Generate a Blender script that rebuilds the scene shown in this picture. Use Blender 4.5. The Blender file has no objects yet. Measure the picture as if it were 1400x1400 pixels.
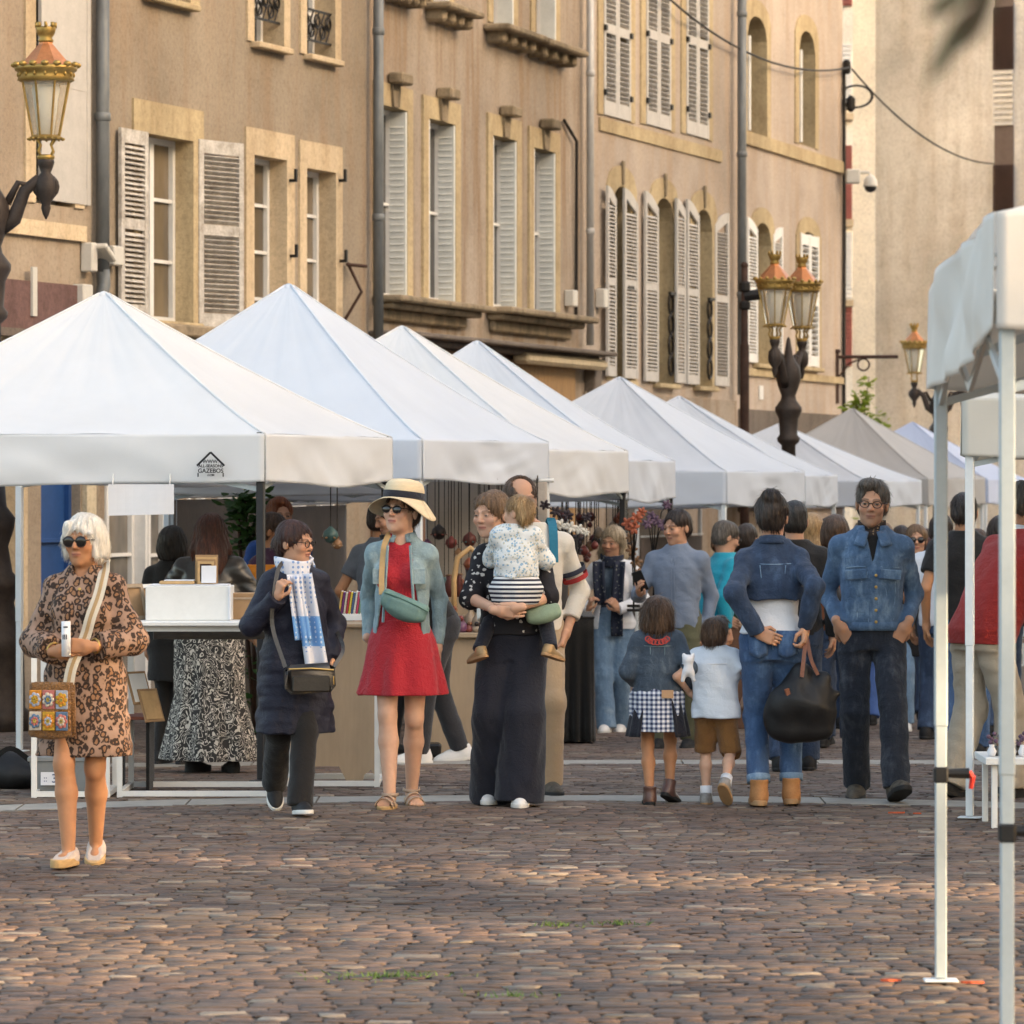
import bpy, math, random
import numpy as np
from mathutils import Vector, Matrix
random.seed(7); RNG = np.random.default_rng(7)
scene = bpy.context.scene
COL = bpy.data.collections.new('market_street'); scene.collection.children.link(COL)
R = math.radians
# ------------------------------------------------------------ camera model
F, YH, HC = 6000.0, 650.0, 1.80        # focal length in photo pixels, horizon row, eye height
def g(d):                               # the street falls gently away beyond 26 m
    t = (np.asarray(d, float) - 26.0) / 1.5
    r = -0.028 * 1.5 * np.log1p(np.exp(np.clip(t, -30, 60)))
    return float(r) if np.ndim(d) == 0 else r
def P(x, y, d): return Vector(((x - 700) * d / F, d, HC - (y - YH) * d / F))
def gd(y):
    lo, hi = 5.0, 200.0
    for _ in range(50):
        m = (lo + hi) / 2
        if YH + (HC - g(m)) * F / m > y: lo = m
        else: hi = m
    return lo
def GP(x, y):
    d = gd(y); return Vector(((x - 700) * d / F, d, g(d)))

# ------------------------------------------------------------ objects
def tag(o, label=None, cat=None, group=None, kind=None):
    if label: o['label'] = label
    if cat: o['category'] = cat
    if group: o['group'] = group
    if kind: o['kind'] = kind
    return o
def empty(name, loc=(0, 0, 0), rz=0.0, label=None, cat=None, group=None, kind=None):
    o = bpy.data.objects.new(name, None); COL.objects.link(o)
    o.empty_display_size = .1
    o.location = loc; o.rotation_euler = (0, 0, rz)
    return tag(o, label, cat, group, kind)
def mesh_obj(name, me, mat=None, parent=None, smooth=False):
    if mat is not None:
        for m in (mat if isinstance(mat, (list, tuple)) else [mat]): me.materials.append(m)
    if smooth:
        me.polygons.foreach_set('use_smooth', [True] * len(me.polygons))
    o = bpy.data.objects.new(name, me); COL.objects.link(o)
    if parent is not None: o.parent = parent
    return o
class MB:
    def __init__(s): s.v = []; s.f = []; s.mi = []
    def add(s, vs, fs, mi=0):
        b = len(s.v); s.v += [tuple(v) for v in vs]
        for f in fs: s.f.append(tuple(i + b for i in f)); s.mi.append(mi)
        return s
    def box(s, c, size, rot=None, mi=0, bev=0.0):
        hx, hy, hz = size[0] / 2, size[1] / 2, size[2] / 2
        if bev <= 0:
            vs = [Vector((x * hx, y * hy, z * hz)) for z in (-1, 1) for y in (-1, 1) for x in (-1, 1)]
            fs = [(0, 2, 3, 1), (4, 5, 7, 6), (0, 1, 5, 4), (2, 6, 7, 3), (0, 4, 6, 2), (1, 3, 7, 5)]
        else:
            b = min(bev, hx * .9, hy * .9, hz * .9); vs = []; fs = []; idx = {}
            for z in (-1, 1):
                for y in (-1, 1):
                    for x in (-1, 1):
                        for a in range(3):
                            p = [x * hx, y * hy, z * hz]; q = [x, y, z]
                            for k in range(3):
                                if k != a: p[k] -= q[k] * b
                            idx[(x, y, z, a)] = len(vs); vs.append(Vector(p))
            for a in range(3):
                o = [k for k in range(3) if k != a]
                for sg in (-1, 1):
                    L = []
                    for (u, w) in ((-1, -1), (1, -1), (1, 1), (-1, 1)):
                        q = [0, 0, 0]; q[a] = sg; q[o[0]] = u; q[o[1]] = w
                        L.append(idx[(q[0], q[1], q[2], a)])
                    fs.append(tuple(L if (sg > 0) != (a == 1) else L[::-1]))
            for a in range(3):
                o = [k for k in range(3) if k != a]
                for u in (-1, 1):
                    for w in (-1, 1):
                        q0 = [0, 0, 0]; q0[a] = -1; q0[o[0]] = u; q0[o[1]] = w
                        q1 = list(q0); q1[a] = 1
                        fs.append((idx[(*q0, o[0])], idx[(*q1, o[0])], idx[(*q1, o[1])], idx[(*q0, o[1])]))
            for z in (-1, 1):
                for y in (-1, 1):
                    for x in (-1, 1): fs.append((idx[(x, y, z, 0)], idx[(x, y, z, 1)], idx[(x, y, z, 2)]))
        if rot is not None: vs = [rot @ v for v in vs]
        c = Vector(c); return s.add([v + c for v in vs], fs, mi)
    def bar(s, a, b, w, h=None, mi=0):        # square bar between two points
        a = Vector(a); b = Vector(b); d = b - a; L = d.length
        if L < 1e-6: return s
        q = d.to_track_quat('Z', 'Y').to_matrix()
        return s.box((a + b) / 2, (w, h or w, L), q, mi)
    def tube(s, pts, r, n=10, mi=0, cap=True):
        pts = [Vector(p) for p in pts]; m = len(pts)
        rs = list(r) if isinstance(r, (list, tuple)) else [r] * m
        vs = []; up = None
        for i, p in enumerate(pts):
            t = (pts[min(i + 1, m - 1)] - pts[max(i - 1, 0)])
            t = t.normalized() if t.length > 1e-9 else Vector((0, 0, 1))
            if up is None:
                up = Vector((0, 0, 1)) if abs(t.z) < .9 else Vector((1, 0, 0))
            x = t.cross(up)
            x = x.normalized() if x.length > 1e-6 else t.orthogonal().normalized()
            y = x.cross(t); up = y
            for k in range(n):
                a = 2 * math.pi * k / n
                vs.append(p + (x * math.cos(a) + y * math.sin(a)) * rs[i])
        fs = [(i * n + k, i * n + (k + 1) % n, (i + 1) * n + (k + 1) % n, (i + 1) * n + k) for i in range(m - 1) for k in range(n)]
        if cap: fs += [tuple(range(n))[::-1], tuple(range((m - 1) * n, m * n))]
        return s.add(vs, fs, mi)
    def lathe(s, prof, c=(0, 0, 0), n=16, mi=0, ph=0.0, cap=True):
        c = Vector(c); vs = []
        for (r, z) in prof:
            for k in range(n):
                a = 2 * math.pi * k / n + ph
                vs.append(c + Vector((r * math.cos(a), r * math.sin(a), z)))
        m = len(prof)
        fs = [(i * n + k, i * n + (k + 1) % n, (i + 1) * n + (k + 1) % n, (i + 1) * n + k) for i in range(m - 1) for k in range(n)]
        if cap: fs += [tuple(range(n))[::-1], tuple(range((m - 1) * n, m * n))]
        return s.add(vs, fs, mi)
    def ball(s, c, r, n=12, m=8, mi=0):
        r = r if isinstance(r, (tuple, list)) else (r, r, r)
        c = Vector(c); vs = [c + Vector((0, 0, -r[2]))]
        for i in range(1, m):
            t = -math.pi / 2 + math.pi * i / m
            for k in range(n):
                a = 2 * math.pi * k / n
                vs.append(c + Vector((r[0] * math.cos(t) * math.cos(a), r[1] * math.cos(t) * math.sin(a), r[2] * math.sin(t))))
        vs.append(c + Vector((0, 0, r[2])))
        fs = [(0, 1 + (k + 1) % n, 1 + k) for k in range(n)]
        for i in range(m - 2):
            for k in range(n):
                a = 1 + i * n; fs.append((a + k, a + (k + 1) % n, a + n + (k + 1) % n, a + n + k))
        a = 1 + (m - 2) * n; fs += [(a + k, a + (k + 1) % n, len(vs) - 1) for k in range(n)]
        return s.add(vs, fs, mi)
    def torus(s, c, R_, r, rot=None, n=24, m=8, mi=0, sy=1.0):
        vs = []; c = Vector(c)
        for i in range(n):
            a = 2 * math.pi * i / n
            for k in range(m):
                b = 2 * math.pi * k / m
                v = Vector(((R_ + r * math.cos(b)) * math.cos(a), (R_ + r * math.cos(b)) * math.sin(a) * sy, r * math.sin(b)))
                vs.append(c + (rot @ v if rot is not None else v))
        fs = [(i * m + k, ((i + 1) % n) * m + k, ((i + 1) % n) * m + (k + 1) % m, i * m + (k + 1) % m) for i in range(n) for k in range(m)]
        return s.add(vs, fs, mi)
    def grid(s, fn, nu, nv, mi=0):            # fn(u,v) u,v in 0..1
        vs = [fn(i / nu, j / nv) for j in range(nv + 1) for i in range(nu + 1)]
        w = nu + 1
        fs = [(j * w + i, j * w + i + 1, (j + 1) * w + i + 1, (j + 1) * w + i) for j in range(nv) for i in range(nu)]
        return s.add(vs, fs, mi)
    def sheet(s, fn, nu, nv, th, mi=0):       # a grid with thickness th along its normals
        w = nu + 1
        A = np.array([[tuple(fn(i / nu, j / nv)) for i in range(nu + 1)] for j in range(nv + 1)])
        du = np.gradient(A, axis=1); dv = np.gradient(A, axis=0)
        N = np.cross(du, dv); N /= np.maximum(np.linalg.norm(N, axis=2, keepdims=True), 1e-9)
        B = A + N * th
        vs = [tuple(p) for p in B.reshape(-1, 3)] + [tuple(p) for p in A.reshape(-1, 3)]
        o = (nu + 1) * (nv + 1); fs = []
        for j in range(nv):
            for i in range(nu):
                q = (j * w + i, j * w + i + 1, (j + 1) * w + i + 1, (j + 1) * w + i)
                fs.append(q); fs.append(tuple(k + o for k in q[::-1]))
        def rim(a, b): fs.append((b, a, a + o, b + o))
        for i in range(nu): rim(i, i + 1); rim(nv * w + i + 1, nv * w + i)
        for j in range(nv): rim((j + 1) * w, j * w); rim(j * w + nu, (j + 1) * w + nu)
        return s.add(vs, fs, mi)
    def prism(s, poly, y0, y1, mi=0):         # polygon in x-z, extruded along y
        n = len(poly)
        vs = [Vector((p[0], y0, p[1])) for p in poly] + [Vector((p[0], y1, p[1])) for p in poly]
        fs = [tuple(range(n)), tuple(range(n, 2 * n))[::-1]] + [(i, i + n, (i + 1) % n + n, (i + 1) % n) for i in range(n)]
        return s.add(vs, fs, mi)
    def xform(s, M_): s.v = [tuple(M_ @ Vector(v)) for v in s.v]; return s
    def build(s, name, mat, parent=None, smooth=False):
        me = bpy.data.meshes.new(name); me.from_pydata(s.v, [], s.f)
        if isinstance(mat, (list, tuple)): me.polygons.foreach_set('material_index', s.mi)
        me.update()
        return mesh_obj(name, me, mat, parent, smooth)
def np_obj(name, V, Fc, mat, parent=None, smooth=True, col=None):
    me = bpy.data.meshes.new(name)
    me.vertices.add(len(V)); me.vertices.foreach_set('co', np.asarray(V, np.float32).ravel())
    n = len(Fc); k = Fc.shape[1]
    me.loops.add(n * k); me.loops.foreach_set('vertex_index', Fc.astype(np.int32).ravel())
    me.polygons.add(n); me.polygons.foreach_set('loop_start', np.arange(0, n * k, k, dtype=np.int32))
    me.polygons.foreach_set('loop_total', np.full(n, k, np.int32))
    me.update(calc_edges=True); me.validate()
    if col is not None:
        a = me.color_attributes.new('Col', 'FLOAT_COLOR', 'POINT')
        c = np.ones((len(V), 4), np.float32); c[:, :3] = col; a.data.foreach_set('color', c.ravel())
    return mesh_obj(name, me, mat, parent, smooth)
def text_mesh(txt, size, mat, name, parent=None, loc=(0, 0, 0), rot=None, depth=.0015, bold=0.0):
    cu = bpy.data.curves.new('lettering', 'FONT'); cu.body = txt; cu.size = size
    cu.align_x = 'CENTER'; cu.align_y = 'CENTER'; cu.extrude = depth; cu.offset = bold
    tmp = bpy.data.objects.new('lettering', cu); COL.objects.link(tmp)
    dg = bpy.context.evaluated_depsgraph_get(); dg.update()
    me = bpy.data.meshes.new_from_object(tmp.evaluated_get(dg))
    bpy.data.objects.remove(tmp); bpy.data.curves.remove(cu)
    me.name = name
    M_ = Matrix.Translation(Vector(loc)) @ (rot.to_4x4() if rot is not None else Matrix.Rotation(R(90), 4, 'X'))
    me.transform(M_); me.materials.clear()
    return mesh_obj(name, me, mat, parent)

# ------------------------------------------------------------ materials
class NT:
    def __init__(s, name):
        s.m = bpy.data.materials.new(name); s.m.use_nodes = True; s.t = s.m.node_tree; s.t.nodes.clear()
        s.out = s.n('ShaderNodeOutputMaterial'); s.b = s.n('ShaderNodeBsdfPrincipled')
        s.l(s.b.outputs[0], s.out.inputs[0]); s._tc = None
    def n(s, k, **kw):
        x = s.t.nodes.new(k)
        for a, b in kw.items():
            if a[0] == '_': x.inputs[a[1:].replace('_', ' ')].default_value = b
            else: setattr(x, a, b)
        return x
    def l(s, a, b): s.t.links.new(a, b)
    def set(s, k, v): s.b.inputs[k].default_value = v
    def obj(s, sc=(1, 1, 1), rot=(0, 0, 0), loc=(0, 0, 0)):
        if s._tc is None: s._tc = s.n('ShaderNodeTexCoord')
        mp = s.n('ShaderNodeMapping'); mp.inputs['Scale'].default_value = sc; mp.inputs['Rotation'].default_value = rot
        mp.inputs['Location'].default_value = loc
        s.l(s._tc.outputs['Object'], mp.inputs[0]); return mp.outputs[0]
    def noise(s, vec, sc, det=4, rough=.55, dist=0.0):
        x = s.n('ShaderNodeTexNoise'); s.l(vec, x.inputs['Vector'])
        x.inputs['Scale'].default_value = sc; x.inputs['Detail'].default_value = det
        x.inputs['Roughness'].default_value = rough; x.inputs['Distortion'].default_value = dist
        return x.outputs[0]
    def vor(s, vec, sc, feature='F1', out=0, rnd=1.0):
        x = s.n('ShaderNodeTexVoronoi', feature=feature); s.l(vec, x.inputs['Vector']); x.inputs['Scale'].default_value = sc
        x.inputs['Randomness'].default_value = rnd
        return x.outputs[out]
    def math(s, op, a, b=0.0, c=None):
        x = s.n('ShaderNodeMath', operation=op)
        for i, q in enumerate((a, b, c)):
            if q is None: continue
            if isinstance(q, (int, float)): x.inputs[i].default_value = q
            else: s.l(q, x.inputs[i])
        return x.outputs[0]
    def ramp(s, f, stops, interp='LINEAR'):
        x = s.n('ShaderNodeValToRGB'); s.l(f, x.inputs[0]); e = x.color_ramp; e.interpolation = interp
        while len(e.elements) < len(stops): e.elements.new(.5)
        for q, (p, c) in zip(e.elements, stops):
            q.position = p; q.color = (*c, 1) if not isinstance(c, (int, float)) else (c, c, c, 1)
        return x.outputs[0]
    def mix(s, f, a, b, mode='MIX'):
        x = s.n('ShaderNodeMix', data_type='RGBA', blend_type=mode)
        for i, q in ((0, f), (6, a), (7, b)):
            if isinstance(q, (int, float)): x.inputs[i].default_value = q
            elif isinstance(q, (tuple, list)): x.inputs[i].default_value = (*q, 1)
            else: s.l(q, x.inputs[i])
        return x.outputs[2]
    def xyz(s, vec):
        x = s.n('ShaderNodeSeparateXYZ'); s.l(vec, x.inputs[0]); return x.outputs
    def color(s, c):
        if isinstance(c, (tuple, list)): s.b.inputs['Base Color'].default_value = (*c, 1)
        else: s.l(c, s.b.inputs['Base Color'])
    def bump(s, h, st=.3, dist=.01):
        x = s.n('ShaderNodeBump'); x.inputs['Strength'].default_value = st; x.inputs['Distance'].default_value = dist
        s.l(h, x.inputs['Height']); s.l(x.outputs[0], s.b.inputs['Normal'])
def sc3(c, k): return tuple(min(1, v * k) for v in c)
_mc = {}
def M(name, c, rough=.75, var=.18, vs=5.0, bump=.25, bs=90.0, bd=.004, metal=0.0, c2=None, spec=.3, stretch=(1, 1, 1), sheen=0.0):
    if name in _mc: return _mc[name]
    t = NT(name); v = t.obj(stretch)
    n1 = t.noise(v, vs, 5); n2 = t.noise(v, vs * 7.3, 3)
    f = t.math('MULTIPLY_ADD', n2, .35, t.math('MULTIPLY', n1, .65))
    a = sc3(c, 1 - var); b = c2 if c2 else sc3(c, 1 + var)
    t.color(t.ramp(f, [(.3, a), (.7, b)]))
    t.set('Roughness', rough); t.set('Metallic', metal); t.set('Specular IOR Level', spec)
    if sheen: t.set('Sheen Weight', sheen)
    if bump: t.bump(t.noise(v, bs, 3), bump, bd)
    _mc[name] = t.m; return t.m
# ------------------------------------------------------------ setting materials
def plaster(name, c, stain, dirty=.5, streak=.5):
    t = NT(name); v = t.obj(); vs = t.obj((1.6, 1.6, .16))
    big = t.noise(v, .55, 6, .6); mid = t.noise(v, 3.0, 6, .65); st = t.noise(vs, 2.2, 5, .6)
    c0 = t.ramp(t.math('MULTIPLY_ADD', t.noise(v, .23, 3, .5), .5, t.math('MULTIPLY', big, .5)), [(.36, sc3(c, .70)), (.47, sc3(c, .95)), (.5, c), (.53, sc3(c, 1.06)), (.66, sc3(c, 1.30))])
    c1 = t.mix(t.math('MULTIPLY', t.ramp(st, [(.46, 0), (.66, 1)]), streak), c0, stain)
    c2 = t.mix(t.math('MULTIPLY', t.ramp(mid, [(.52, 0), (.8, 1)]), dirty), c1, sc3(stain, .75))
    fine = t.noise(v, 55, 4, .7)
    gr = t.noise(v, 21, 5, .75); t.color(t.mix(.22, t.mix(.42, c2, t.ramp(gr, [(.36, .55), (.5, 1), (.66, 1.2)]), 'MULTIPLY'), t.ramp(fine, [(.3, .35), (.7, 1.1)]), 'MULTIPLY'))
    t.set('Roughness', .93); t.set('Specular IOR Level', .12); t.bump(t.math('ADD', fine, t.math('MULTIPLY', mid, 1.5)), .5, .012)
    return t.m
m_pl1 = plaster('ochre_render', (.325, .265, .195), (.29, .195, .12), .5, .55)
m_pl0 = plaster('tan_render', (.355, .285, .21), (.32, .225, .145), .35, .4)
m_pl2 = plaster('pinkish_render', (.365, .30, .235), (.27, .185, .115), .5, .95)
m_pl3 = plaster('rosy_render', (.44, .365, .295), (.41, .285, .18), .3, .55)
m_pl4 = plaster('pale_rosy_render', (.47, .39, .32), (.41, .285, .18), .3, .5)
m_stone = plaster('yellow_limestone', (.49, .385, .23), (.27, .18, .09), .5, .4)
m_stone1 = plaster('cream_limestone', (.60, .47, .31), (.36, .24, .12), .4, .3)
m_sillst = plaster('weathered_ledge_stone', (.30, .235, .155), (.10, .08, .055), .8, .6)
m_wall6 = plaster('pale_end_wall_render', (.60, .585, .555), (.40, .33, .25), .35, .4)
m_strip = plaster('sun_brightened_cream_render', (.88, .81, .68), (.80, .72, .58), .2, .3)  # cream brightened in its colour to boost the sun on the gable's corner strip
m_grey = plaster('grey_cement', (.17, .14, .115), (.10, .08, .065), .5, .4)
m_fascia = plaster('cream_shop_fascia', (.62, .52, .36), (.5, .4, .26), .2, .2)
m_purple = plaster('old_painted_sign_band', (.16, .095, .085), (.09, .055, .05), .6, .5)
m_dark = M('room_dark', (.03, .026, .022), .8, .2, bump=0)
m_zinc = M('zinc_pipe', (.13, .14, .145), .5, .3, 3, .1, metal=.25, c2=(.20, .21, .21), stretch=(1, 1, .3))
m_zinc_l = M('pale_zinc_pipe', (.38, .37, .35), .5, .25, 3, .1, metal=.2, stretch=(1, 1, .3))
m_white = M('white_window_paint', (.70, .68, .64), .5, .10, 4, .08)
m_shut_old = M('peeling_white_paint', (.40, .34, .27), .8, .45, 7, .6, 40, c2=(.70, .66, .60))
m_shut = M('offwhite_shutter_paint', (.46, .43, .39), .65, .12, 6, .2, 40)
m_shut_g = M('greywhite_shutter_paint', (.62, .62, .58), .65, .12, 6, .2, 40)
m_iron = M('black_iron', (.025, .022, .02), .55, .3, 20, .2, metal=.5)
m_rust = M('brown_iron', (.06, .032, .022), .7, .4, 12, .4, metal=.3)
m_blue = M('blue_door_paint', (.02, .065, .20), .45, .15, 4, .05)
m_wood = M('ochre_boards', (.30, .175, .07), .75, .35, 3, .3, stretch=(4, 4, .4))
m_brownfront = M('brown_shop_paint', (.17, .085, .045), .7, .25, 3, .2)
m_box = M('pale_plastic_box', (.55, .52, .46), .5, .1, 6, .05)
def glassy(name, c, c2):
    t = NT(name); v = t.obj((1, 1, .5))
    t.color(t.ramp(t.noise(v, 1.7, 3), [(.35, c), (.7, c2)])); t.set('Roughness', .12); t.set('Specular IOR Level', .5); return t.m
m_pane = glassy('curtained_pane', (.10, .078, .05), (.22, .17, .11))
m_pane_d = glassy('dark_pane', (.03, .03, .03), (.09, .08, .07))
m_shopglass = glassy('shop_pane', (.09, .085, .075), (.34, .29, .23))

# ------------------------------------------------------------ ground
def ground():
    ys = np.concatenate([np.arange(-40, 10, 10), np.arange(10, 60, .5), np.arange(60, 140, 8), [200, 400, 1200]])
    xs = np.array([-900, -120, -40, -20, -10, -5, 0, 5, 10, 20, 40, 120, 900.])
    V = np.array([(x, y, min(g(min(y, 140)), 0) - .007) for y in ys for x in xs])
    nx = len(xs); Fc = np.array([(j * nx + i, j * nx + i + 1, (j + 1) * nx + i + 1, (j + 1) * nx + i) for j in range(len(ys) - 1) for i in range(nx - 1)])
    t = NT('sandy_bedding'); v = t.obj()
    n = t.noise(v, 3, 6); br = t.n('ShaderNodeTexBrick'); t.l(t.obj((1, 1, 1)), br.inputs[0])
    br.inputs['Scale'].default_value = 2.6; br.inputs['Color1'].default_value = (.15, .105, .085, 1); br.inputs['Color2'].default_value = (.11, .08, .07, 1)
    br.inputs['Mortar'].default_value = (.13, .11, .085, 1); br.inputs['Mortar Size'].default_value = .03
    t.color(t.mix(t.ramp(n, [(.4, 0), (.65, 1)]), (.115, .086, .063), (.072, .055, .042))); t.set('Roughness', .95); t.bump(t.noise(v, 40, 4), .6, .01)
    o = np_obj('ground', V, Fc, t.m, None, False); tag(o, kind='structure')
    # setts: one slightly domed, tilted stone each, in curved courses
    def strip_d(X, which):
        return (24.72 - .115 * (X - .2) ** 2 * .8) if which == 0 else 28.9 - .03 * (X - 1.5) ** 2
    rng = np.random.default_rng(3); V = []; Fc = []; C = []; base = 0
    n = 5; uu = np.linspace(-1, 1, n); U, W = np.meshgrid(uu, uu)
    edge = np.maximum(np.abs(U), np.abs(W))
    fq = np.array([(j * n + i, j * n + i + 1, (j + 1) * n + i + 1, (j + 1) * n + i) for j in range(n - 1) for i in range(n - 1)])
    uu2 = np.sign(U) * np.where(np.abs(U) > .9, 1, np.where(np.abs(U) > .1, .90, 0)); ww2 = np.sign(W) * np.where(np.abs(W) > .9, 1, np.where(np.abs(W) > .1, .86, 0))
    y = 12.4
    while y < 38:
        rd = rng.uniform(.070, .098)
        x = -4.6 - rng.uniform(0, .2)
        xmax = 5.2
        ph = rng.uniform(0, 6)
        while x < xmax:
            w = rng.choice([.10, .12, .145, .175, .21], p=[.25, .3, .25, .14, .06]) * rng.uniform(.9, 1.1)
            cx = x + w / 2; cy = y + rd / 2 - .02 * (cx) ** 2 * .5 + .012 * math.sin(cx * 1.7 + y)
            x += w
            if min(abs(cy - strip_d(cx, 0)), abs(cy - strip_d(cx, 1))) < .27: continue
            gap = rng.uniform(.004, .010)
            hx, hy = w / 2 - gap * .5, rd / 2 - gap * .5
            sk = rng.uniform(-.14, .14); tx, ty = rng.normal(0, .006, 2); h = rng.normal(0, .0012)
            jx = rng.normal(0, .005, (n, n)); jy = rng.normal(0, .005, (n, n))
            px = cx + uu2 * hx * (1 - .08 * (W ** 2) * rng.uniform(0, 1)) + ww2 * hy * sk + jx
            py = cy + ww2 * hy * (1 - .08 * (U ** 2) * rng.uniform(0, 1)) + jy + uu2 * hx * rng.uniform(-.06, .06)
            pz = h + tx * uu2 * hx + ty * ww2 * hy + rng.normal(0, .0009, (n, n)) + .0008 * (1 - edge ** 2) - np.where(edge > .9, .0048, 0)
            V.append(np.stack([px, py, pz + g(cy)], -1).reshape(-1, 3)); Fc.append(fq + base); base += n * n
            k = rng.uniform(.62, 1.30); tint = rng.uniform(0, 1)
            c = np.array([.112, .070, .051]) * (1 - tint) + np.array([.094, .066, .052]) * tint
            if rng.random() < .07: c = np.array([.20, .16, .12])
            C.append(np.repeat((c * k)[None], n * n, 0))
        y += rd
    V = np.concatenate(V); Fc = np.concatenate(Fc); C = np.concatenate(C)
    t = NT('sett_stone'); v = t.obj()
    at = t.n('ShaderNodeVertexColor', layer_name='Col')
    d1 = t.ramp(t.noise(v, .45, 5, .6), [(.35, .72), (.65, 1.25)]); d2 = t.ramp(t.noise(v, 30, 4), [(.3, .7), (.7, 1.25)])
    c = t.mix(1.0, t.mix(1.0, at.outputs[0], d1, 'MULTIPLY'), d2, 'MULTIPLY')
    dust = t.math('MULTIPLY', t.ramp(t.noise(t.obj((.5, 1.6, 1)), 1.1, 5, .65), [(.46, 0), (.66, 1)]), .5)
    t.color(t.mix(dust, c, (.21, .15, .10)))
    t.set('Roughness', .75); t.set('Specular IOR Level', .38); t.bump(t.noise(v, 70, 4, .7), .35, .005)
    o = np_obj('cobblestones', V, Fc, t.m, None, False, C); tag(o, kind='structure')
    ms = M('grey_drain_stone', (.27, .255, .225), .75, .25, 3, .4, 60)
    for which, (xa, xb) in ((0, (-4.5, 5)), (1, (-4.5, 6))):
        mb = MB(); x = xa
        while x < xb:
            w = rng.uniform(.7, 1.0); q = []
            for xx in (x + .006, x + w - .006):
                c_ = strip_d(xx, which)
                q += [(xx, c_ - .22, g(c_) + .0), (xx, c_ + .22, g(c_) + .0)]
            mb.add(q + [(a, b, z - .05) for a, b, z in q], [(0, 2, 3, 1), (0, 4, 6, 2), (1, 3, 7, 5), (0, 1, 5, 4), (2, 6, 7, 3)])
            x += w
        tag(mb.build('paving_strip', ms), kind='structure')
ground()
# weeds in the joints and surveyor's paint
def weeds():
    t = M('weed_green', (.10, .17, .03), .7, .4, 30, 0, c2=(.16, .25, .05))
    k = 0
    for (x, y, n, w, lab) in ((530, 1336, 160, .10, 'flat tuft of green grass between the setts, left of centre'), (765, 1266, 60, .06, 'little grass tuft between setts, left one of the two below the denim girl'),
                        (848, 1264, 60, .06, 'little grass tuft between setts, right one of the two below the denim girl'), (700, 1362, 40, .05, 'sparse weed at the bottom centre of the cobbles')):
        p = GP(x, y); mb = MB()
        for i in range(n):
            a = random.uniform(0, 6.28); r = abs(random.gauss(0, w))
            b = Vector((math.cos(a) * r * 1.5, math.sin(a) * r * .8, 0)); h = random.uniform(.008, .026); l = random.uniform(0, 6.28)
            s_ = Vector((math.cos(l), math.sin(l), 0)) * .004; tip = b + Vector((random.gauss(0, .02), random.gauss(0, .02), h))
            mb.add([b - s_, b + s_, tip], [(0, 1, 2)])
        o = mb.build('grass_tuft', t); o.location = p; tag(o, lab, 'weeds', 'weeds between the setts'); k += 1
    mo = M('orange_marking_paint', (.42, .085, .035), .8, .3, 20, .2)
    for (x, y, w, lab) in ((1225, 1113, .045, 'larger orange paint dab on the setts beside the gazebo leg'), (1254, 1114, .022, 'tiny orange paint dab nearest the gazebo legs'), (1218, 1343, .035, 'short orange paint mark left of the front gazebo foot'), (1330, 1346, .04, 'thin orange paint line right of the front gazebo foot')):
        p = GP(x, y); mb = MB(); n = 14
        pts = [(math.cos(6.283 * i / n) * w * random.uniform(.7, 1.2), math.sin(6.283 * i / n) * w * .35 * random.uniform(.6, 1.2)) for i in range(n)]
        mb.add([(a, b, .012) for a, b in pts] + [(a, b, .004) for a, b in pts], [tuple(range(n))] + [(i, i + n, (i + 1) % n + n, (i + 1) % n) for i in range(n)])
        o = mb.build('paint_mark', mo); o.location = p; tag(o, lab, 'paint mark', 'orange paint marks')
weeds()

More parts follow.
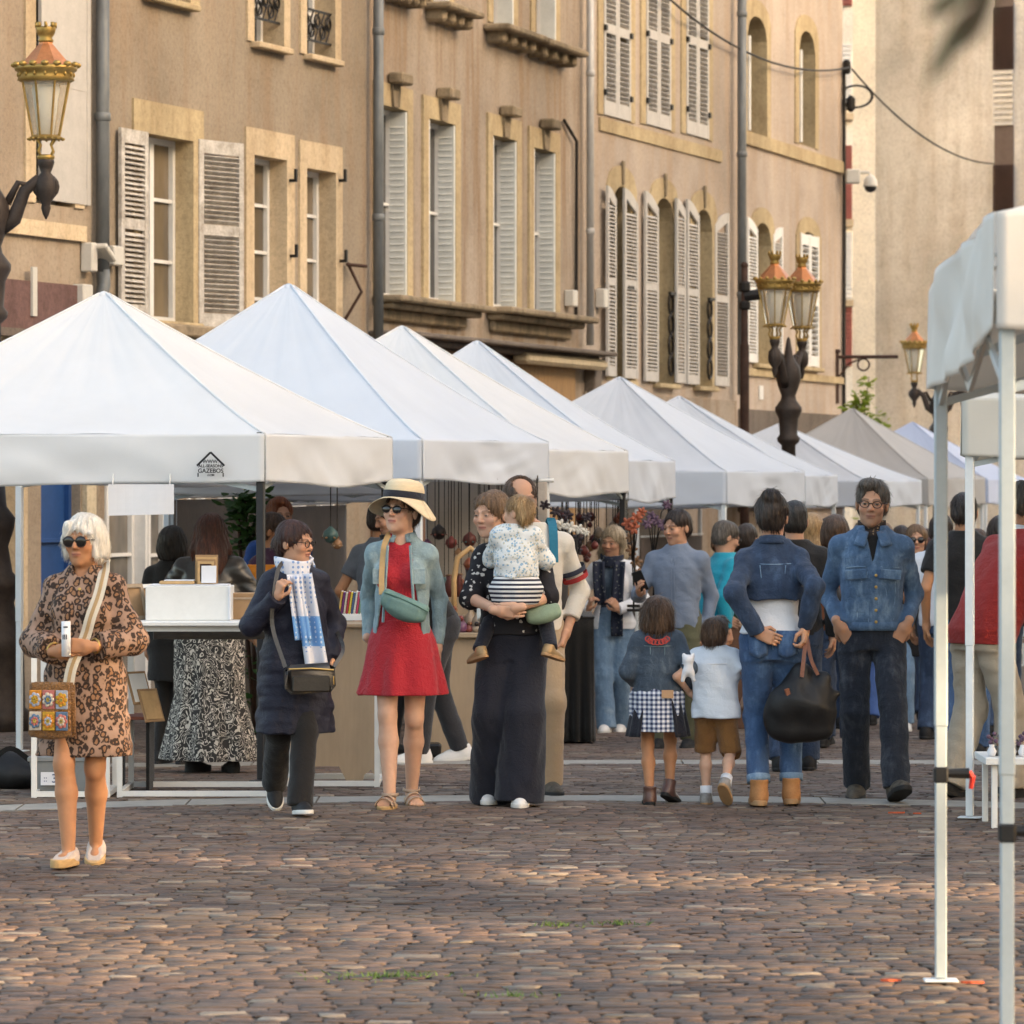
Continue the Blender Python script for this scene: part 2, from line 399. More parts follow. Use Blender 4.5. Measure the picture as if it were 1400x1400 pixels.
# ------------------------------------------------------------ facades
class Facade:
    def __init__(s, name, x0, d0, th, x1, ztop, mat, label, cat='building', zb=-1.2):
        s.th = R(th); s.s, s.c = math.sin(s.th), math.cos(s.th)
        s.O = Vector(((x0 - 700) / F * d0, d0)); s.zb = zb; s.mat = mat; s.holes = []; s.ztop = ztop
        s.L = s.u(x1)
        s.root = empty(name, (s.O.x, s.O.y, zb), R(90 - th), label, cat)
    def u(s, x, off=0.0):
        k = (x - 700) / F; ox = s.O.x + off * s.c; oy = s.O.y - off * s.s
        return (k * oy - ox) / (s.s - k * s.c)
    def d(s, u, off=0.0): return s.O.y - off * s.s + u * s.c
    def z(s, y, u, off=0.0): return HC - (y - YH) * s.d(u, off) / F - s.zb
    def end(s):
        return s.d(s.L)
    def wall(s, name='wall', depth=7.0, rev=.3):
        us = sorted({0.0, s.L} | {h[i] for h in s.holes for i in (0, 1)}); us = [u for u in us if 0 <= u <= s.L]
        zs = sorted({0.0, s.ztop} | {min(h[i], s.ztop) for h in s.holes for i in (2, 3)})
        V = {}; mb = MB()
        def vid(u, z, y=0.0):
            k = (round(u, 5), round(z, 5), y)
            if k not in V: V[k] = len(mb.v); mb.v.append((u, y, z))
            return V[k]
        for i in range(len(us) - 1):
            for j in range(len(zs) - 1):
                cu, cz = (us[i] + us[i + 1]) / 2, (zs[j] + zs[j + 1]) / 2
                if any(h[0] < cu < h[1] and h[2] < cz < h[3] for h in s.holes): continue
                mb.f.append((vid(us[i], zs[j]), vid(us[i + 1], zs[j]), vid(us[i + 1], zs[j + 1]), vid(us[i], zs[j + 1]))); mb.mi.append(0)
        for (a, b, c, e) in s.holes:
            e = min(e, s.ztop)
            mb.add([(a, 0, c), (b, 0, c), (b, 0, e), (a, 0, e), (a, rev, c), (b, rev, c), (b, rev, e), (a, rev, e)],
                   [(0, 1, 5, 4), (1, 2, 6, 5), (2, 3, 7, 6), (3, 0, 4, 7)])
            mb.add([(a, rev, c), (b, rev, c), (b, rev, e), (a, rev, e)], [(0, 1, 2, 3)], 1)
        L, H = s.L, s.ztop
        mb.add([(0, 0, 0), (0, depth, 0), (0, depth, H), (0, 0, H)], [(0, 3, 2, 1)]); mb.add([(L, 0, 0), (L, depth, 0), (L, depth, H), (L, 0, H)], [(0, 1, 2, 3)])
        mb.add([(0, depth, 0), (L, depth, 0), (L, depth, H), (0, depth, H)], [(0, 3, 2, 1)])
        mb.build(name, [s.mat, m_dark], s.root)
        r = MB(); r.prism([(-.0, H), (0, H)], 0, 1) if False else None
        r.add([(0, -.45, H - .02), (L, -.45, H - .02), (L, depth / 2, H + 2.2), (0, depth / 2, H + 2.2), (0, depth + .3, H - .02), (L, depth + .3, H - .02), (0, -.45, H - .2), (L, -.45, H - .2), (0, depth + .3, H - .2), (L, depth + .3, H - .2)],
              [(0, 1, 3, 2), (2, 3, 5, 4), (0, 6, 7, 1), (6, 8, 9, 7), (4, 5, 9, 8), (0, 2, 4, 8, 6), (1, 7, 9, 5, 3)])
        r.build('roof', M('roof_tiles', (.22, .09, .05), .85, .3, 4, .4), s.root)
    def opening(s, xl, xr, yt, yb, rise=0.0, band=.15, bandtop=None, stone=None, kind='casement', rec=.2, rows=3, frame=None, pane=None, bottom=True, sill=True, proud=.022, cols=1):
        a, b = s.u(xl), s.u(xr); zt, z0 = s.z(yt, a), s.z(yb, a)
        if zt > s.ztop - .3: zt = s.ztop - .3
        s.holes.append((a, b, z0, zt)); w = b - a; stone = stone or m_stone; bt = bandtop or band
        fr = frame or m_white; pane = pane or m_pane
        wn = MB(); t = .055
        wn.box(((a + t / 2), rec, (z0 + zt) / 2), (t, .06, zt - z0)); wn.box((b - t / 2, rec, (z0 + zt) / 2), (t, .06, zt - z0))
        wn.box(((a + b) / 2, rec, zt - t / 2), (w - 2 * t, .06, t)); wn.box(((a + b) / 2, rec, z0 + t / 2), (w - 2 * t, .06, t))
        if cols == 2: wn.box(((a + b) / 2, rec - .01, (z0 + zt) / 2), (.09, .06, zt - z0 - 2 * t))
        for k in range(1, rows): wn.box(((a + b) / 2, rec, z0 + (zt - z0) * k / rows), (w - 2 * t, .045, .032))
        win = wn.build('window', fr, s.root)
        pn = MB(); pn.box(((a + b) / 2, rec + .02, (z0 + zt) / 2), (w - t, .01, zt - z0 - t)); pn.build('pane', pane, win)
        # dressed stone surround, arched when rise > 0
        if band > 0:
            n = 10 if rise > 0 else 1
            def curve(o, top):
                pts = [(a - o, z0)]
                for i in range(n + 1):
                    f = i / n; x = a - o + (w + 2 * o) * f
                    pts.append((x, zt + top - rise + rise * (1 - (2 * f - 1) ** 2) ** (.5 if rise > .25 else 1)))
                pts.append((b + o, z0)); return pts
            ci, co = curve(0.0, 0.0), curve(band, bt); m = len(ci)
            sb = MB(); yf = -proud; yb_ = rec - .032
            for i in range(m - 1):
                A, B, C_, D = ci[i], ci[i + 1], co[i + 1], co[i]
                sb.add([(A[0], yf, A[1]), (B[0], yf, B[1]), (C_[0], yf, C_[1]), (D[0], yf, D[1]), (A[0] , yb_, A[1]), (B[0], yb_, B[1]), (C_[0], .01, C_[1]), (D[0], .01, D[1])],
                       [(0, 1, 2, 3), (0, 4, 5, 1), (3, 2, 6, 7)])
            ins = .003
            sb.v = [(min(max(v[0], a - band), b + band), v[1], v[2]) for v in sb.v]
            sb.v = [((v[0] + ins if abs(v[0] - a) < 1e-6 else v[0] - ins if abs(v[0] - b) < 1e-6 else v[0]), v[1], v[2] - (ins if abs(v[2] - zt) < 1e-6 else 0)) for v in sb.v]
            sb.build('surround', stone, win)
        if sill:
            sl = MB(); sl.box(((a + b) / 2, .06, z0 - .03), (w + .1 if bottom else w, .34, .06), bev=.01); sl.build('sill', stone, win)
        return win, a, b, z0, zt
    def box(s, name, x0, x1, yt, yb, t0, t1, mat, parent=None, bev=0.0):    # a slab between outward offsets t0..t1, by its picture corners
        a, b = s.u(x0), s.u(x1); zt, zb = s.z(yt, a), s.z(yb, a)
        mb = MB(); mb.box(((a + b) / 2, -(t0 + t1) / 2, (zt + zb) / 2), (b - a, t1 - t0, zt - zb), bev=bev)
        return mb.build(name, mat, parent or s.root)
    def leaf(s, xh, xf, yt, yb, w, mat, arch=0.0, slats=True, mode='swing', tall='free', mid=.5, parent=None):
        """shutter leaf hinged at picture column xh whose free edge shows at xf"""
        uh = s.u(xh); off = .035; hx = s.O.x + uh * s.s + off * s.c; hy = s.O.y + uh * s.c - off * s.s
        best = None; sg = 1 if xf > xh else -1
        for i in range(0, 121):
            al = R(i * 1.0)                                       # swing away from the wall
            ang = s.th + al if sg > 0 else s.th + math.pi - al      # direction measured from +Y towards +X
            X = hx + w * math.sin(ang); D = hy + w * math.cos(ang)
            e = abs(700 + F * X / D - xf)
            if best is None or e < best[0] - .15: best = (e, ang, al)
        ang = best[1]; z0 = s.z(yb, uh); zt = s.z(yt, uh); h = zt - z0
        mb = MB(); th = .034; st = .075
        def top(x): return h - (arch * ((1 - x / w) if tall == 'free' else x / w) ** 2 if arch else 0)
        n = 5
        mb.prism([(0, 0), (st, 0), (st, top(st) ), (0, top(0))], 0, th); mb.prism([(w - st, 0), (w, 0), (w, top(w)), (w - st, top(w - st))], 0, th)
        for (z_, hh) in ((0, .13), (h * mid - .05, .10)): mb.box((w / 2, th / 2, z_ + hh / 2), (w - 2 * st, th - .006, hh))
        mb.prism([(st, top(st) - .13)] + [(w - st, top(w - st) - .13)] + [(w - st - (w - 2 * st) * i / n, top(w - st - (w - 2 * st) * i / n)) for i in range(n + 1)], .003, th - .003)
        if slats:
            rot = Matrix.Rotation(R(-38), 3, 'X'); z_ = .16
            topz = min(top(st), top(w - st)) - .14
            while z_ < topz:
                if not (h * mid - .06 < z_ < h * mid + .06): mb.box((w / 2, th / 2, z_), (w - 2 * st + .01, .05, .008), rot)
                z_ += .047
        else:
            mb.box((w / 2, th / 2, h / 2), (w - 2 * st, .02, h - .2))
        o = mb.build('shutter', mat, parent or s.root)
        o.location = (uh, -off, z0)
        # direction ang from +Y toward +X ; facade local x has direction th
        o.rotation_euler = (0, 0, -(ang - s.th))
        return o
    def pipe(s, x, y0, y1, r, mat, off=.09):
        u_ = s.u(x); zt = min(s.z(y0, u_), s.ztop); zb = s.z(y1, u_)
        mb = MB(); mb.tube([(u_, -off, zt), (u_, -off, zb)], r, 12)
        z_ = zb + 1.4
        while z_ < zt: mb.lathe([(r, -.04), (r * 1.18, -.03), (r * 1.18, .03), (r, .04)], (u_, -off, z_), 12); z_ += 1.95
        o = mb.build('drainpipe', mat, s.root, True)
        return o, u_, zb

# ---- chain of facades, walking away along the left side of the street
th2 = 16.3; d2 = 46.0
def start_back(x_end, d_end, th, x_start):      # depth where the wall that ends at (x_end,d_end) starts at x_start
    O = Vector(((x_end - 700) / F * d_end, d_end)); s_, c_ = math.sin(R(th)), math.cos(R(th)); k = (x_start - 700) / F
    t = (O.x - k * O.y) / (s_ - k * c_); return O.y - t * c_
d1 = start_back(500, d2, 19.5, 131); d0 = start_back(131, d1, 19.5, -260)
B0 = Facade('townhouse', -260, d0, 19.5, 131, 10.5, m_pl0, 'tan townhouse at the left edge, behind the front street lamp')
B1 = Facade('townhouse', 131, d1, 19.5, 500, 11.0, m_pl1, 'stained ochre townhouse with open peeling louvred shutters, behind the two nearest tent peaks')
B2 = Facade('townhouse', 500, d2, th2, 797, 11.5, m_pl2, 'pinkish townhouse with four tall windows topped by keystone blocks')
B3 = Facade('townhouse', 797, B2.end(), 17.6, 1003, 12.5, m_pl3, 'rosy townhouse with closed louvred shutters above arched windows')
B4 = Facade('townhouse', 1003, B3.end(), 16.5, 1152, 13.0, m_pl4, 'pale rosy corner townhouse with small arched windows behind the double street lamp')

# B0
w, a, b, z0, zt = B0.opening(46, 100, -60, 277, band=.2, stone=m_stone1, pane=m_pane_d, sill=False)
B0.leaf(52, 106, -60, 272, 1.02, m_shut, slats=False)
B0.box('ledge', -100, 112, 283, 306, .003, .05, m_stone1)
B0.box('signboard', -200, 112, 362, 436, .003, .06, m_purple)
B0.box('sign_trim', -200, 112, 434, 446, .003, .14, m_grey)
B0.box('sign_trim', 33, 39, 365, 432, .062, .085, m_box)
w, a, b, z0, zt = B0.opening(56, 110, 470, 1010, band=.0, kind='door', rec=.12, rows=2, frame=m_blue, pane=m_blue, sill=False); w.name = 'door'
B0.opening(-60, 28, 470, 900, band=.1, stone=m_stone1, pane=m_shopglass, rows=2, sill=False)
B0.box('pilaster', 112, 125, 450, 1010, .003, .05, m_fascia)
B0.wall()
o, u_, zb = B0.pipe(128, -100, 372, .062, m_zinc)
mb = MB(); mb.tube([(u_, -.09, zb + .02), (u_, -.10, zb - .12), (u_ - .12, -.12, zb - .28), (u_ - .16, -.12, zb - .6)], .062, 12); mb.build('drainpipe_elbow', m_zinc, B0.root, True)
def ubox(fc, x, y, w, h, dpt, mat, name, off=.0, rot=None):
    u_ = fc.u(x); mb = MB(); mb.box((u_, -(dpt / 2 + .004 + off), fc.z(y, u_)), (w, dpt, h), rot, bev=.012); return mb.build(name, mat, fc.root)
ubox(B0, 113, 352, .12, .26, .12, m_box, 'junction_box'); ubox(B1, 146, 350, .22, .18, .12, m_box, 'junction_box')
ubox(B0, 122, 346, .26, .05, .2, m_box, 'junction_lid', .02, Matrix.Rotation(R(30), 3, 'Y'))
ubox(B0, 104, 412, .2, .3, .12, m_box, 'meter_box')
# B1
B1.opening(195, 262, 181, 437, band=.24, bandtop=.3, rows=3, cols=2, rec=.2)
B1.leaf(194, 160, 181, 437, .60, m_shut_old); B1.leaf(268, 333, 190, 446, .72, m_shut_old, mid=.52)
B1.box('window_ledge', 180, 345, 440, 457, .003, .20, m_sillst, bev=.02)
B1.box('window_ledge', 205, 330, 457, 468, .003, .12, m_sillst, bev=.02)
B1.box('fascia', 215, 470, 470, 620, .003, .035, m_fascia)
B1.opening(345, 390, 211, 470, band=.20, bandtop=.26, stone=m_stone1, rows=4, rec=.2)
B1.opening(417, 457, 229, 475, band=.18, bandtop=.27, stone=m_stone1, rows=4, rec=.2)
B1.opening(345, 386, -120, 57, band=.16, stone=m_stone1, rows=3, rec=.24, pane=m_pane_d)
B1.opening(417, 456, -120, 74, band=.16, stone=m_stone1, rows=3, rec=.24, pane=m_pane_d)
B1.opening(196, 258, -120, -8, band=.22, stone=m_stone, rows=3, rec=.2)
for (x0, x1, y0, y1) in ((346, 386, -20, 22), (418, 456, 10, 52)):
    a, b = B1.u(x0), B1.u(x1); zt, zb = B1.z(y0, a), B1.z(y1, a); mb = MB(); w = b - a; c = Vector(((a + b) / 2, .03, (zt + zb) / 2))
    mb.bar((a, .03, zt), (b, .03, zt), .022); mb.bar((a, .03, zb), (b, .03, zb), .022)
    for k in range(5):
        xx = a + w * (k + .5) / 5; mb.torus((xx, .03, c.z + .05 * (-1) ** k), w * .09, .011, Matrix.Rotation(R(90), 3, 'X'), 12, 5)
        mb.tube([(xx - w * .08, .03, zb), (xx + .03, .03, c.z - .03), (xx - .03, .03, c.z + .04), (xx + w * .08, .03, zt)], .010, 5)
    mb.build('window_railing', m_iron, B1.root)
for x in (398, 402): pass
for (x, y) in ((393, 247), (394, 350), (461, 247), (462, 357)):
    u_ = B1.u(x); mb = MB(); zz = B1.z(y, u_); mb.box((u_, -.05, zz), (.03, .08, .03)); mb.box((u_, -.09, zz + .05), (.035, .025, .13)); mb.build('shutter_hook', m_iron, B1.root)
# rusty bracket near the pipe
mb = MB(); u_ = B1.u(472); mb.tube([(u_, -.03, B1.z(360, u_)), (u_ - .1, -.22, B1.z(400, u_)), (u_ - .16, -.05, B1.z(440, u_))], .018, 6); mb.tube([(u_ - .06, -.04, B1.z(362, u_)), (u_ + .1, -.2, B1.z(364, u_))], .02, 6); mb.build('iron_bracket', m_rust, B1.root)
# ground floor of B1: pale shopfront
for (x0, x1, cols) in ((146, 196, 1), (203, 238, 1), (258, 318, 2), (378, 410, 1), (416, 452, 1)):
    B1.opening(x0, x1, 560, 960, band=.05, stone=m_white, pane=m_shopglass, rows=2, cols=cols, rec=.12, sill=False)
B1.wall()
# B2
for i, (x0, x1, yt, yb) in enumerate(((517, 554, 142, 404), (583, 620, 161, 410), (671, 704, 184, 419), (727, 757, 201, 428))):
    w, a, b, z0, zt = B2.opening(x0, x1, yt, yb, band=.19, bandtop=.24, rows=2, rec=.19, frame=m_white, pane=m_pane_d, proud=.03)
    lf = MB(); lf.box((b - .03, .078, (z0 + zt) / 2), (.045, .20, zt - z0 - .03)); zz = z0 + .1
    while zz < zt - .12: lf.box((b - .055, .078, zz), (.012, .15, .022), Matrix.Rotation(R(25), 3, 'Y')); zz += .07
    lf.build('folded_shutter', m_shut_g, B2.root)
    lf = MB(); lf.box((a + .05, .02, (z0 + zt) / 2), (.095, .06, zt - z0 - .03)); lf.box((a + .14, .06, (z0 + zt) / 2), (.07, .04, zt - z0 - .05)); lf.build('folded_shutter', m_white, B2.root)
    cu = (a + b) / 2; kb = MB(); kb.box((cu, -.10, zt + .30), (.36, .18, .12), bev=.02)
    kb.prism([(cu - .10, zt + .002), (cu + .10, zt + .002), (cu + .14, zt + .24), (cu - .14, zt + .24)], -.06, -.032); kb.build('keystone', m_sillst, w)
for (x0, x1, y0) in ((508, 640, 403), (662, 783, 419)):
    B2.box('window_ledge', x0, x1, y0, y0 + 9, .003, .34, m_sillst, bev=.02); B2.box('window_ledge', x0 + 3, x1 - 6, y0 + 9, y0 + 18, .003, .22, m_sillst, bev=.02)
    B2.box('window_ledge', x0 + 6, x1 - 10, y0 + 18, y0 + 34, .003, .08, m_sillst, bev=.02)
for (x0, x1, y0) in ((522, 560, -25), (578, 626, 2), (660, 714, 32), (716, 771, 52)):
    B2.box('window_ledge', x0, x1, y0, y0 + 9, .003, .32, m_sillst, bev=.02); B2.box('window_ledge', x0 + 5, x1 - 7, y0 + 9, y0 + 22, .003, .15, m_stone, bev=.02)
    a = B2.u(x0); b = B2.u(x1)
    for k in range(4): mb = MB(); mb.box((a + (b - a) * (k + .5) / 4, -.1, B2.z(y0 + 13, a) - .02), (.12, .24, .16), bev=.03); mb.build('corbel', m_sillst, B2.root)
for (x0, x1, yb) in ((590, 612, 2), (672, 700, 31), (730, 758, 51)):
    w, a, b, z0, zt = B2.opening(x0, x1, -150, yb, band=.18, rows=3, rec=.19, pane=m_pane, sill=False)
    lf = MB(); lf.box((b - .03, .078, (z0 + zt) / 2), (.045, .20, zt - z0 - .03)); lf.build('folded_shutter', m_shut_g, B2.root)
B2.box('shop_cornice', 503, 800, 452, 459, .003, .42, m_grey, bev=.015); B2.box('shop_cornice', 503, 797, 459, 468, .003, .22, m_grey, bev=.015)
B2.box('shopfront', 506, 690, 470, 900, .003, .06, m_brownfront); B2.box('shopfront', 692, 778, 492, 900, .003, .08, m_wood)
B2.box('awning_case', 690, 800, 482, 497, .085, .30, m_fascia, bev=.04)
ubox(B2, 774, 408, .20, .20, .12, m_box, 'junction_box')
B2.wall(); B2.pipe(502.5, -150, 480, .056, m_zinc, .12); B2.pipe(794, -150, 472, .048, m_zinc_l, .12)
mb = MB(); u_ = B2.u(770); mb.tube([(B2.u(768), -.03, B2.z(165, u_)), (B2.u(776), -.05, B2.z(180, u_)), (B2.u(783), -.05, B2.z(190, u_)), (B2.u(784.5), -.03, B2.z(430, u_))], .022, 6); mb.build('wall_cable', m_iron, B2.root)
# B3
for (x0, x1, yb) in ((823, 860, 157), (881, 915, 170), (936, 967, 183)):
    w, a, b, z0, zt = B3.opening(x0, x1, -160, yb, band=.22, rows=2, pane=m_pane_d, sill=False)
    for (q0, q1) in ((a + .01, (a + b) / 2 - .005), ((a + b) / 2 + .005, b - .01)):
        mb = MB(); wd = q1 - q0; h = zt - z0 - .02
        for xx in (q0 + .04, q1 - .04): mb.box((xx, -.012, z0 + .01 + h / 2), (.08, .04, h))
        for zz, hh in ((.09, .18), (h * .38, .12), (h * .72, .12), (h - .08, .16)): mb.box(((q0 + q1) / 2, -.012, z0 + .01 + zz), (wd - .16, .036, hh))
        zz = .22
        while zz < h - .2:
            if min(abs(zz - h * .38), abs(zz - h * .72)) > .08: mb.box(((q0 + q1) / 2, -.012, z0 + zz), (wd - .15, .05, .012), Matrix.Rotation(R(-40), 3, 'X'))
            zz += .062
        mb.build('shutter', m_shut, B3.root)
        for f in (.1, .38, .72): hb = MB(); hb.box((q0 + .02 if q0 < (a + b) / 2 - .1 else q1 - .02, -.045, z0 + h * f), (.08, .03, .07)); hb.build('hinge', m_iron, B3.root)
B3.box('sill_band', 818, 985, 160, 178, .003, .03, m_stone)
for (x0, x1, yt, yb) in ((836, 861, 252, 520), (894, 919, 268, 524), (949, 972, 284, 528)):
    w, a, b, z0, zt = B3.opening(x0, x1, yt, yb, rise=.28, band=.26, rows=3, pane=m_pane_d, rec=.24)
    kb = MB(); kb.prism([((a + b) / 2 - .03, zt + .02), ((a + b) / 2 + .03, zt + .02), ((a + b) / 2 + .05, zt + .32), ((a + b) / 2 - .05, zt + .32)], -.05, -.024); kb.build('keystone', m_sillst, w)
    rb = MB()
    for k in range(4): rb.torus(((b - .13), -.02, z0 + .25 + k * .27), .1, .018, Matrix.Rotation(R(90), 3, 'X') @ Matrix.Rotation(R(0), 3, 'Y'), 12, 5, sy=1.3)
    rb.bar((b - .02, -.05, z0 + 1.2), (b - .3, -.05, z0 + 1.2), .04); rb.build('window_railing', m_iron, B3.root)
B3.leaf(836, 828, 257, 515, .5, m_shut, arch=.15); 
B3.leaf(866, 843, 261, 518, .62, m_shut, arch=.2); B3.leaf(894, 870, 265, 522, .62, m_shut, arch=.2)
B3.leaf(931, 923, 274, 524, .5, m_shut, arch=.15); B3.leaf(950, 931, 276, 526, .60, m_shut, arch=.2); B3.leaf(975, 998, 288, 527, .66, m_shut, arch=.2)
B3.box('plinth', 797, 1003, 535, 900, .003, .04, m_pl2)
ubox(B3, 816, 408, .17, .24, .12, m_box, 'junction_box'); ubox(B3, 803, 523, .30, .36, .14, m_grey, 'junction_box')
B3.wall(); B3.pipe(1001, -150, 540, .065, m_zinc, .14)
# B4
for (x0, x1, yt, yb) in ((1020, 1047, 17, 180), (1091, 1113, 38, 196)):
    w, a, b, z0, zt = B4.opening(x0, x1, yt, yb, rise=.30, band=.24, rows=3, pane=m_pane, rec=.30, sill=False)
    lf = MB(); lf.box((a + .05, .05, (z0 + zt - .3) / 2), (.08, .2, zt - z0 - .35)); lf.build('folded_shutter', m_white, B4.root)
B4.box('string_course', 1009, 1151, 176, 194, .003, .05, m_stone)
for (x0, x1, yt, yb) in ((1030, 1053, 302, 497), (1092, 1117, 314, 501)):
    B4.opening(x0, x1, yt, yb, rise=.30, band=.22, rows=3, pane=m_pane_d, rec=.28)
B4.leaf(1030, 1014, 300, 496, .6, m_white, arch=.15); B4.leaf(1055, 1070, 308, 499, .6, m_white, arch=.15)
a, b = B4.u(1092), B4.u(1117); zt, z0 = B4.z(318, a), B4.z(500, a)
for q0, q1 in ((a + .01, (a + b) / 2 - .01), ((a + b) / 2 + .01, b - .01)):
    mb = MB(); h = zt - z0
    for xx in (q0 + .04, q1 - .04): mb.box((xx, -.02, z0 + h / 2), (.08, .04, h))
    for zz, hh in ((.09, .16), (h * .5, .14), (h - .09, .16)): mb.box(((q0 + q1) / 2, -.02, z0 + zz), (q1 - q0 - .16, .036, hh))
    zz = .22
    while zz < h - .2:
        if abs(zz - h * .5) > .09: mb.box(((q0 + q1) / 2, -.02, z0 + zz), (q1 - q0 - .15, .06, .012), Matrix.Rotation(R(-40), 3, 'X'))
        zz += .085
    mb.build('shutter', m_white, B4.root)
B4.box('string_course', 1009, 1151, 502, 512, .003, .05, m_stone)
B4.box('plinth', 1009, 1151, 559, 700, .003, .05, m_grey)
B4.box('vent', 1037, 1042, 527, 546, .003, .02, m_white)
B4.wall()
dk = B4.end()
# cable run down the corner, with junction fittings
u_ = B4.L - .08; mb = MB(); mb.tube([(u_, -.04, B4.z(95, u_)), (u_ - .05, -.05, B4.z(200, u_)), (u_ + .02, -.04, B4.z(330, u_)), (u_ - .02, -.04, B4.z(480, u_)), (u_, -.04, B4.z(620, u_))], .03, 6)
mb.box((u_, -.08, B4.z(92, u_)), (.10, .12, .22), bev=.03); mb.box((u_ + .03, -.14, B4.z(142, u_)), (.12, .14, .26), bev=.05)
mb.torus((u_ + .05, -.22, B4.z(132, u_)), .17, .016, Matrix.Rotation(R(90), 3, 'Y'), 18, 6, sy=1.5)
mb.build('wall_cable', m_iron, B4.root)

# far end of the street: narrow shuttered house, then the big pale gable
dE = 86.0
def PX(x, d): return (x - 700) / F * d
# shuttered house seen as a sliver
hs = empty('townhouse', (PX(1140, 80), 80, -2), 0, 'sliver of a white house with shutters, between the corner townhouse and the pale gable', 'building')
W5 = PX(1166, 80) - PX(1140, 80)
mb = MB(); mb.box((W5 / 2, 3, 9), (W5, 6, 18)); mb.build('wall', m_strip, hs)
m_red = M('faded_red_paint', (.30, .10, .08), .7, .2, 4, 0)
for k, (y0, y1) in enumerate(((-80, 8), (62, 150), (200, 300), (318, 410), (420, 500))):
    zt = HC - (y0 - YH) * 80 / F + 2; zb = HC - (y1 - YH) * 80 / F + 2; xs = W5 - .14
    mb = MB(); mb.box((xs, -.03, (zt + zb) / 2), (.24, .06, zt - zb))
    zz = zb + .05
    while zz < zt: mb.box((xs, -.07, zz), (.22, .03, .03)); zz += .08
    mb.build('shutter', m_white if k % 2 else m_red, hs)
for y in (160, 305, 415): 
    mb = MB(); mb.box((W5 - .2, -.1, HC - (y - YH) * 80 / F + 2), (.4, .2, .12)); mb.build('window_ledge', m_stone1, hs)
# gable block
ex = PX(1197, dE); gb = empty('gable_building', (ex, dE, -2), 0, 'tall pale rendered gable wall closing the street on the right', 'building')
n_ = Vector((-.5, -.866)); dirw = Vector((.866, -.5)); LW = 9.0
def gw(t, off, z): return (dirw.x * t + n_.x * off, dirw.y * t + n_.y * off, z)
mb = MB(); H = 20; sx = PX(1150, dE + .2) - ex
mb.add([gw(0, 0, 0), gw(LW, 0, 0), gw(LW, 0, H), gw(0, 0, H), gw(LW, -6, 0), gw(LW, -6, H), (sx, -.22, 0), (sx, -.22, H), (sx, 8, 0), (sx, 8, H)],
       [(0, 1, 2, 3), (1, 4, 5, 2), (8, 9, 5, 4), (6, 7, 9, 8)]); mb.add([gw(0, 0, H), gw(LW, 0, H), gw(LW, -6, H), (sx, 8, H), (sx, -.22, H)], [(0, 1, 2, 3, 4)])
mb.build('wall', m_wall6, gb)
mb = MB(); mb.add([(sx, -.25, 0), (0, -.001, 0), (0, -.001, H), (sx, -.25, H)], [(0, 1, 2, 3)]); mb.build('corner_wall', m_strip, gb)  # corner face in the sun-brightened cream
def gu(x):   # parameter along the gable wall for picture column x
    k = (x - 700) / F; return (k * dE - ex) / (dirw.x - k * dirw.y)
def gz(y, t): return HC - (y - YH) * (dE + dirw.y * t) / F + 2
for (x0, x1, y0, y1, mt) in ((1360, 1386, -60, 96, 'd'), (1360, 1386, 96, 170, 'w'), (1360, 1386, 172, 292, 'd'), (1360, 1386, 300, 320, 'd')):
    t0, t1 = gu(x0), gu(x1); zt, zb = gz(y0, t0), gz(y1, t0)
    mb = MB(); mb.add([gw(t0, .02, zb), gw(t1, .02, zb), gw(t1, .02, zt), gw(t0, .02, zt), gw(t0, 0, zb), gw(t1, 0, zb), gw(t1, 0, zt), gw(t0, 0, zt)], [(0, 1, 2, 3), (0, 4, 5, 1), (3, 2, 6, 7), (0, 3, 7, 4), (1, 5, 6, 2)])
    w = mb.build('window', M('dark_loggia', (.13, .10, .09), .6, .2) if mt == 'd' else m_wall6, gb)
    mb = MB(); n = 9 if mt == 'd' else 0
    for i in range(n + 1):
        t = t0 + (t1 - t0) * i / max(n, 1); mb.bar(gw(t, .06, zb), gw(t, .06, zt if mt == 'w' else zb + (zt - zb) * .55), .025)
    if mt == 'w':
        zz = zb
        while zz < zt: mb.bar(gw(t0, .05, zz), gw(t1, .05, zz), .05); zz += .11
    mb.build('railing' if mt == 'd' else 'roller_shutter', m_rust if mt == 'd' else m_white, w)
# ------------------------------------------------------------ canopies
def fabric(name, c, tr=.32):
    t = NT(name); v = t.obj()
    n = t.noise(v, 1.4, 5, .6); cr = t.noise(t.obj((1, 1, 1), (.3, .2, .5)), 9, 4, .6, .6)
    t.color(t.ramp(n, [(.3, sc3(c, .93)), (.7, sc3(c, 1.03))])); t.set('Roughness', .62); t.set('Specular IOR Level', .25)
    t.bump(t.math('ADD', t.math('ADD', t.math('MULTIPLY', cr, .10), t.math('MULTIPLY', t.noise(t.obj((1, 1, 2.2), (.5, .1, .8)), 24, 4, .65, 1.6), .07)), t.math('MULTIPLY', t.noise(v, 260, 2), .15)), .38, .02)
    tr_ = t.n('ShaderNodeBsdfTranslucent'); tr_.inputs[0].default_value = (*sc3(c, .95), 1)
    mx = t.n('ShaderNodeMixShader'); mx.inputs[0].default_value = tr
    t.l(t.b.outputs[0], mx.inputs[1]); t.l(tr_.outputs[0], mx.inputs[2]); t.l(mx.outputs[0], t.out.inputs[0]); return t.m
f_white = fabric('white_canopy_cloth', (.82, .83, .84)); f_blue = fabric('bluish_white_canopy_cloth', (.745, .79, .855))
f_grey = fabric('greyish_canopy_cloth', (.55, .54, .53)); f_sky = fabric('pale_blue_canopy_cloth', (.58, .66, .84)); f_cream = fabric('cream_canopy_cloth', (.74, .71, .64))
m_leg_w = M('white_powder_coat', (.62, .66, .68), .4, .08, 6, .03); m_leg_k = M('black_powder_coat', (.022, .022, .024), .45, .2, 6, .03)
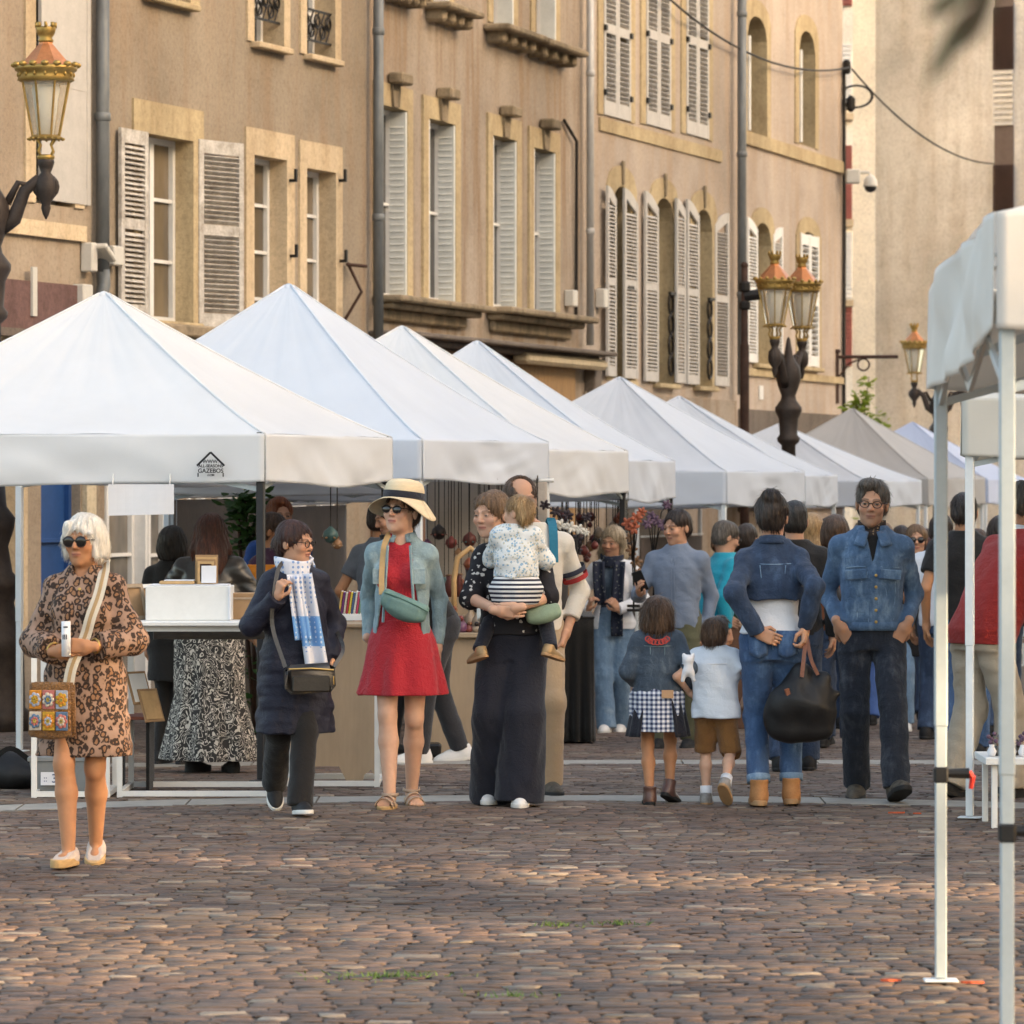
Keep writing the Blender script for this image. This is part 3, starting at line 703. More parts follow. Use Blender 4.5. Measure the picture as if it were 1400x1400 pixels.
m_leg_g = M('grey_green_powder_coat', (.38, .43, .45), .4, .08, 6, .03)
m_blk = M('black_plastic', (.012, .012, .013), .4, .2, 20, .03); m_redp = M('red_plastic', (.5, .03, .02), .4, .1, 20, 0)

def canopy(corner, yaw, hv, apex, label, mat, legmats, size=3.0, vh=.285, groupname='white market canopies in the left row', seed=0, legs=(1, 1, 1, 1), clamps=(), sag=.06, tilt=0.0, midrise=.0, foot=True, wamp=1.0):
    """corner = world x, depth of the near right-hand corner; yaw = heading of the right-hand side; hv = height of the valance hem"""
    rng = random.Random(seed); th = R(yaw)
    ex = Vector((math.cos(th), -math.sin(th), 0)); ey = Vector((math.sin(th), math.cos(th), 0))
    C0 = Vector((corner[0], corner[1], 0)); ctr = C0 - ex * size / 2 + ey * size / 2
    gz_ = g(ctr.y); root = empty('market_canopy', (ctr.x, ctr.y, gz_), -th, label, 'canopy', groupname)
    h = size / 2; zt = hv + vh - gz_; zh = hv - gz_; za = apex - gz_
    ph = [rng.uniform(0, 6) for _ in range(12)]
    corners = [Vector((h, -h, 0)), Vector((h, h, 0)), Vector((-h, h, 0)), Vector((-h, -h, 0))]
    def edge(k, u, z):
        a, b = corners[k], corners[(k + 1) % 4]; p = a.lerp(b, u); return Vector((p.x, p.y, z))
    mb = MB(); nu, nv = 40, 26
    for k in range(4):
        def fn(u, v, k=k):
            s_ = 1 - v ** 1.0
            e = edge(k, u, zt)
            q = 4 * u * (1 - u)
            f = v ** 1.12
            z = zt + (za - zt) * f - sag * q * math.sin(math.pi * v) * 1.0 + midrise * q * (1 - v) ** 2
            r = 1 - v * .985
            # radial creases fanning out from the peak, and cross creases near the eaves
            wr = .0026 * math.sin(u * 37 + ph[k] + 2 * math.sin(v * 5 + u * 7)) * v * (1 - v) * 4 + .0022 * math.sin(u * 83 + ph[k + 4] + 4 * v + 1.5 * math.sin(u * 11)) * v * (1 - v) * 4 + .004 * math.sin(u * 9 + v * 13 + ph[k + 8]) * (1 - v) * min(1, q * 3) + .0022 * math.sin(v * 60 + u * 50 * (u - .5) + ph[k + 2]) * (1 - v) * q
            wr += .005 * math.sin(v * 24 + 5 * math.sin(u * 6 + ph[k])) * max(0, 1 - abs(u - .5) * 1.2) * (1 - v) * v
            return Vector((e.x * r, e.y * r, z + tilt * (.5 - e.y * r / size) + wr * (1 if 0 < u < 1 else 0)))
        mb.grid(fn, nu, nv)
    # rounded cap on the peak pole
    mb.lathe([(.055, za - .06), (.05, za - .025), (.038, za - .002), (.02, za + .012), (.004, za + .017)], (0, 0, 0), 14)
    roof = mb.build('canopy_roof', mat, root, True)
    seam = MB()
    for k in range(4):
        c = corners[k]
        pts = []
        for i in range(15):
            v = i / 14; r = 1 - v * .985; pts.append(Vector((c.x * r, c.y * r, zt + (za - zt) * v ** 1.12 + .002)))
        seam.tube(pts, .008, 6)
    seam.build('roof_seam', mat, roof, True)
    for k in range(4):
        mb = MB()
        def fn(u, v, k=k):
            a, b = corners[k], corners[(k + 1) % 4]; p = a.lerp(b, u); nrm = Vector((p.y * 0, 0, 0))
            nrm = ((a + b) / 2).normalized(); q = 4 * u * (1 - u)
            pl = .007 * math.sin(v * 4 + 7 * u + ph[k]) * q + .005 * math.sin(v * 6 - 16 * u + ph[k + 4]) * q + .005 * math.sin(u * 17 + v * 6 + ph[k + 2]) * v * q + .0025 * math.sin(u * 47 - v * 9 + ph[k]) * v * q + .0022 * math.sin(v * 17 + 9 * u + 2.2 * math.sin(u * 7 + ph[k + 3])) * q * max(0, math.sin(u * 5 + ph[k + 5]))
            pl += .004 * abs(math.sin(3.14 * (u * 2 + .5))) * v
            z = zt - vh * v - .03 * q * v * (1 + .5 * math.sin(u * 6.28 + ph[k + 6])) + midrise * q * (1 - v)
            z += tilt * (.5 - p.y / size) + (wamp - 1) * .012 * q * math.sin(u * 8 + ph[k + 1]); return Vector((p.x, p.y, z)) + nrm * (pl * wamp + .006 + (wamp - 1) * q * .010 * math.sin(u * 27 + v * 5 + 2 * math.sin(u * 9)))
        mb.sheet(fn, 72, 18, .004); mb.build('valance', mat, roof, True)
    # hem stitched along the valance
    # legs, sliders, scissor bars
    for k, c in enumerate(corners):
        if not legs[k]: continue
        lm = legmats[k] if isinstance(legmats, (list, tuple)) else legmats
        q = c * (1 - .035 / h); lg = g((ctr + ex * q.x + ey * q.y).y) - gz_
        mb = MB(); mb.box((q.x, q.y, (lg + zt + .02) / 2 + .45), (.046, .046, zt + .0 - lg - .9), bev=.005); mb.box((q.x, q.y, lg + .47), (.040, .040, .9), bev=.004)
        leg = mb.build('leg', lm, root)
        if foot:
            mb = MB(); mb.box((q.x, q.y, lg + .012), (.12, .09, .008), bev=.003); mb.build('foot_plate', m_leg_w if lm is not m_leg_k else m_leg_k, leg)
        if k in clamps:
            mb = MB(); mb.box((q.x, q.y, lg + .74), (.052, .052, .06), bev=.008); mb.tube([(q.x + .02, q.y, lg + .745), (q.x + .1, q.y, lg + .745)], [.016, .02], 10); cl = mb.build('height_clamp', m_blk, leg)
            mb = MB(); mb.tube([(q.x + .098, q.y, lg + .75), (q.x + .112, q.y, lg + .73), (q.x + .106, q.y, lg + .69)], [.012, .011, .008], 8); mb.build('clamp_lever', m_redp, cl)
    bars = MB()
    for k in range(4):
        a, b = corners[k] * .975, corners[(k + 1) % 4] * .975; m_ = (a + b) / 2
        z1, z2 = zt - .05, zh - .02 + (.0)
        for (p, q, zp, zq) in ((a, m_, z1, z2), (m_, b, z2, z1), (a, m_, z2 - .03, z1), (m_, b, z1, z2 - .03)):
            bars.bar((p.x, p.y, zp), (q.x, q.y, zq), .014, .028)
        bars.bar((m_.x, m_.y, z2 + .1), (0, 0, za - .35), .014, .028)
    bars.bar((0, 0, za - .5), (0, 0, za - .01), .03)
    bars.build('scissor_frame', m_leg_g, root)
    return root, ctr, ex, ey
T = {}
GL = 'white market canopies in the left row'
def W_(x, d): return ((x - 700) * d / F, d)
T[1] = canopy(W_(362, 26.1), 13, 1.765, 2.955, 'nearest white canopy of the left row, with a black house-shaped logo on its valance', f_white, m_leg_k, seed=1, vh=.282)
T[2] = canopy(W_(577, 29.7), 17, 1.775, 3.165, 'bluish white canopy with the highest steep peak, second from the left', f_blue, [m_leg_w] * 4, seed=2, sag=.03, vh=.27)
T[3] = canopy((.262, 32.62), 13, 1.665, 2.96, 'white canopy with a creased peak, directly behind the steepest one', f_white, [m_leg_k, m_leg_k, m_leg_w, m_leg_w], seed=3, vh=.33)
T[4] = canopy((.937, 35.54), 9.4, 1.605, 2.93, 'bluish white canopy whose peak stands below the ochre board shopfront', f_blue, [m_leg_k, m_leg_k, m_leg_w, m_leg_w], seed=4, vh=.32)
T[5] = canopy(W_(993, 41.5), 18, 1.53, 2.76, 'pale canopy in mid row whose peak is under the leftmost arched shutters', f_blue, m_leg_w, seed=5, vh=.31)
T[6] = canopy((2.957, 44.35), 10.5, 1.50, 2.62, 'pale canopy half hidden behind the mid-row one, its peak under the round iron pipe', f_blue, m_leg_w, seed=6, vh=.30)
T[7] = canopy(W_(1186, 54.0), 18, 1.43, 2.45, 'far canopy with a low pale blue peak in front of the double street lamp', f_blue, m_leg_w, seed=7, vh=.30)
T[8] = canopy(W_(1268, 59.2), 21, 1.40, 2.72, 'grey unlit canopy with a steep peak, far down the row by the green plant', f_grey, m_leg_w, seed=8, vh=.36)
T[9] = canopy(W_(1350, 66.5), 18, 1.38, 2.62, 'sky blue canopy, farthest of the left row below the wall lantern', f_sky, m_leg_w, seed=9, vh=.36)
canopy((7.4, 70.), 17, 1.38, 2.5, 'white canopy at the far end of the market, behind the sky blue one', f_white, m_leg_w, seed=14, vh=.34, groupname=GL)
# logo on the first valance
def logo():
    root, ctr, ex, ey = T[1]
    k = (292 - 700) / F; # on the front plane
    h = 1.5; ox = ctr.x - ey.x * h; oy = ctr.y - ey.y * h
    u_ = (k * oy - ox) / (ex.x - k * ex.y); d = oy + ex.y * u_
    z = HC - (634 - YH) * d / F - g(ctr.y)
    m_ink = M('black_print', (.015, .015, .018), .7, .1, 20, 0)
    rot = Matrix.Rotation(R(90), 3, 'X'); yf = -h - .060
    val = [c for c in root.children if c.name.startswith('canopy_roof')][0]; val = [c for c in val.children if c.name.startswith('valance')][3]
    lg = MB()
    lg.bar((u_ - .085, yf, z - .012), (u_, yf, z + .068), .004, .012); lg.bar((u_ + .085, yf, z - .012), (u_, yf, z + .068), .004, .012)
    for s_ in (-1, 1): lg.bar((u_ + s_ * .078, yf, z - .055), (u_ + s_ * .078, yf, z - .078), .004, .012)
    lg.build('logo_house', m_ink, root)
    for tx, sz, dz in (('WWW.', .030, .012), ('ALL-SEASONS', .025, -.014), ('GAZEBOS', .036, -.043), ('.COM', .018, -.068)):
        text_mesh(tx, sz, m_ink, 'logo_lettering', root, (u_, yf, z + dz), rot, .001, .0006)
logo()
# right-hand canopies, near the camera
GR = 'canopies along the right edge'
T['r2'] = canopy((2.36 + 3 * math.cos(R(14)), 23.0 - 3 * math.sin(R(14))), 14, 1.905, 3.0, 'cream canopy behind the nearest one on the right, pleated valance', f_cream, m_leg_w, seed=21, vh=.30, groupname=GR, legs=(0, 0, 0, 1), wamp=1.5)
T['r1'] = canopy((1.432 + 2.6, 12.93), 1.15, 2.105, 3.0, 'nearest canopy on the right with a slumped wrinkled white roof and grey legs', fabric('warm_white_canopy_cloth', (.78, .75, .70)), m_leg_g, size=2.6, seed=22, vh=.345, groupname=GR, legs=(0, 0, 1, 1), clamps=(2, 3), midrise=.03, tilt=.13, wamp=1.9)

# ------------------------------------------------------------ street lamps
m_cast = M('dark_cast_iron', (.045, .034, .028), .6, .35, 14, .25, metal=.35); m_gold = M('gilt_metal', (.36, .235, .07), .45, .3, 22, .25, metal=.75)
m_copper = M('copper_roof', (.52, .20, .075), .36, .25, 6, .15, metal=.75)
t = NT('lantern_glass'); t.color((.86, .80, .68)); t.set('Roughness', .08); t.set('Transmission Weight', .75); t.set('IOR', 1.1); m_lglass = t.m
m_inner = M('lamp_reflector', (.78, .76, .70), .4, .1, 4, 0)
def lantern(parent, c):
    x, y, z = c      # z = bottom of lantern basket
    mb = MB(); n = 8; ph = R(22.5)
    mb.lathe([(.055, .0), (.07, .03), (.075, .05), (.06, .06)], c, 12); 
    for k in range(4):
        a = R(90 * k + 45); mb.tube([(x + .05 * math.cos(a), y + .05 * math.sin(a), z + .03), (x + .085 * math.cos(a), y + .085 * math.sin(a), z + .09), (x + .06 * math.cos(a), y + .06 * math.sin(a), z + .14), (x + .11 * math.cos(a), y + .11 * math.sin(a), z + .2)], .012, 6)
    body = mb.build('lantern', m_gold, parent, True)
    zb, zt = z + .20, z + .66; rb, rt = .115, .205
    mb = MB(); mb.lathe([(rb + .02, zb - .015 - z), (rb + .03, zb - z), (rb, zb + .02 - z)], c, n, ph=ph)
    for k in range(n):
        a = 2 * math.pi * k / n + ph; mb.bar((x + rb * math.cos(a), y + rb * math.sin(a), zb), (x + rt * math.cos(a), y + rt * math.sin(a), zt), .014)
    for k in range(16):
        a = 2 * math.pi * k / 16; mb.ball((x + (rb + .03) * math.cos(a), y + (rb + .03) * math.sin(a), zb - .012), .012, 6, 4)
    mb.build('lantern_frame', m_gold, body)
    mb = MB(); mb.lathe([(rb - .004, zb + .012 - z), (rt - .004, zt - z)], c, n, ph=ph, cap=False); mb.build('glass', m_lglass, body)
    mb = MB(); mb.lathe([(.055, zb + .02 - z), (.105, zt - .06 - z), (.09, zt - .02 - z)], c, 12); mb.build('reflector', m_inner, body, True)
    mb = MB(); mb.lathe([(rt, zt - .005 - z), (rt + .03, zt + .01 - z), (rt + .02, zt + .04 - z), (rt + .025, zt + .075 - z), (rt + .05, zt + .09 - z), (rt + .055, zt + .12 - z), (rt + .02, zt + .13 - z)], c, 24)
    for k in range(16):
        a = 2 * math.pi * k / 16; p = Vector((x + (rt + .052) * math.cos(a), y + (rt + .052) * math.sin(a), zt + .135)); mb.ball(p, (.034, .022, .024), 8, 5)
        mb.ball((x + (rt + .022) * math.cos(a), y + (rt + .022) * math.sin(a), zt + .055), (.014, .014, .022), 6, 4)
    mb.build('gallery', m_gold, body, True)
    mb = MB(); mb.lathe([(rt + .02, zt + .125 - z), (rt - .02, zt + .17 - z), (.06, zt + .31 - z), (.055, zt + .33 - z)], c, n, ph=ph); mb.build('copper_cap', m_copper, body)
    mb = MB(); zz = zt + .32 - z; mb.lathe([(.055, zz), (.065, zz + .02), (.05, zz + .04), (.07, zz + .07), (.085, zz + .12), (.08, zz + .13), (.055, zz + .12)], c, 16)
    for k in range(8):
        a = 2 * math.pi * k / 8; mb.box((x + .078 * math.cos(a), y + .078 * math.sin(a), zt + .32 + .145), (.022, .022, .045), Matrix.Rotation(a, 3, 'Z'))
    mb.build('crown', m_gold, body, True)
def sc_tree(obs, piv, k):
    for o in obs:
        o['_s'] = 1
        for q in [o] + list(o.children):
            for v in q.data.vertices: v.co = piv + (v.co - piv) * k
        del o['_s']; o['_d'] = 1
def street_lamp(loc, rz, H, spread, label, narm=2, base=True):
    root = empty('street_lamp', loc, rz, label, 'street lamp', 'ornate copper-roofed street lamps')
    mb = MB()
    mb.lathe([(.30, 0), (.30, .12), (.25, .16), (.24, .55), (.27, .60), (.22, .68), (.17, .9), (.20, 1.0), (.22, 1.05), (.16, 1.12), (.13, 1.3), (.17, 1.42), (.18, 1.5), (.12, 1.58), (.105, 1.75)], (0, 0, 0), 16)
    mb.build('base', m_cast, root, True)
    zc = H - (.645 + 1.145 * .86)      # collar under the crown of arms
    mb = MB(); mb.lathe([(.10, 1.7), (.078, zc - .5), (.12, zc - .46), (.13, zc - .42), (.10, zc - .38), (.11, zc - .2), (.15, zc - .12), (.15, zc - .08), (.09, zc), (.08, zc + .05), (.12, zc + .16), (.145, zc + .26), (.13, zc + .36), (.08, zc + .44), (.05, zc + .5), (.02, zc + .68), (.005, zc + .70)], (0, 0, 0), 14)
    mb.build('post', m_cast, root, True)
    for k in range(narm):
        a = 2 * math.pi * k / narm; ca, sa = math.cos(a), math.sin(a)
        def q(r, z): return Vector((r * ca, r * sa, z))
        mb = MB(); e = spread
        mb.tube([q(.08, zc + .18), q(.17, zc + .24), q(e * .62, zc + .44), q(e * .85, zc + .52), q(e, zc + .48)], [.06, .055, .045, .04, .045], 10)
        mb.lathe([(.005, .24), (.02, .27), (.035, .32), (.03, .35), (.07, .41), (.075, .47), (.07, .53), (.035, .57), (.05, .61), (.06, .64), (.055, .67)], (e * ca, e * sa, zc), 12)
        mb.torus(q(e, zc + .47), .075, .022, Matrix.Rotation(a, 3, 'Z') @ Matrix.Rotation(R(90), 3, 'X'), 14, 6)
        mb.tube([q(.12, zc + .35), q(.2, zc + .5), q(.27, zc + .47)], [.03, .022, .03], 8)
        mb.build('arm', m_cast, root, True)
        n0 = len(root.children); lantern(root, (e * ca, e * sa, zc + .645)); sc_tree([q_ for q_ in root.children if q_.name.startswith('lantern') and not q_.get('_d')], Vector((e * ca, e * sa, zc + .645)), .86)
    return root
# heights come out of the photograph: crown tops at 58, 343 and 443
d = 31.0; X = (-14 - 700) / F * d; crown = HC - (58 - YH) * d / F
street_lamp((X, d, 0), R(4), crown - g(d), .395, 'tall ornate street lamp at the left edge with one gilt and copper lantern in view')
d = 48.6; X = (1078 - 700) / F * d; crown = HC - (346 - YH) * d / F
street_lamp((X, d, g(d)), R(-116), crown - g(d), .395, 'double-lantern street lamp standing among the mid-row canopies')
d = 72.0; X = (1283 - 700) / F * d; crown = HC - (442 - YH) * d / F
street_lamp((X, d, g(d)), R(178), crown - g(d), .395, 'far street lamp in front of the pale gable wall')
# thin brown pole beside the double lamp
d = 49.5; p = P(1018, 640, d); top = HC - (363 - YH) * d / F
o = empty('utility_pole', (p.x, d, g(d)), 0, 'thin dark brown steel pole just left of the double-lantern lamp', 'pole')
mb = MB(); hh = top - g(d); mb.tube([(0, 0, 0), (0, 0, hh - .9), (0, 0, hh - .88), (0, 0, hh)], [.055, .052, .042, .038], 12); mb.ball((0, 0, hh), .045, 10, 6); mb.build('pole', m_rust, o, True)
mb = MB(); mb.lathe([(.05, hh - .30), (.065, hh - .28), (.065, hh - .2), (.05, hh - .18)], (0, 0, 0), 12); mb.lathe([(.05, hh - .50), (.065, hh - .48), (.065, hh - .42), (.05, hh - .4)], (0, 0, 0), 12); mb.tube([(0, 0, hh - .35), (.2, -.02, hh - .32)], .06, 8); mb.build('bracket', m_iron, o)

# ------------------------------------------------------------ overhead fittings
m_cable = M('black_cable', (.02, .018, .016), .6, .1, 10, 0)
def cable(pts, r, label, cat='cable'):
    mb = MB(); a = Vector(pts[0])
    mb.tube([Vector(p) - a for p in pts], r, 6); o = mb.build('overhead_cable', m_cable, None, True); o.location = a; tag(o, label, cat)
def sag(a, b, s_, n=16): return [a.lerp(b, i / n) - Vector((0, 0, s_ * 4 * (i / n) * (1 - i / n))) for i in range(n + 1)]
u4 = B4.L - .1; A = Vector((B4.O.x + u4 * B4.s + .15 * B4.c, B4.O.y + u4 * B4.c - .15 * B4.s, 0)); A.z = HC - (92 - YH) * A.y / F
cable(sag(P(890, -25, 56.5), A, .42), .016, 'thin cable sagging across the upper windows to the house corner')
cable(sag(A + Vector((.02, 0, -.03)), P(1360, 224, 82.5), .35), .016, 'thin cable running from the house corner down to the gable wall')
# dome camera on the corner
dcm = A.y; p = P(1168, 241, dcm - .2)
o = empty('security_camera', (p.x, p.y, p.z), 0, 'white dome security camera on a bracket at the corner of the house', 'camera')
mb = MB(); mb.box((-.02, .05, 0), (.22, .2, .22), bev=.02); mb.tube([(.05, 0, .05), (.22, 0, .06), (.25, 0, .0)], .025, 8); mb.build('bracket', m_box, o)
mb = MB(); mb.lathe([(.03, .02), (.07, -.01), (.10, -.06), (.11, -.14), (.115, -.16)], (.25, 0, 0), 16); mb.build('housing', m_box, o, True)
mb = MB(); mb.lathe([(.095, -.16), (.09, -.2), (.06, -.235), (.02, -.25)], (.25, 0, 0), 14); mb.build('dome', m_blk, o, True)
# wrought iron sign arm
p = P(1143, 488, dcm - .3); o = empty('sign_bracket', (p.x, p.y, p.z), 0, 'empty wrought iron sign bracket sticking out from the corner house', 'bracket')
mb = MB(); mb.tube([(0, 0, .1), (0, 0, -.72)], .05, 8); mb.lathe([(.05, .06), (.075, .08), (.075, .1), (.05, .12)], (0, 0, 0), 10); mb.build('wall_bar', m_rust, o)
mb = MB(); mb.tube([(-.05, 0, 0), (.95, -.1, 0)], .028, 8); mb.torus((.42, -.04, -.12), .09, .014, Matrix.Rotation(R(90), 3, 'X'), 16, 6); mb.tube([(.05, 0, -.3), (.2, -.02, -.1), (.36, -.03, -.04)], .016, 6); mb.build('arm', m_rust, o)

# ------------------------------------------------------------ plants
def leafmat(name, c, c2):
    t = NT(name); v = t.obj(); t.color(t.ramp(t.noise(v, 5, 3), [(.3, c), (.7, c2)])); t.set('Roughness', .5); t.set('Subsurface Weight', 0)
    tr_ = t.n('ShaderNodeBsdfTranslucent'); tr_.inputs[0].default_value = (*c2, 1); mx = t.n('ShaderNodeMixShader'); mx.inputs[0].default_value = .35
    t.l(t.b.outputs[0], mx.inputs[1]); t.l(tr_.outputs[0], mx.inputs[2]); t.l(mx.outputs[0], t.out.inputs[0]); return t.m
m_leaf = leafmat('fresh_leaf', (.12, .20, .025), (.34, .42, .06)); m_leaf_d = leafmat('ivy_leaf', (.02, .06, .012), (.06, .13, .03)); m_leaf_o = leafmat('olive_leaf', (.04, .045, .028), (.075, .078, .045))
def leaf_at(mb, p, L, rng, droop=0):
    a = rng.uniform(0, 6.28); e = rng.uniform(-.7, .5) - droop
    d_ = Vector((math.cos(a) * math.cos(e), math.sin(a) * math.cos(e), math.sin(e))); s_ = d_.cross(Vector((rng.uniform(-1, 1), rng.uniform(-1, 1), 1))).normalized() * L * .28
    nn = d_.cross(s_).normalized() * L * .06
    mb.add([p, p + d_ * L * .35 + s_, p + d_ * L * .35 - s_, p + d_ * L * .75 + s_ * .7 - nn, p + d_ * L * .75 - s_ * .7 - nn, p + d_ * L - nn * 2.5], [(0, 2, 1), (1, 2, 4, 3), (3, 4, 5)])
def bush(name, loc, stems, label, mat, L, n, cat, spread):
    rng = random.Random(len(label)); o = empty(name, loc, 0, label, cat); st = MB(); lf = MB()
    for s_ in stems:
        pts = [Vector(q) for q in s_]; st.tube(pts, [.02 - .014 * i / max(1, len(pts) - 1) for i in range(len(pts))], 6)
        for i in range(n):
            f = rng.random() ** .8 * (len(pts) - 1); k = min(int(f), len(pts) - 2); q = pts[k].lerp(pts[k + 1], f - k)
            leaf_at(lf, q + Vector((rng.gauss(0, spread), rng.gauss(0, spread), rng.gauss(0, spread))), L * rng.uniform(.6, 1.2), rng)
    st.build('stem', m_rust, o, True); lf.build('foliage', mat, o)
d = 64.0; p = P(1186, 650, d); b = Vector((p.x, d, g(d)))
def rel(x, y): q = P(x, y, d) - b; return (q.x, 0, q.z)
bush('street_tree', b, [[(0, 0, 0), rel(1180, 600), rel(1182, 560), rel(1188, 515)], [rel(1180, 610), rel(1192, 585), rel(1202, 572)], [rel(1180, 600), rel(1172, 560), rel(1170, 545)]], 'slim young tree with bright green leaves at the street corner', m_leaf, .13, 110, 'tree', .07)
bush('climbing_plant', (B1.root.location.x + 0, B1.root.location.y, 0), [], 'x', m_leaf_d, .1, 0, 'plant', .1) if False else None
dv = 33.0; b = GP(350, 900); b = Vector(((350 - 700) * dv / F, dv, g(dv)))
def relv(x, y, j=0): q = P(x, y, dv + j) - b; return (q.x, q.y, q.z)
bush('climbing_plant', b, [[(0, 0, 0), relv(345, 760), relv(338, 720), relv(335, 683)], [(0, 0, 0), relv(352, 760), relv(358, 715), relv(352, 684)], [(.05, 0, 0), relv(378, 790), relv(398, 750), relv(400, 742)], [(0, 0, 0), relv(328, 745), relv(326, 700), relv(330, 684)]], 'leafy green plant under the first canopy, left of the purple-shirted stallholder', m_leaf_d, .09, 170, 'plant', .05)
# out-of-focus twig hanging into the picture at the top right
db = 3.3; b = P(1370, -160, db)
def relb(x, y): q = P(x, y, db) - b; return Vector((q.x, q.y + random.uniform(-.02, .02), q.z))
o = empty('hanging_twig', b, 0, 'blurred olive twig hanging into the top right corner', 'twig'); st = MB(); lf = MB()
st.tube([relb(1370, -160), relb(1348, -40), relb(1325, 30), relb(1298, 85)], [.006, .004, .003, .0015], 6); st.tube([relb(1345, -40), relb(1310, -5), relb(1285, 15)], [.004, .003, .0015], 6); st.build('stem', m_rust, o, True)
for (x0, y0, x1, y1, w_) in ((1338, -5, 1262, 125, .008), (1345, -30, 1258, 30, .009), (1352, 0, 1300, 80, .007), (1330, -60, 1290, 15, .008), (1356, -30, 1330, 60, .007)):
    a_, c_ = relb(x0, y0), relb(x1, y1); dd = c_ - a_; sd = dd.cross(Vector((0, 1, .3))).normalized() * w_
    lf.add([a_, a_ + dd * .3 + sd, a_ + dd * .3 - sd, a_ + dd * .7 + sd * .9, a_ + dd * .7 - sd * .9, c_, a_ + dd * .5 + Vector((0, .004, 0))], [(0, 1, 6, 2), (1, 3, 6), (2, 6, 4), (3, 5, 4, 6)])
lf.build('foliage', m_leaf_o, o)
for o in COL.objects:
    if '_d' in o: del o['_d']
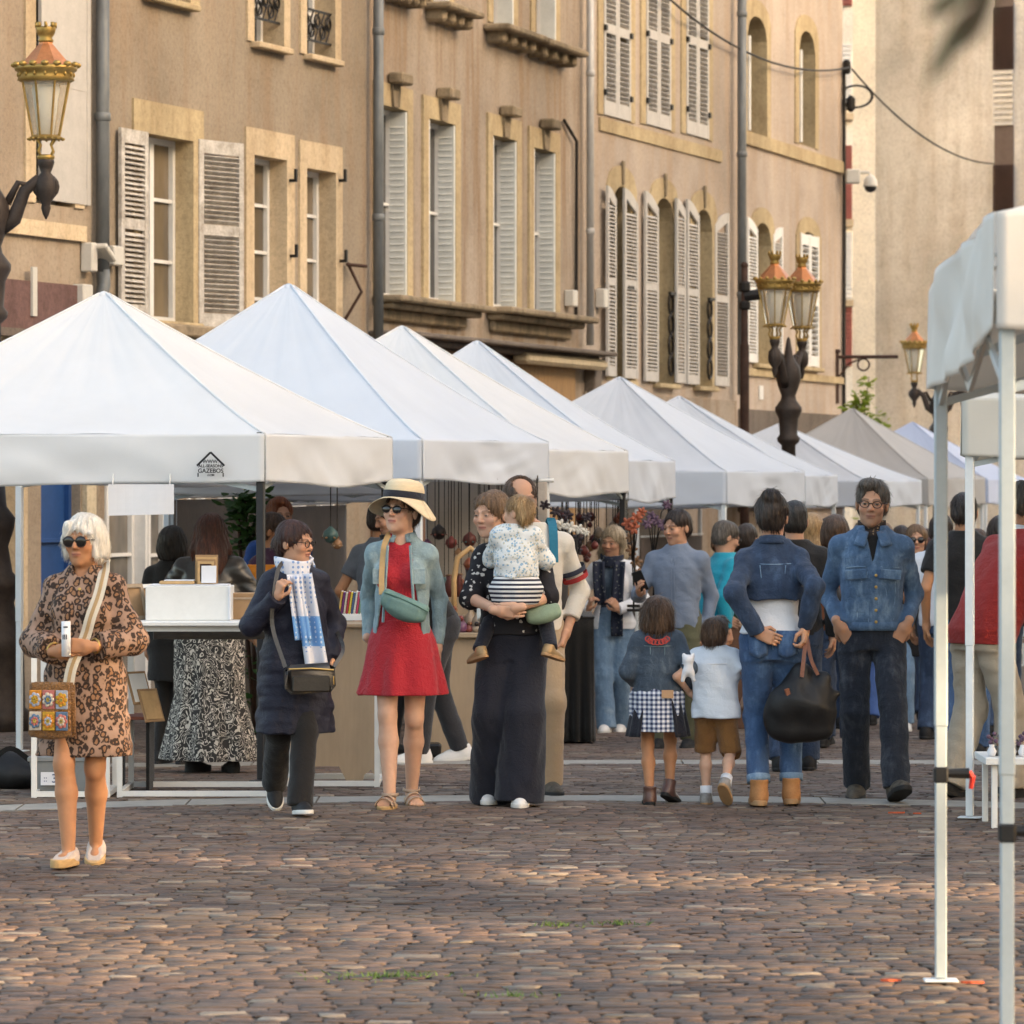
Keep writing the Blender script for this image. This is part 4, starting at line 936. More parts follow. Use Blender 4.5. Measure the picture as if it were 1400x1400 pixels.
# ------------------------------------------------------------ figures: distance fields polygonised with surface nets
class Vol:
    def __init__(s, lo, hi, res, fine=()):
        s.ax = []
        for i in range(3):
            p = [lo[i]]; 
            while p[-1] < hi[i]:
                st = res
                for (l2, h2, r2) in fine:
                    if l2[i] <= p[-1] <= h2[i]: st = r2
                p.append(p[-1] + st)
            s.ax.append(np.array(p, np.float32))
        s.D = np.full([len(a) for a in s.ax], .2, np.float32)
    def sl(s, lo, hi):
        q = tuple(slice(max(0, int(np.searchsorted(a, l)) - 1), int(np.searchsorted(a, h)) + 1) for a, l, h in zip(s.ax, lo, hi))
        return q, s.ax[0][q[0]][:, None, None], s.ax[1][q[1]][None, :, None], s.ax[2][q[2]][None, None, :]
    def put(s, q, d, k, op):
        D = s.D[q]
        if D.size == 0: return
        if op == 'u':
            if k <= 0: s.D[q] = np.minimum(D, d)
            else:
                h = np.clip(.5 + .5 * (D - d) / k, 0, 1); s.D[q] = D * (1 - h) + d * h - k * h * (1 - h)
        else:
            d = -d
            if k <= 0: s.D[q] = np.maximum(D, d)
            else:
                h = np.clip(.5 - .5 * (D - d) / k, 0, 1); s.D[q] = D * (1 - h) + d * h + k * h * (1 - h)
    def cap(s, a, b, ra, rb, k=.02, op='u', flat=False):
        a = np.array(a, np.float32); b = np.array(b, np.float32); m = max(ra, rb) + k + .02
        q, x, y, z = s.sl(np.minimum(a, b) - m, np.maximum(a, b) + m)
        ab = b - a; L2 = float(ab @ ab) + 1e-12; L = math.sqrt(L2)
        px, py, pz = x - a[0], y - a[1], z - a[2]
        t0 = (px * ab[0] + py * ab[1] + pz * ab[2]) / L2; t = np.clip(t0, 0, 1)
        d = np.sqrt((px - t * ab[0]) ** 2 + (py - t * ab[1]) ** 2 + (pz - t * ab[2]) ** 2) - (ra + (rb - ra) * t)
        if flat: d = np.maximum(d, (t0 - 1) * L)
        s.put(q, d, k, op)
    def ell(s, c, r, k=.02, op='u', Rm=None):
        c = np.array(c, np.float32); r = np.array(r, np.float32); m = (float(r.max()) if Rm is not None else r) + k + .02
        q, x, y, z = s.sl(c - m, c + m); px, py, pz = x - c[0], y - c[1], z - c[2]
        if Rm is not None:
            A = np.array(Rm.transposed()); px, py, pz = [A[i, 0] * px + A[i, 1] * py + A[i, 2] * pz for i in range(3)]
        k0 = np.sqrt((px / r[0]) ** 2 + (py / r[1]) ** 2 + (pz / r[2]) ** 2); k1 = np.sqrt((px / r[0] ** 2) ** 2 + (py / r[1] ** 2) ** 2 + (pz / r[2] ** 2) ** 2) + 1e-6
        s.put(q, k0 * (k0 - 1) / k1, k, op)
    def box(s, c, h, k=.0, op='u', Rm=None, rnd=.01):
        c = np.array(c, np.float32); h = np.array(h, np.float32); m = (float(np.linalg.norm(h)) if Rm is not None else h) + k + .02
        q, x, y, z = s.sl(c - m, c + m); px, py, pz = x - c[0], y - c[1], z - c[2]
        if Rm is not None:
            A = np.array(Rm.transposed()); px, py, pz = [A[i, 0] * px + A[i, 1] * py + A[i, 2] * pz for i in range(3)]
        qx, qy, qz = np.abs(px) - h[0] + rnd, np.abs(py) - h[1] + rnd, np.abs(pz) - h[2] + rnd
        d = np.sqrt(np.maximum(qx, 0) ** 2 + np.maximum(qy, 0) ** 2 + np.maximum(qz, 0) ** 2) + np.minimum(np.maximum(qx, np.maximum(qy, qz)), 0) - rnd
        s.put(q, d, k, op)
    def stack(s, tab, k=.02, op='u', folds=None, pw=2.0):
        """tab rows: z, cx, cy, half width, half depth ; folds = (count, amp at bottom, amp at top, phase)"""
        T_ = np.array(tab, np.float32); T_ = T_[np.argsort(T_[:, 0])]
        m = float(T_[:, 3:5].max()) + .08
        q, x, y, z = s.sl((T_[:, 1].min() - m, T_[:, 2].min() - m, T_[0, 0] - .05), (T_[:, 1].max() + m, T_[:, 2].max() + m, T_[-1, 0] + .05))
        zz = z.ravel(); cx, cy, a, b = [np.interp(zz, T_[:, 0], T_[:, i])[None, None, :].astype(np.float32) for i in (1, 2, 3, 4)]
        ux, uy = (x - cx) / a, (y - cy) / b
        r = np.sqrt(ux ** 2 + uy ** 2) if pw == 2.0 else (np.abs(ux) ** pw + np.abs(uy) ** pw) ** (1 / pw)
        if folds:
            n, a0, a1, ph = folds; f = ((zz - T_[0, 0]) / (T_[-1, 0] - T_[0, 0]))[None, None, :]
            th = np.arctan2(uy, ux); am = a0 + (a1 - a0) * np.clip(f, 0, 1)
            r = r / (1 + am * (np.sin(n * th + ph + 1.2 * f) * .6 + np.sin((2 * n - 3) * th + 2 * ph) * .4))
        d = (r - 1) * np.minimum(a, b) * .9
        d = np.maximum(d, np.maximum(T_[0, 0] - z, z - T_[-1, 0]))
        s.put(q, d, k, op)
    def wrinkle(s, amp, sc, seed=0, aniso=(1, 1, 1)):
        rg = np.random.default_rng(seed); X, Y, Z = s.ax[0][:, None, None], s.ax[1][None, :, None], s.ax[2][None, None, :]
        tot = 0
        w1 = np.sin(X * 9 + Z * 7 + seed) + np.sin(Y * 11 - Z * 5)
        for i in range(4):
            v = rg.normal(0, 1, 3) * np.array(aniso); v = v / np.linalg.norm(v) * sc * (1.0 + .7 * i); ph = rg.uniform(0, 6)
            tot = tot + np.sin(X * v[0] + Y * v[1] + Z * v[2] + ph + w1 * (1.3 + .4 * i)) / (1 + .5 * i)
        s.D += (amp * tot / 2.2).astype(np.float32)
    def cut(s, n, p):                      # keep the side that n points away from
        X, Y, Z = s.ax[0][:, None, None], s.ax[1][None, :, None], s.ax[2][None, None, :]
        s.D = np.maximum(s.D, (X - p[0]) * n[0] + (Y - p[1]) * n[1] + (Z - p[2]) * n[2])
    def mesh(s):
        D = s.D; D[0] = D[-1] = .2; D[:, 0] = D[:, -1] = .2; D[:, :, 0] = D[:, :, -1] = .2
        nx, ny, nz = D.shape; S = D < 0
        c = np.zeros((nx - 1, ny - 1, nz - 1), np.uint8)
        for i in (0, 1):
            for j in (0, 1):
                for k in (0, 1): c += S[i:nx - 1 + i, j:ny - 1 + j, k:nz - 1 + k]
        act = (c > 0) & (c < 8); I = np.argwhere(act)
        if len(I) == 0: return np.zeros((0, 3)), np.zeros((0, 4), int)
        idx = np.full(act.shape, -1, np.int32); idx[act] = np.arange(len(I))
        acc = np.zeros((len(I), 3)); cnt = np.zeros(len(I))
        i, j, k = I.T; ax = s.ax
        base = np.stack([ax[0][i], ax[1][j], ax[2][k]], 1); step = np.stack([ax[0][i + 1], ax[1][j + 1], ax[2][k + 1]], 1) - base
        for a in range(3):
            o = [m for m in range(3) if m != a]
            for u in (0, 1):
                for v in (0, 1):
                    p = [i, j, k]; p[o[0]] = p[o[0]] + u; p[o[1]] = p[o[1]] + v; q = list(p); q[a] = q[a] + 1
                    d0 = D[tuple(p)]; d1 = D[tuple(q)]; m = (d0 < 0) != (d1 < 0)
                    t = np.where(m, d0 / np.where(m, d0 - d1, 1), 0)
                    pos = np.zeros((len(I), 3)); pos[:, a] = t; pos[:, o[0]] = u; pos[:, o[1]] = v
                    acc += pos * m[:, None]; cnt += m
        V = base + step * acc / cnt[:, None]
        Fs = []
        for a in range(3):
            o = [(a + 1) % 3, (a + 2) % 3]
            sa = [slice(1, n - 1) for n in D.shape]; sb = list(sa); sa[a] = slice(0, D.shape[a] - 1); sb[a] = slice(1, D.shape[a])
            A, B = S[tuple(sa)], S[tuple(sb)]; E = np.argwhere(A != B)
            off = np.ones(3, int); off[a] = 0; E0 = E + off
            fl = A[tuple(E.T)]
            def vid(du, dv):
                q = E0.copy(); q[:, o[0]] += du; q[:, o[1]] += dv; return idx[tuple(q.T)]
            f = np.stack([vid(-1, -1), vid(0, -1), vid(0, 0), vid(-1, 0)], 1)
            f[~fl] = f[~fl][:, ::-1]; Fs.append(f)
        return V, np.concatenate(Fs)

def lerp(a, b, t): return tuple(x + (y - x) * t for x, y in zip(a, b))
def ik(a, c, l1, l2, hint):
    a, c, hint = Vector(a), Vector(c), Vector(hint); v = c - a; d = min(v.length, (l1 + l2) * .999); v.normalize(); c = a + v * d
    x = (l1 * l1 - l2 * l2 + d * d) / (2 * d); h = math.sqrt(max(l1 * l1 - x * x, 0)); n = hint - v * hint.dot(v); n.normalize()
    return a + v * x + n * h, c

m_skin = {}
def skinmat(name, tone):
    if name in m_skin: return m_skin[name]
    t = NT(name); at = t.n('ShaderNodeVertexColor', layer_name='Col'); v = t.obj()
    t.color(t.mix(.5, at.outputs[0], t.ramp(t.noise(v, 38, 4), [(.3, .82), (.7, 1.0)]), 'MULTIPLY')); t.set('Roughness', .58); t.set('Specular IOR Level', .25)
    t.set('Subsurface Weight', .12); t.set('Subsurface Radius', (.01, .004, .002)); t.set('Subsurface Scale', 1.0)
    t.bump(t.noise(v, 300, 3), .12, .002); m_skin[name] = t.m; return t.m
def hairmat(name, c, c2, rough=.42):
    if name in _mc: return _mc[name]
    t = NT(name); v = t.obj((1, 1, .12)); w_ = t.obj((.8, .8, .25))
    n1 = t.noise(v, 90, 4, .7, .6); n2 = t.noise(w_, 14, 3)
    t.color(t.ramp(t.math('MULTIPLY_ADD', n2, .4, t.math('MULTIPLY', n1, .6)), [(.36, sc3(c, .65)), (.5, c), (.66, c2)])); t.set('Roughness', rough); t.set('Specular IOR Level', .4)
    t.bump(n1, .8, .012); _mc[name] = t.m; return t.m

class Person:
    """Local frame: feet on z=0, facing -Y, person's left hand at +X. Joints given for a 1.70 m figure and scaled."""
    def __init__(s, xpx, ypx, H, face, label, female=True, lean=(0, 0), head=(0, 0, 0), legs=None, arms=None, headk=1.07, res=.009, group=None, build=1.0, sh=None, d=None, gz_=None, headoff=(0, 0)):
        s.k = k = H / 1.70; s.f = female; s.res = res; s.b = build
        if d is None: loc = GP(xpx, ypx)
        else: loc = Vector(((xpx - 700) * d / F, d, g(d)))
        if gz_ is not None: loc.z = gz_
        s.root = empty('person', loc, R(face), label, 'person', group); s.loc = loc
        s.hk = headk; s.lean = lean; s.head = head
        sw = (sh or (.158 if female else .182)) - .014; hw = .078 if female else .088
        def tors(z): f = max(0, (z - .9) / .53); return (lean[0] * f, lean[1] * f)
        s.tors = lambda z: tuple(v * k for v in tors(z / k))
        J = s.J = {}
        lx, ly = tors(1.38)
        L = {'L': {'ankle': (.09, .02, .085), 'yaw': 0, 'pitch': 0}, 'R': {'ankle': (-.09, .02, .085), 'yaw': 0, 'pitch': 0}}
        for sd in 'LR':
            if legs and sd in legs: L[sd].update(legs[sd])
        s.feet = {}
        for sd, sg in (('L', 1), ('R', -1)):
            hip = (sg * hw, 0, .90); an = L[sd]['ankle']
            kn, an = ik(hip, an, .425, .405, (sg * .12, -1, 0))
            J['hip' + sd] = Vector(hip) * k; J['knee' + sd] = kn * k; J['ankle' + sd] = an * k
            s.feet[sd] = (R(L[sd]['yaw']), R(L[sd]['pitch']))
            shd = Vector((sg * sw + lx, ly + .005, 1.350))
            A = {'wrist': (sg * (sw + .075), -.02, .86), 'hint': (sg * .35, 1, 0), 'palm': None, 'curl': .45, 'dir': None}
            if arms and sd in arms: A.update(arms[sd])
            el, wr = ik(shd, Vector(A['wrist']) + Vector((0, 0, 0)), .285, .255, A['hint'])
            J['sh' + sd] = shd * k; J['el' + sd] = el * k; J['wr' + sd] = wr * k; J['arm' + sd] = A
        nx, ny = tors(1.45)
        J['neck'] = Vector((nx, ny + .01, 1.44)) * k
        J['headc'] = Vector((nx + headoff[0], ny - .012 + headoff[1], 1.70 - .113 * headk)) * k
        s.HR = Matrix.Rotation(R(head[0]), 3, 'Z') @ Matrix.Rotation(R(head[1]), 3, 'X') @ Matrix.Rotation(R(head[2]), 3, 'Y')
        s.hs = k * headk
    def hp(s, p): return s.J['headc'] + s.HR @ (Vector(p) * s.hs)
    def bounds(s, m=.12):
        P_ = [v for n, v in s.J.items() if isinstance(v, Vector)]
        lo = [min(p[i] for p in P_) - m for i in range(3)]; hi = [max(p[i] for p in P_) + m for i in range(3)]
        hc = s.J['headc']; r = .17 * s.hs
        lo = [min(l, hc[i] - r) for i, l in enumerate(lo)]; hi = [max(h, hc[i] + r) for i, h in enumerate(hi)]; lo[2] = -.02
        return lo, hi
    def put(s, vol, name, mat, parent=None, col=None):
        V, Fc = vol.mesh()
        if len(V) == 0: return None
        return np_obj(name, V, Fc, mat, parent or s.root, True, col(V) if col else None)
    def torso(s, e=0.0, belly=0.0):
        k, b = s.k, s.b
        if s.f: T_ = [(.80, .150, .095), (.92, .162, .108), (1.05, .122, .088), (1.18, .132, .098), (1.30, .138, .098), (1.37, .108, .082), (1.42, .070, .062), (1.47, .050, .050)]
        else: T_ = [(.80, .150, .100), (.92, .156, .110), (1.05, .142, .102), (1.18, .158, .112), (1.30, .162, .112), (1.37, .128, .092), (1.42, .080, .068), (1.47, .056, .056)]
        out = []
        for z, a, d in T_:
            cx, cy = s.tors(z * k); bb = b if z < 1.4 else 1
            f = belly * math.exp(-((z - 1.02) / .16) ** 2)
            out.append((z * k, cx, cy - f * .5 * k, a * k * bb + e + f * .3 * k, d * k * bb + e + f * k))
        return out
    # ---- skin
    def skin(s, tone=(.50, .27, .17), brow=(.08, .05, .03), lips=(.42, .14, .11), stubble=0, old=0, hands=True, eyes=True, mat=None, legs=False, feet=False):
        k, h = s.k, s.hs; lo, hi = s.bounds(.12); hc = s.J['headc']; r = .15 * h
        v = Vol(lo, hi, s.res * 1.2, [((hc[0] - r, hc[1] - r, hc[2] - .155 * h), (hc[0] + r, hc[1] + r, hc[2] + .14 * h), .0046 * max(1, s.res / .009))])
        J = s.J
        v.stack(s.torso(-.008)); lk = k if legs else k * .72; fk = k if feet else k * .78
        for sd, sg in (('L', 1), ('R', -1)):
            v.cap((s.tors(1.4 * k)[0] + sg * .02 * k, s.tors(1.4 * k)[1], 1.40 * k), J['sh' + sd], .044 * k, .044 * k, .04)
            v.cap(J['sh' + sd], J['el' + sd], .043 * k, .035 * k, .02); v.cap(J['el' + sd], J['wr' + sd], .036 * k, .024 * k, .015)
            H_, K_, A_ = J['hip' + sd], J['knee' + sd], J['ankle' + sd]
            v.cap(H_, K_, .078 * lk, .050 * lk, .03); m1 = K_.lerp(A_, .35); bk = Vector((0, .018 * lk, 0))
            v.cap(K_, m1 + bk, .047 * lk, .053 * lk, .02); v.cap(m1 + bk, A_, .052 * lk, .033 * lk, .02)
            v.cap(K_ + Vector((0, -.010, .01)) * lk, K_ + Vector((0, -.010, -.02)) * lk, .040 * lk, .038 * lk, .02)
            Rf = s.foot_R(sd); f = lambda p: A_ + Rf @ (Vector(p) * fk)
            v.cap(f((0, .025, -.045)), f((0, -.10, -.062)), .030 * fk, .024 * fk, .03); v.ell(f((0, -.075, -.058)), (.040 * fk, .06 * fk, .024 * fk), .015, Rm=Rf)
            for t_ in range(5):
                xx = (-.03 + .015 * t_) * sg * -1; v.cap(f((xx, -.12, -.066)), f((xx * 1.05, -.145 + abs(t_ - 1) * .006, -.068)), .011 * fk, .009 * fk, .004)
        # neck and head
        hp = s.hp; N = J['neck']
        v.cap(N - Vector((0, 0, .03 * k)), hp((0, .022, -.05)), .056 * k, .050 * h, .03)
        v.ell(hp((0, .014, .036)), Vector((.074, .094, .077)) * h, .03, Rm=s.HR); v.ell(hp((0, -.022, -.028)), Vector((.059, .068, .082)) * h, .03, Rm=s.HR)
        v.ell(hp((0, -.036, -.072)), Vector((.044, .044, .034)) * h, .03, Rm=s.HR); v.ell(hp((0, -.068, -.093)), Vector((.020, .017, .016)) * h, .02, Rm=s.HR)
        for sg in (-1, 1):
            v.ell(hp((sg * .036, -.066, -.022)), Vector((.024, .020, .020)) * h, .025, Rm=s.HR)
            v.ell(hp((sg * .030, -.098, .006)), Vector((.017, .013, .010)) * h, .012, 's', Rm=s.HR)
            v.ell(hp((sg * .030, -.079, .005)), Vector((.0145, .011, .0105)) * h, .003, Rm=s.HR)
            v.ell(hp((sg * .075, .012, -.006)), Vector((.009, .019, .030)) * h, .008, Rm=s.HR)
            v.cap(hp((sg * .012, -.088, .024)), hp((sg * .042, -.078, .026)), .008 * h, .007 * h, .012)
            v.ell(hp((sg * .010, -.094, -.026)), Vector((.008, .009, .007)) * h, .006, Rm=s.HR)
        v.cap(hp((0, -.086, .014)), hp((0, -.104, -.020)), .0085 * h, .0115 * h, .010)
        v.ell(hp((0, -.087, -.050)), Vector((.022, .010, .0055)) * h, .005, Rm=s.HR); v.ell(hp((0, -.085, -.060)), Vector((.018, .010, .006)) * h, .005, Rm=s.HR)
        v.cap(hp((-.02, -.097, -.0545)), hp((.02, -.097, -.0545)), .0022 * h, .0022 * h, .003, 's')
        V, Fc = v.mesh()
        if hands:
            for sd in 'LR':
                V2, F2 = s.hand(sd)
                Fc = np.concatenate([Fc, F2 + len(V)]); V = np.concatenate([V, V2])
        # complexion: brows, lips, eyes and a little colour on nose, cheeks
        A = np.array(s.HR.transposed()); q = ((V - np.array(hc)) @ A.T) / h
        tone = np.array(tone); C = np.repeat(tone[None], len(V), 0).astype(np.float32)
        x, y, z = np.abs(q[:, 0]), q[:, 1], q[:, 2]; fr = (y < -.045) & (np.abs(q[:, 2]) < .12)
        def blend(w, c):
            nonlocal C; w = np.clip(w, 0, 1)[:, None]; C = C * (1 - w) + np.array(c) * w
        blend(.35 * fr * np.exp(-((x - .04) / .018) ** 2 - ((z + .022) / .02) ** 2), tone * np.array([1.1, .72, .68])); blend(.3 * fr * np.exp(-(x / .016) ** 2 - ((z + .022) / .016) ** 2), tone * np.array([1.05, .75, .72]))
        if stubble: blend(stubble * fr * np.clip((-.03 - z) / .02, 0, 1), np.array(brow) * 2.2)
        blend(.8 * fr * (y < -.066) * np.exp(-((z - .029 + (x - .028) ** 2 * 9) / .0042) ** 2) * (x > .011) * (x < .048), brow)
        blend(.9 * fr * (y < -.075) * np.exp(-((z + .055) / .0085) ** 2) * (x < .022), lips); blend(.9 * fr * (y < -.07) * np.exp(-((z + .0545) / .002) ** 2) * (x < .023), np.array(lips) * .45)
        if eyes:
            ex, ez = (x - .030) / .0118, (z - .005) / .0038
            er = ex ** 2 + ez ** 2; e_ = fr * (y < -.068)
            blend(.75 * e_ * np.clip(1.9 - er, 0, 1) * (er > .9), tone * .45); blend(e_ * (er < 1.0), (.30, .27, .245)); blend(e_ * ((x - .030) ** 2 + (z - .0055) ** 2 < .0058 ** 2), (.045, .032, .025))
            blend(.8 * e_ * (np.abs(ez - 1.05) < .3) * (np.abs(ex) < 1.05), (.05, .035, .03))
        s.body = np_obj('body', V, Fc, mat or skinmat('skin', tone), s.root, True, C)
        return s.body
    def hand(s, sd):
        k = s.k; J = s.J; A = J['arm' + sd]; sg = 1 if sd == 'L' else -1
        w = J['wr' + sd]; fd = (w - J['el' + sd]).normalized()
        if A['dir'] is not None: fd = Vector(A['dir']).normalized()
        pn = Vector(A['palm']) if A['palm'] else Vector((-sg, .15, 0))       # where the palm faces
        pn = (pn - fd * pn.dot(fd)).normalized(); sdv = fd.cross(pn) * (1 if sd == 'L' else -1)   # towards the thumb
        sdv = -sdv if A.get('flip') else sdv
        hk = k * (.96 if s.f else 1.04) * (1.12 if k < .75 else 1)
        def p(a, b, c): return w + (fd * a + sdv * b + pn * c) * hk
        lo = w - Vector((.24, .24, .24)) * hk; hi = w + Vector((.24, .24, .24)) * hk; pts = []
        prims = [('c', p(-.03, 0, 0), p(.02, 0, 0), .025, .027, .01)]
        for b in (-.027, -.009, .009, .027): prims.append(('c', p(.015, b * .7, 0), p(.085, b, -.002), .016, .0125, .012))
        cu = A['curl']
        for i, (b, l) in enumerate(((.029, .070), (.010, .079), (-.009, .074), (-.027, .058))):
            c1 = cu * (1 + .12 * i); o = p(.085, b, 0); a = 0; rr = .0088 if s.f else .0096
            for j, (fr, t_) in enumerate(((.46, .75), (.30, .95), (.24, .6))):
                a += c1 * t_; q = o + (fd * math.cos(a) + pn * math.sin(a) + sdv * b * .6) * (l * fr) * hk
                prims.append(('c', o, q, rr * (1 - .08 * j), rr * (.93 - .1 * j), .004)); o = q
        t0 = p(.022, .030, .006); t1 = p(.055, .052, .018 + .015 * cu); t2 = p(.085, .052 - .012 * cu, .026 + .02 * cu)
        prims += [('c', p(.0, .012, 0), t0, .018, .016, .012), ('c', t0, t1, .0125, .0110, .008), ('c', t1, t2, .0105, .0085, .004)]
        al = [q for pr in prims for q in (pr[1], pr[2])]
        v = Vol([min(q[i] for q in al) - .03 for i in range(3)], [max(q[i] for q in al) + .03 for i in range(3)], .0042 * max(1, s.res / .009))
        for _, a, b, ra, rb, kk in prims: v.cap(a, b, ra * hk, rb * hk, kk * hk)
        return v.mesh()
    def foot_R(s, sd):
        yaw, pit = s.feet[sd]; return Matrix.Rotation(yaw, 3, 'Z') @ Matrix.Rotation(pit, 3, 'X')
    # ---- clothes
    def trousers(s, mat, name='trousers', e=.014, knee=.060, ank=.052, hem=.06, top=1.04, wr=.0035, belly=0, taper=None, shorts=None, thigh=.088, res=None):
        k, J = s.k, s.J; lo, hi = s.bounds(.14); hi[2] = (top + .04) * k; v = Vol(lo, hi, res or s.res)
        v.stack([r for r in s.torso(e, belly) if r[0] < (top + .14) * k] , .03)
        for sd in 'LR':
            H_, K_, A_ = J['hip' + sd], J['knee' + sd], J['ankle' + sd]
            v.cap(H_ + Vector((0, .012 * k, -.02)), K_, (thigh + e * .4) * k, knee * k, .035, flat=bool(shorts))
            if not shorts:
                dn = (A_ - K_).normalized(); end = A_ + dn * (.085 - hem) * k
                v.cap(K_, end, knee * k, ank * k, .025, flat=True)
            else: v.cap(K_, K_ + (A_ - K_).normalized() * .01, knee * k, knee * k, .01, flat=True)
        (v.wrinkle(wr, 22, 11 + len(name), (1.5, 1.5, .35)), v.wrinkle(wr * .25, 40, 4, (1, 1, .5))) if 'wide' in name else (v.wrinkle(wr, 24, 11 + len(name), (.8, .8, 1.6)), v.wrinkle(wr * .35, 52, 4 + len(name), (.6, .6, 1.8))); v.cut((0, 0, 1), (0, 0, top * k))
        return s.put(v, name, mat)
    def seams(s, mat, e, lines, r=.0035, name='seam_stitching'):
        k = s.k; T_ = np.array(s.torso(e)); mb = MB()
        for ln in lines:
            pts = []
            for (x, z, sgn) in ln:
                cx, cy, a, b = [float(np.interp(z * k, T_[:, 0], T_[:, i])) for i in (1, 2, 3, 4)]; q = min(.98, abs(x * k / a)); pts.append((cx + x * k, cy + sgn * b * (1 - q ** 2.25) ** (1 / 2.25) + sgn * .001, z * k))
            mb.tube(surf_strap(pts, 0, 0) if len(pts) > 2 else pts, r, 5)
        return mb.build(name, mat, s.root, True)
    def top(s, mat, name='shirt', e=.016, hem=.88, sleeve='long', sl_e=.014, cuff=.0, flare=.0, wr=.004, belly=0, neck=.0, open_=None, collar=None, hang=0.0, sleeve_w=None, res=None, bust=.0, zt=1.465):
        """upper garment; sleeve long/three/short/none ; open_ = (half width at neck, half width at hem)"""
        k, J = s.k, s.J; lo, hi = s.bounds(.14); lo[2] = max(lo[2], (hem - .25) * k); v = Vol(lo, hi, res or s.res)
        tt = s.torso(e, belly); tab = []
        hz = hem * k
        zs = sorted({hz} | {r[0] for r in tt if r[0] > hz})
        T_ = np.array(tt)
        for z in zs:
            row = [z] + [float(np.interp(z, T_[:, 0], T_[:, i])) for i in (1, 2, 3, 4)]
            f = max(0, (1.12 * k - z) / max(1e-3, (1.12 - hem) * k)) if hem < 1.1 else 0
            row[3] += flare * k * f; row[4] += flare * .8 * k * f
            if hang and z < 1.2 * k: row[3] = max(row[3], (.135 + hang) * k * s.b + e); row[4] = max(row[4], (.10 + hang) * k * s.b + e)
            tab.append(row)
        v.stack(tab, .02, pw=2.25)
        if s.f:
            for sg in (-1, 1):
                cx, cy = s.tors(1.24 * k); v.ell((cx + sg * .066 * k, cy - .075 * k, 1.235 * k), Vector((.062, .060, .062)) * k + Vector((e, e, e)) * .6, .04)
        cx, cy = s.tors(1.4 * k)
        for sd, sg in (('L', 1), ('R', -1)):
            S_, E_, W__ = J['sh' + sd], J['el' + sd], J['wr' + sd]
            v.cap((cx + sg * .025 * k, cy, 1.405 * k), S_, .036 * k + e * .8, .042 * k + e * .8, .05)
            if sleeve == 'none': continue
            v.ell(S_ - Vector((0, 0, .006 * k)), Vector((.042, .046, .046)) * k + Vector((e, e, e)) * .6, .03)
            if sleeve == 'short': v.cap(S_, S_.lerp(E_, .62), .050 * k + sl_e, .050 * k + sl_e, .025, flat=True); continue
            sw = sleeve_w or .037
            v.cap(S_, E_, .043 * k + sl_e, sw * k + sl_e, .03)
            dn = (W__ - E_); tlen = {'long': 1.0, 'three': .55, 'rolled': .35}[sleeve] + cuff / max(dn.length, .01)
            v.cap(E_, E_ + dn * tlen, sw * k + sl_e, (sw - (.010 if sleeve == 'long' else 0)) * k + sl_e * .9, .02, flat=True)
        if wr: v.wrinkle(wr * .9, 24, 5 + len(name) + len(s.root['label']), (1, 1, 1.5)); v.wrinkle(wr * .35, 50, 9 + len(s.root['label']), (.6, .6, 1.8))
        if open_:
            X, Y, Z = v.ax[0][:, None, None], v.ax[1][None, :, None], v.ax[2][None, None, :]
            f = np.clip((1.45 * k - Z) / ((1.45 - hem) * k), 0, 1); ox = open_[2] * k if len(open_) > 2 else 0
            wd = (open_[0] + (open_[1] - open_[0]) * f) * k; c0 = s.tors(1.4 * k)[0] * (1 - f) + ox
            zt_ = np.interp(Z.ravel(), [r[0] for r in tab], [r[2] for r in tab])[None, None, :]
            dd = np.maximum(np.abs(X - c0) - wd, Y - (zt_ - .02))
            v.D = np.maximum(v.D, -dd)
        v.cut((0, 0, 1), (0, 0, zt * k))
        if neck:
            c = J['neck']; v.ell((c[0], c[1] - .05 * k - neck * .3, c[2] + .02 * k), (neck * .75, .09 * k, neck), .01, 's')
        o = s.put(v, name, mat)
        if collar:
            c = J['neck']; mb = MB(); n = 22
            def fn(u, w_):
                a = math.pi * 1.5 + (u - .5) * 2 * math.pi * .90 + math.pi; rr = (.066 + .018 * w_) * k; 
                sp = 1 + .25 * max(0, -math.sin(a)) * w_
                return Vector((c[0] + math.cos(a) * rr * 1.08 * sp, c[1] + .004 + math.sin(a) * rr * 1.0 * sp, c[2] + (.035 - .045 * w_ + .012 * math.sin(a)) * k))
            mb.sheet(fn, n, 3, .006); mb.build('collar', collar if not isinstance(collar, bool) else mat, o, True)
        return o
    def skirt(s, mat, name='skirt', top=1.02, hem=.5, w0=.0, w1=.24, d1=None, folds=(9, .06, .0, 0), wr=.002, e=.016, cx=0, cy=0, res=None, mid=None):
        k = s.k; T_ = np.array(s.torso(e)); row0 = [float(np.interp(top * k, T_[:, 0], T_[:, i])) for i in (1, 2, 3, 4)]
        hipz = .90; rowh = [float(np.interp(hipz * k, T_[:, 0], T_[:, i])) for i in (1, 2, 3, 4)]
        tab = [(top * k, *row0)]
        if top > .95: tab.append((hipz * k, rowh[0], rowh[1], rowh[2] + w0, rowh[3] + w0))
        if mid: tab.append((mid[0] * k, cx * k * .5, cy * k * .5, mid[1] * k, mid[2] * k))
        tab.append((hem * k, cx * k, cy * k, w1 * k, (d1 or w1 * .8) * k)); lo, hi = s.bounds(.16)
        lo[0] = min(lo[0], -w1 * k - .08 + cx * k); hi[0] = max(hi[0], w1 * k + .08 + cx * k); lo[1] = min(lo[1], -w1 * k - .1 + cy * k); hi[1] = max(hi[1], w1 * k + .1 + cy * k)
        lo[2] = hem * k - .05; hi[2] = top * k + .05
        v = Vol(lo, hi, res or s.res); v.stack(tab, .0, folds=folds); v.wrinkle(wr, 20, len(name), (1, 1, .5)); v.wrinkle(wr * .7, 48, 3 + len(name), (1.4, 1.4, .4)); return s.put(v, name, mat)
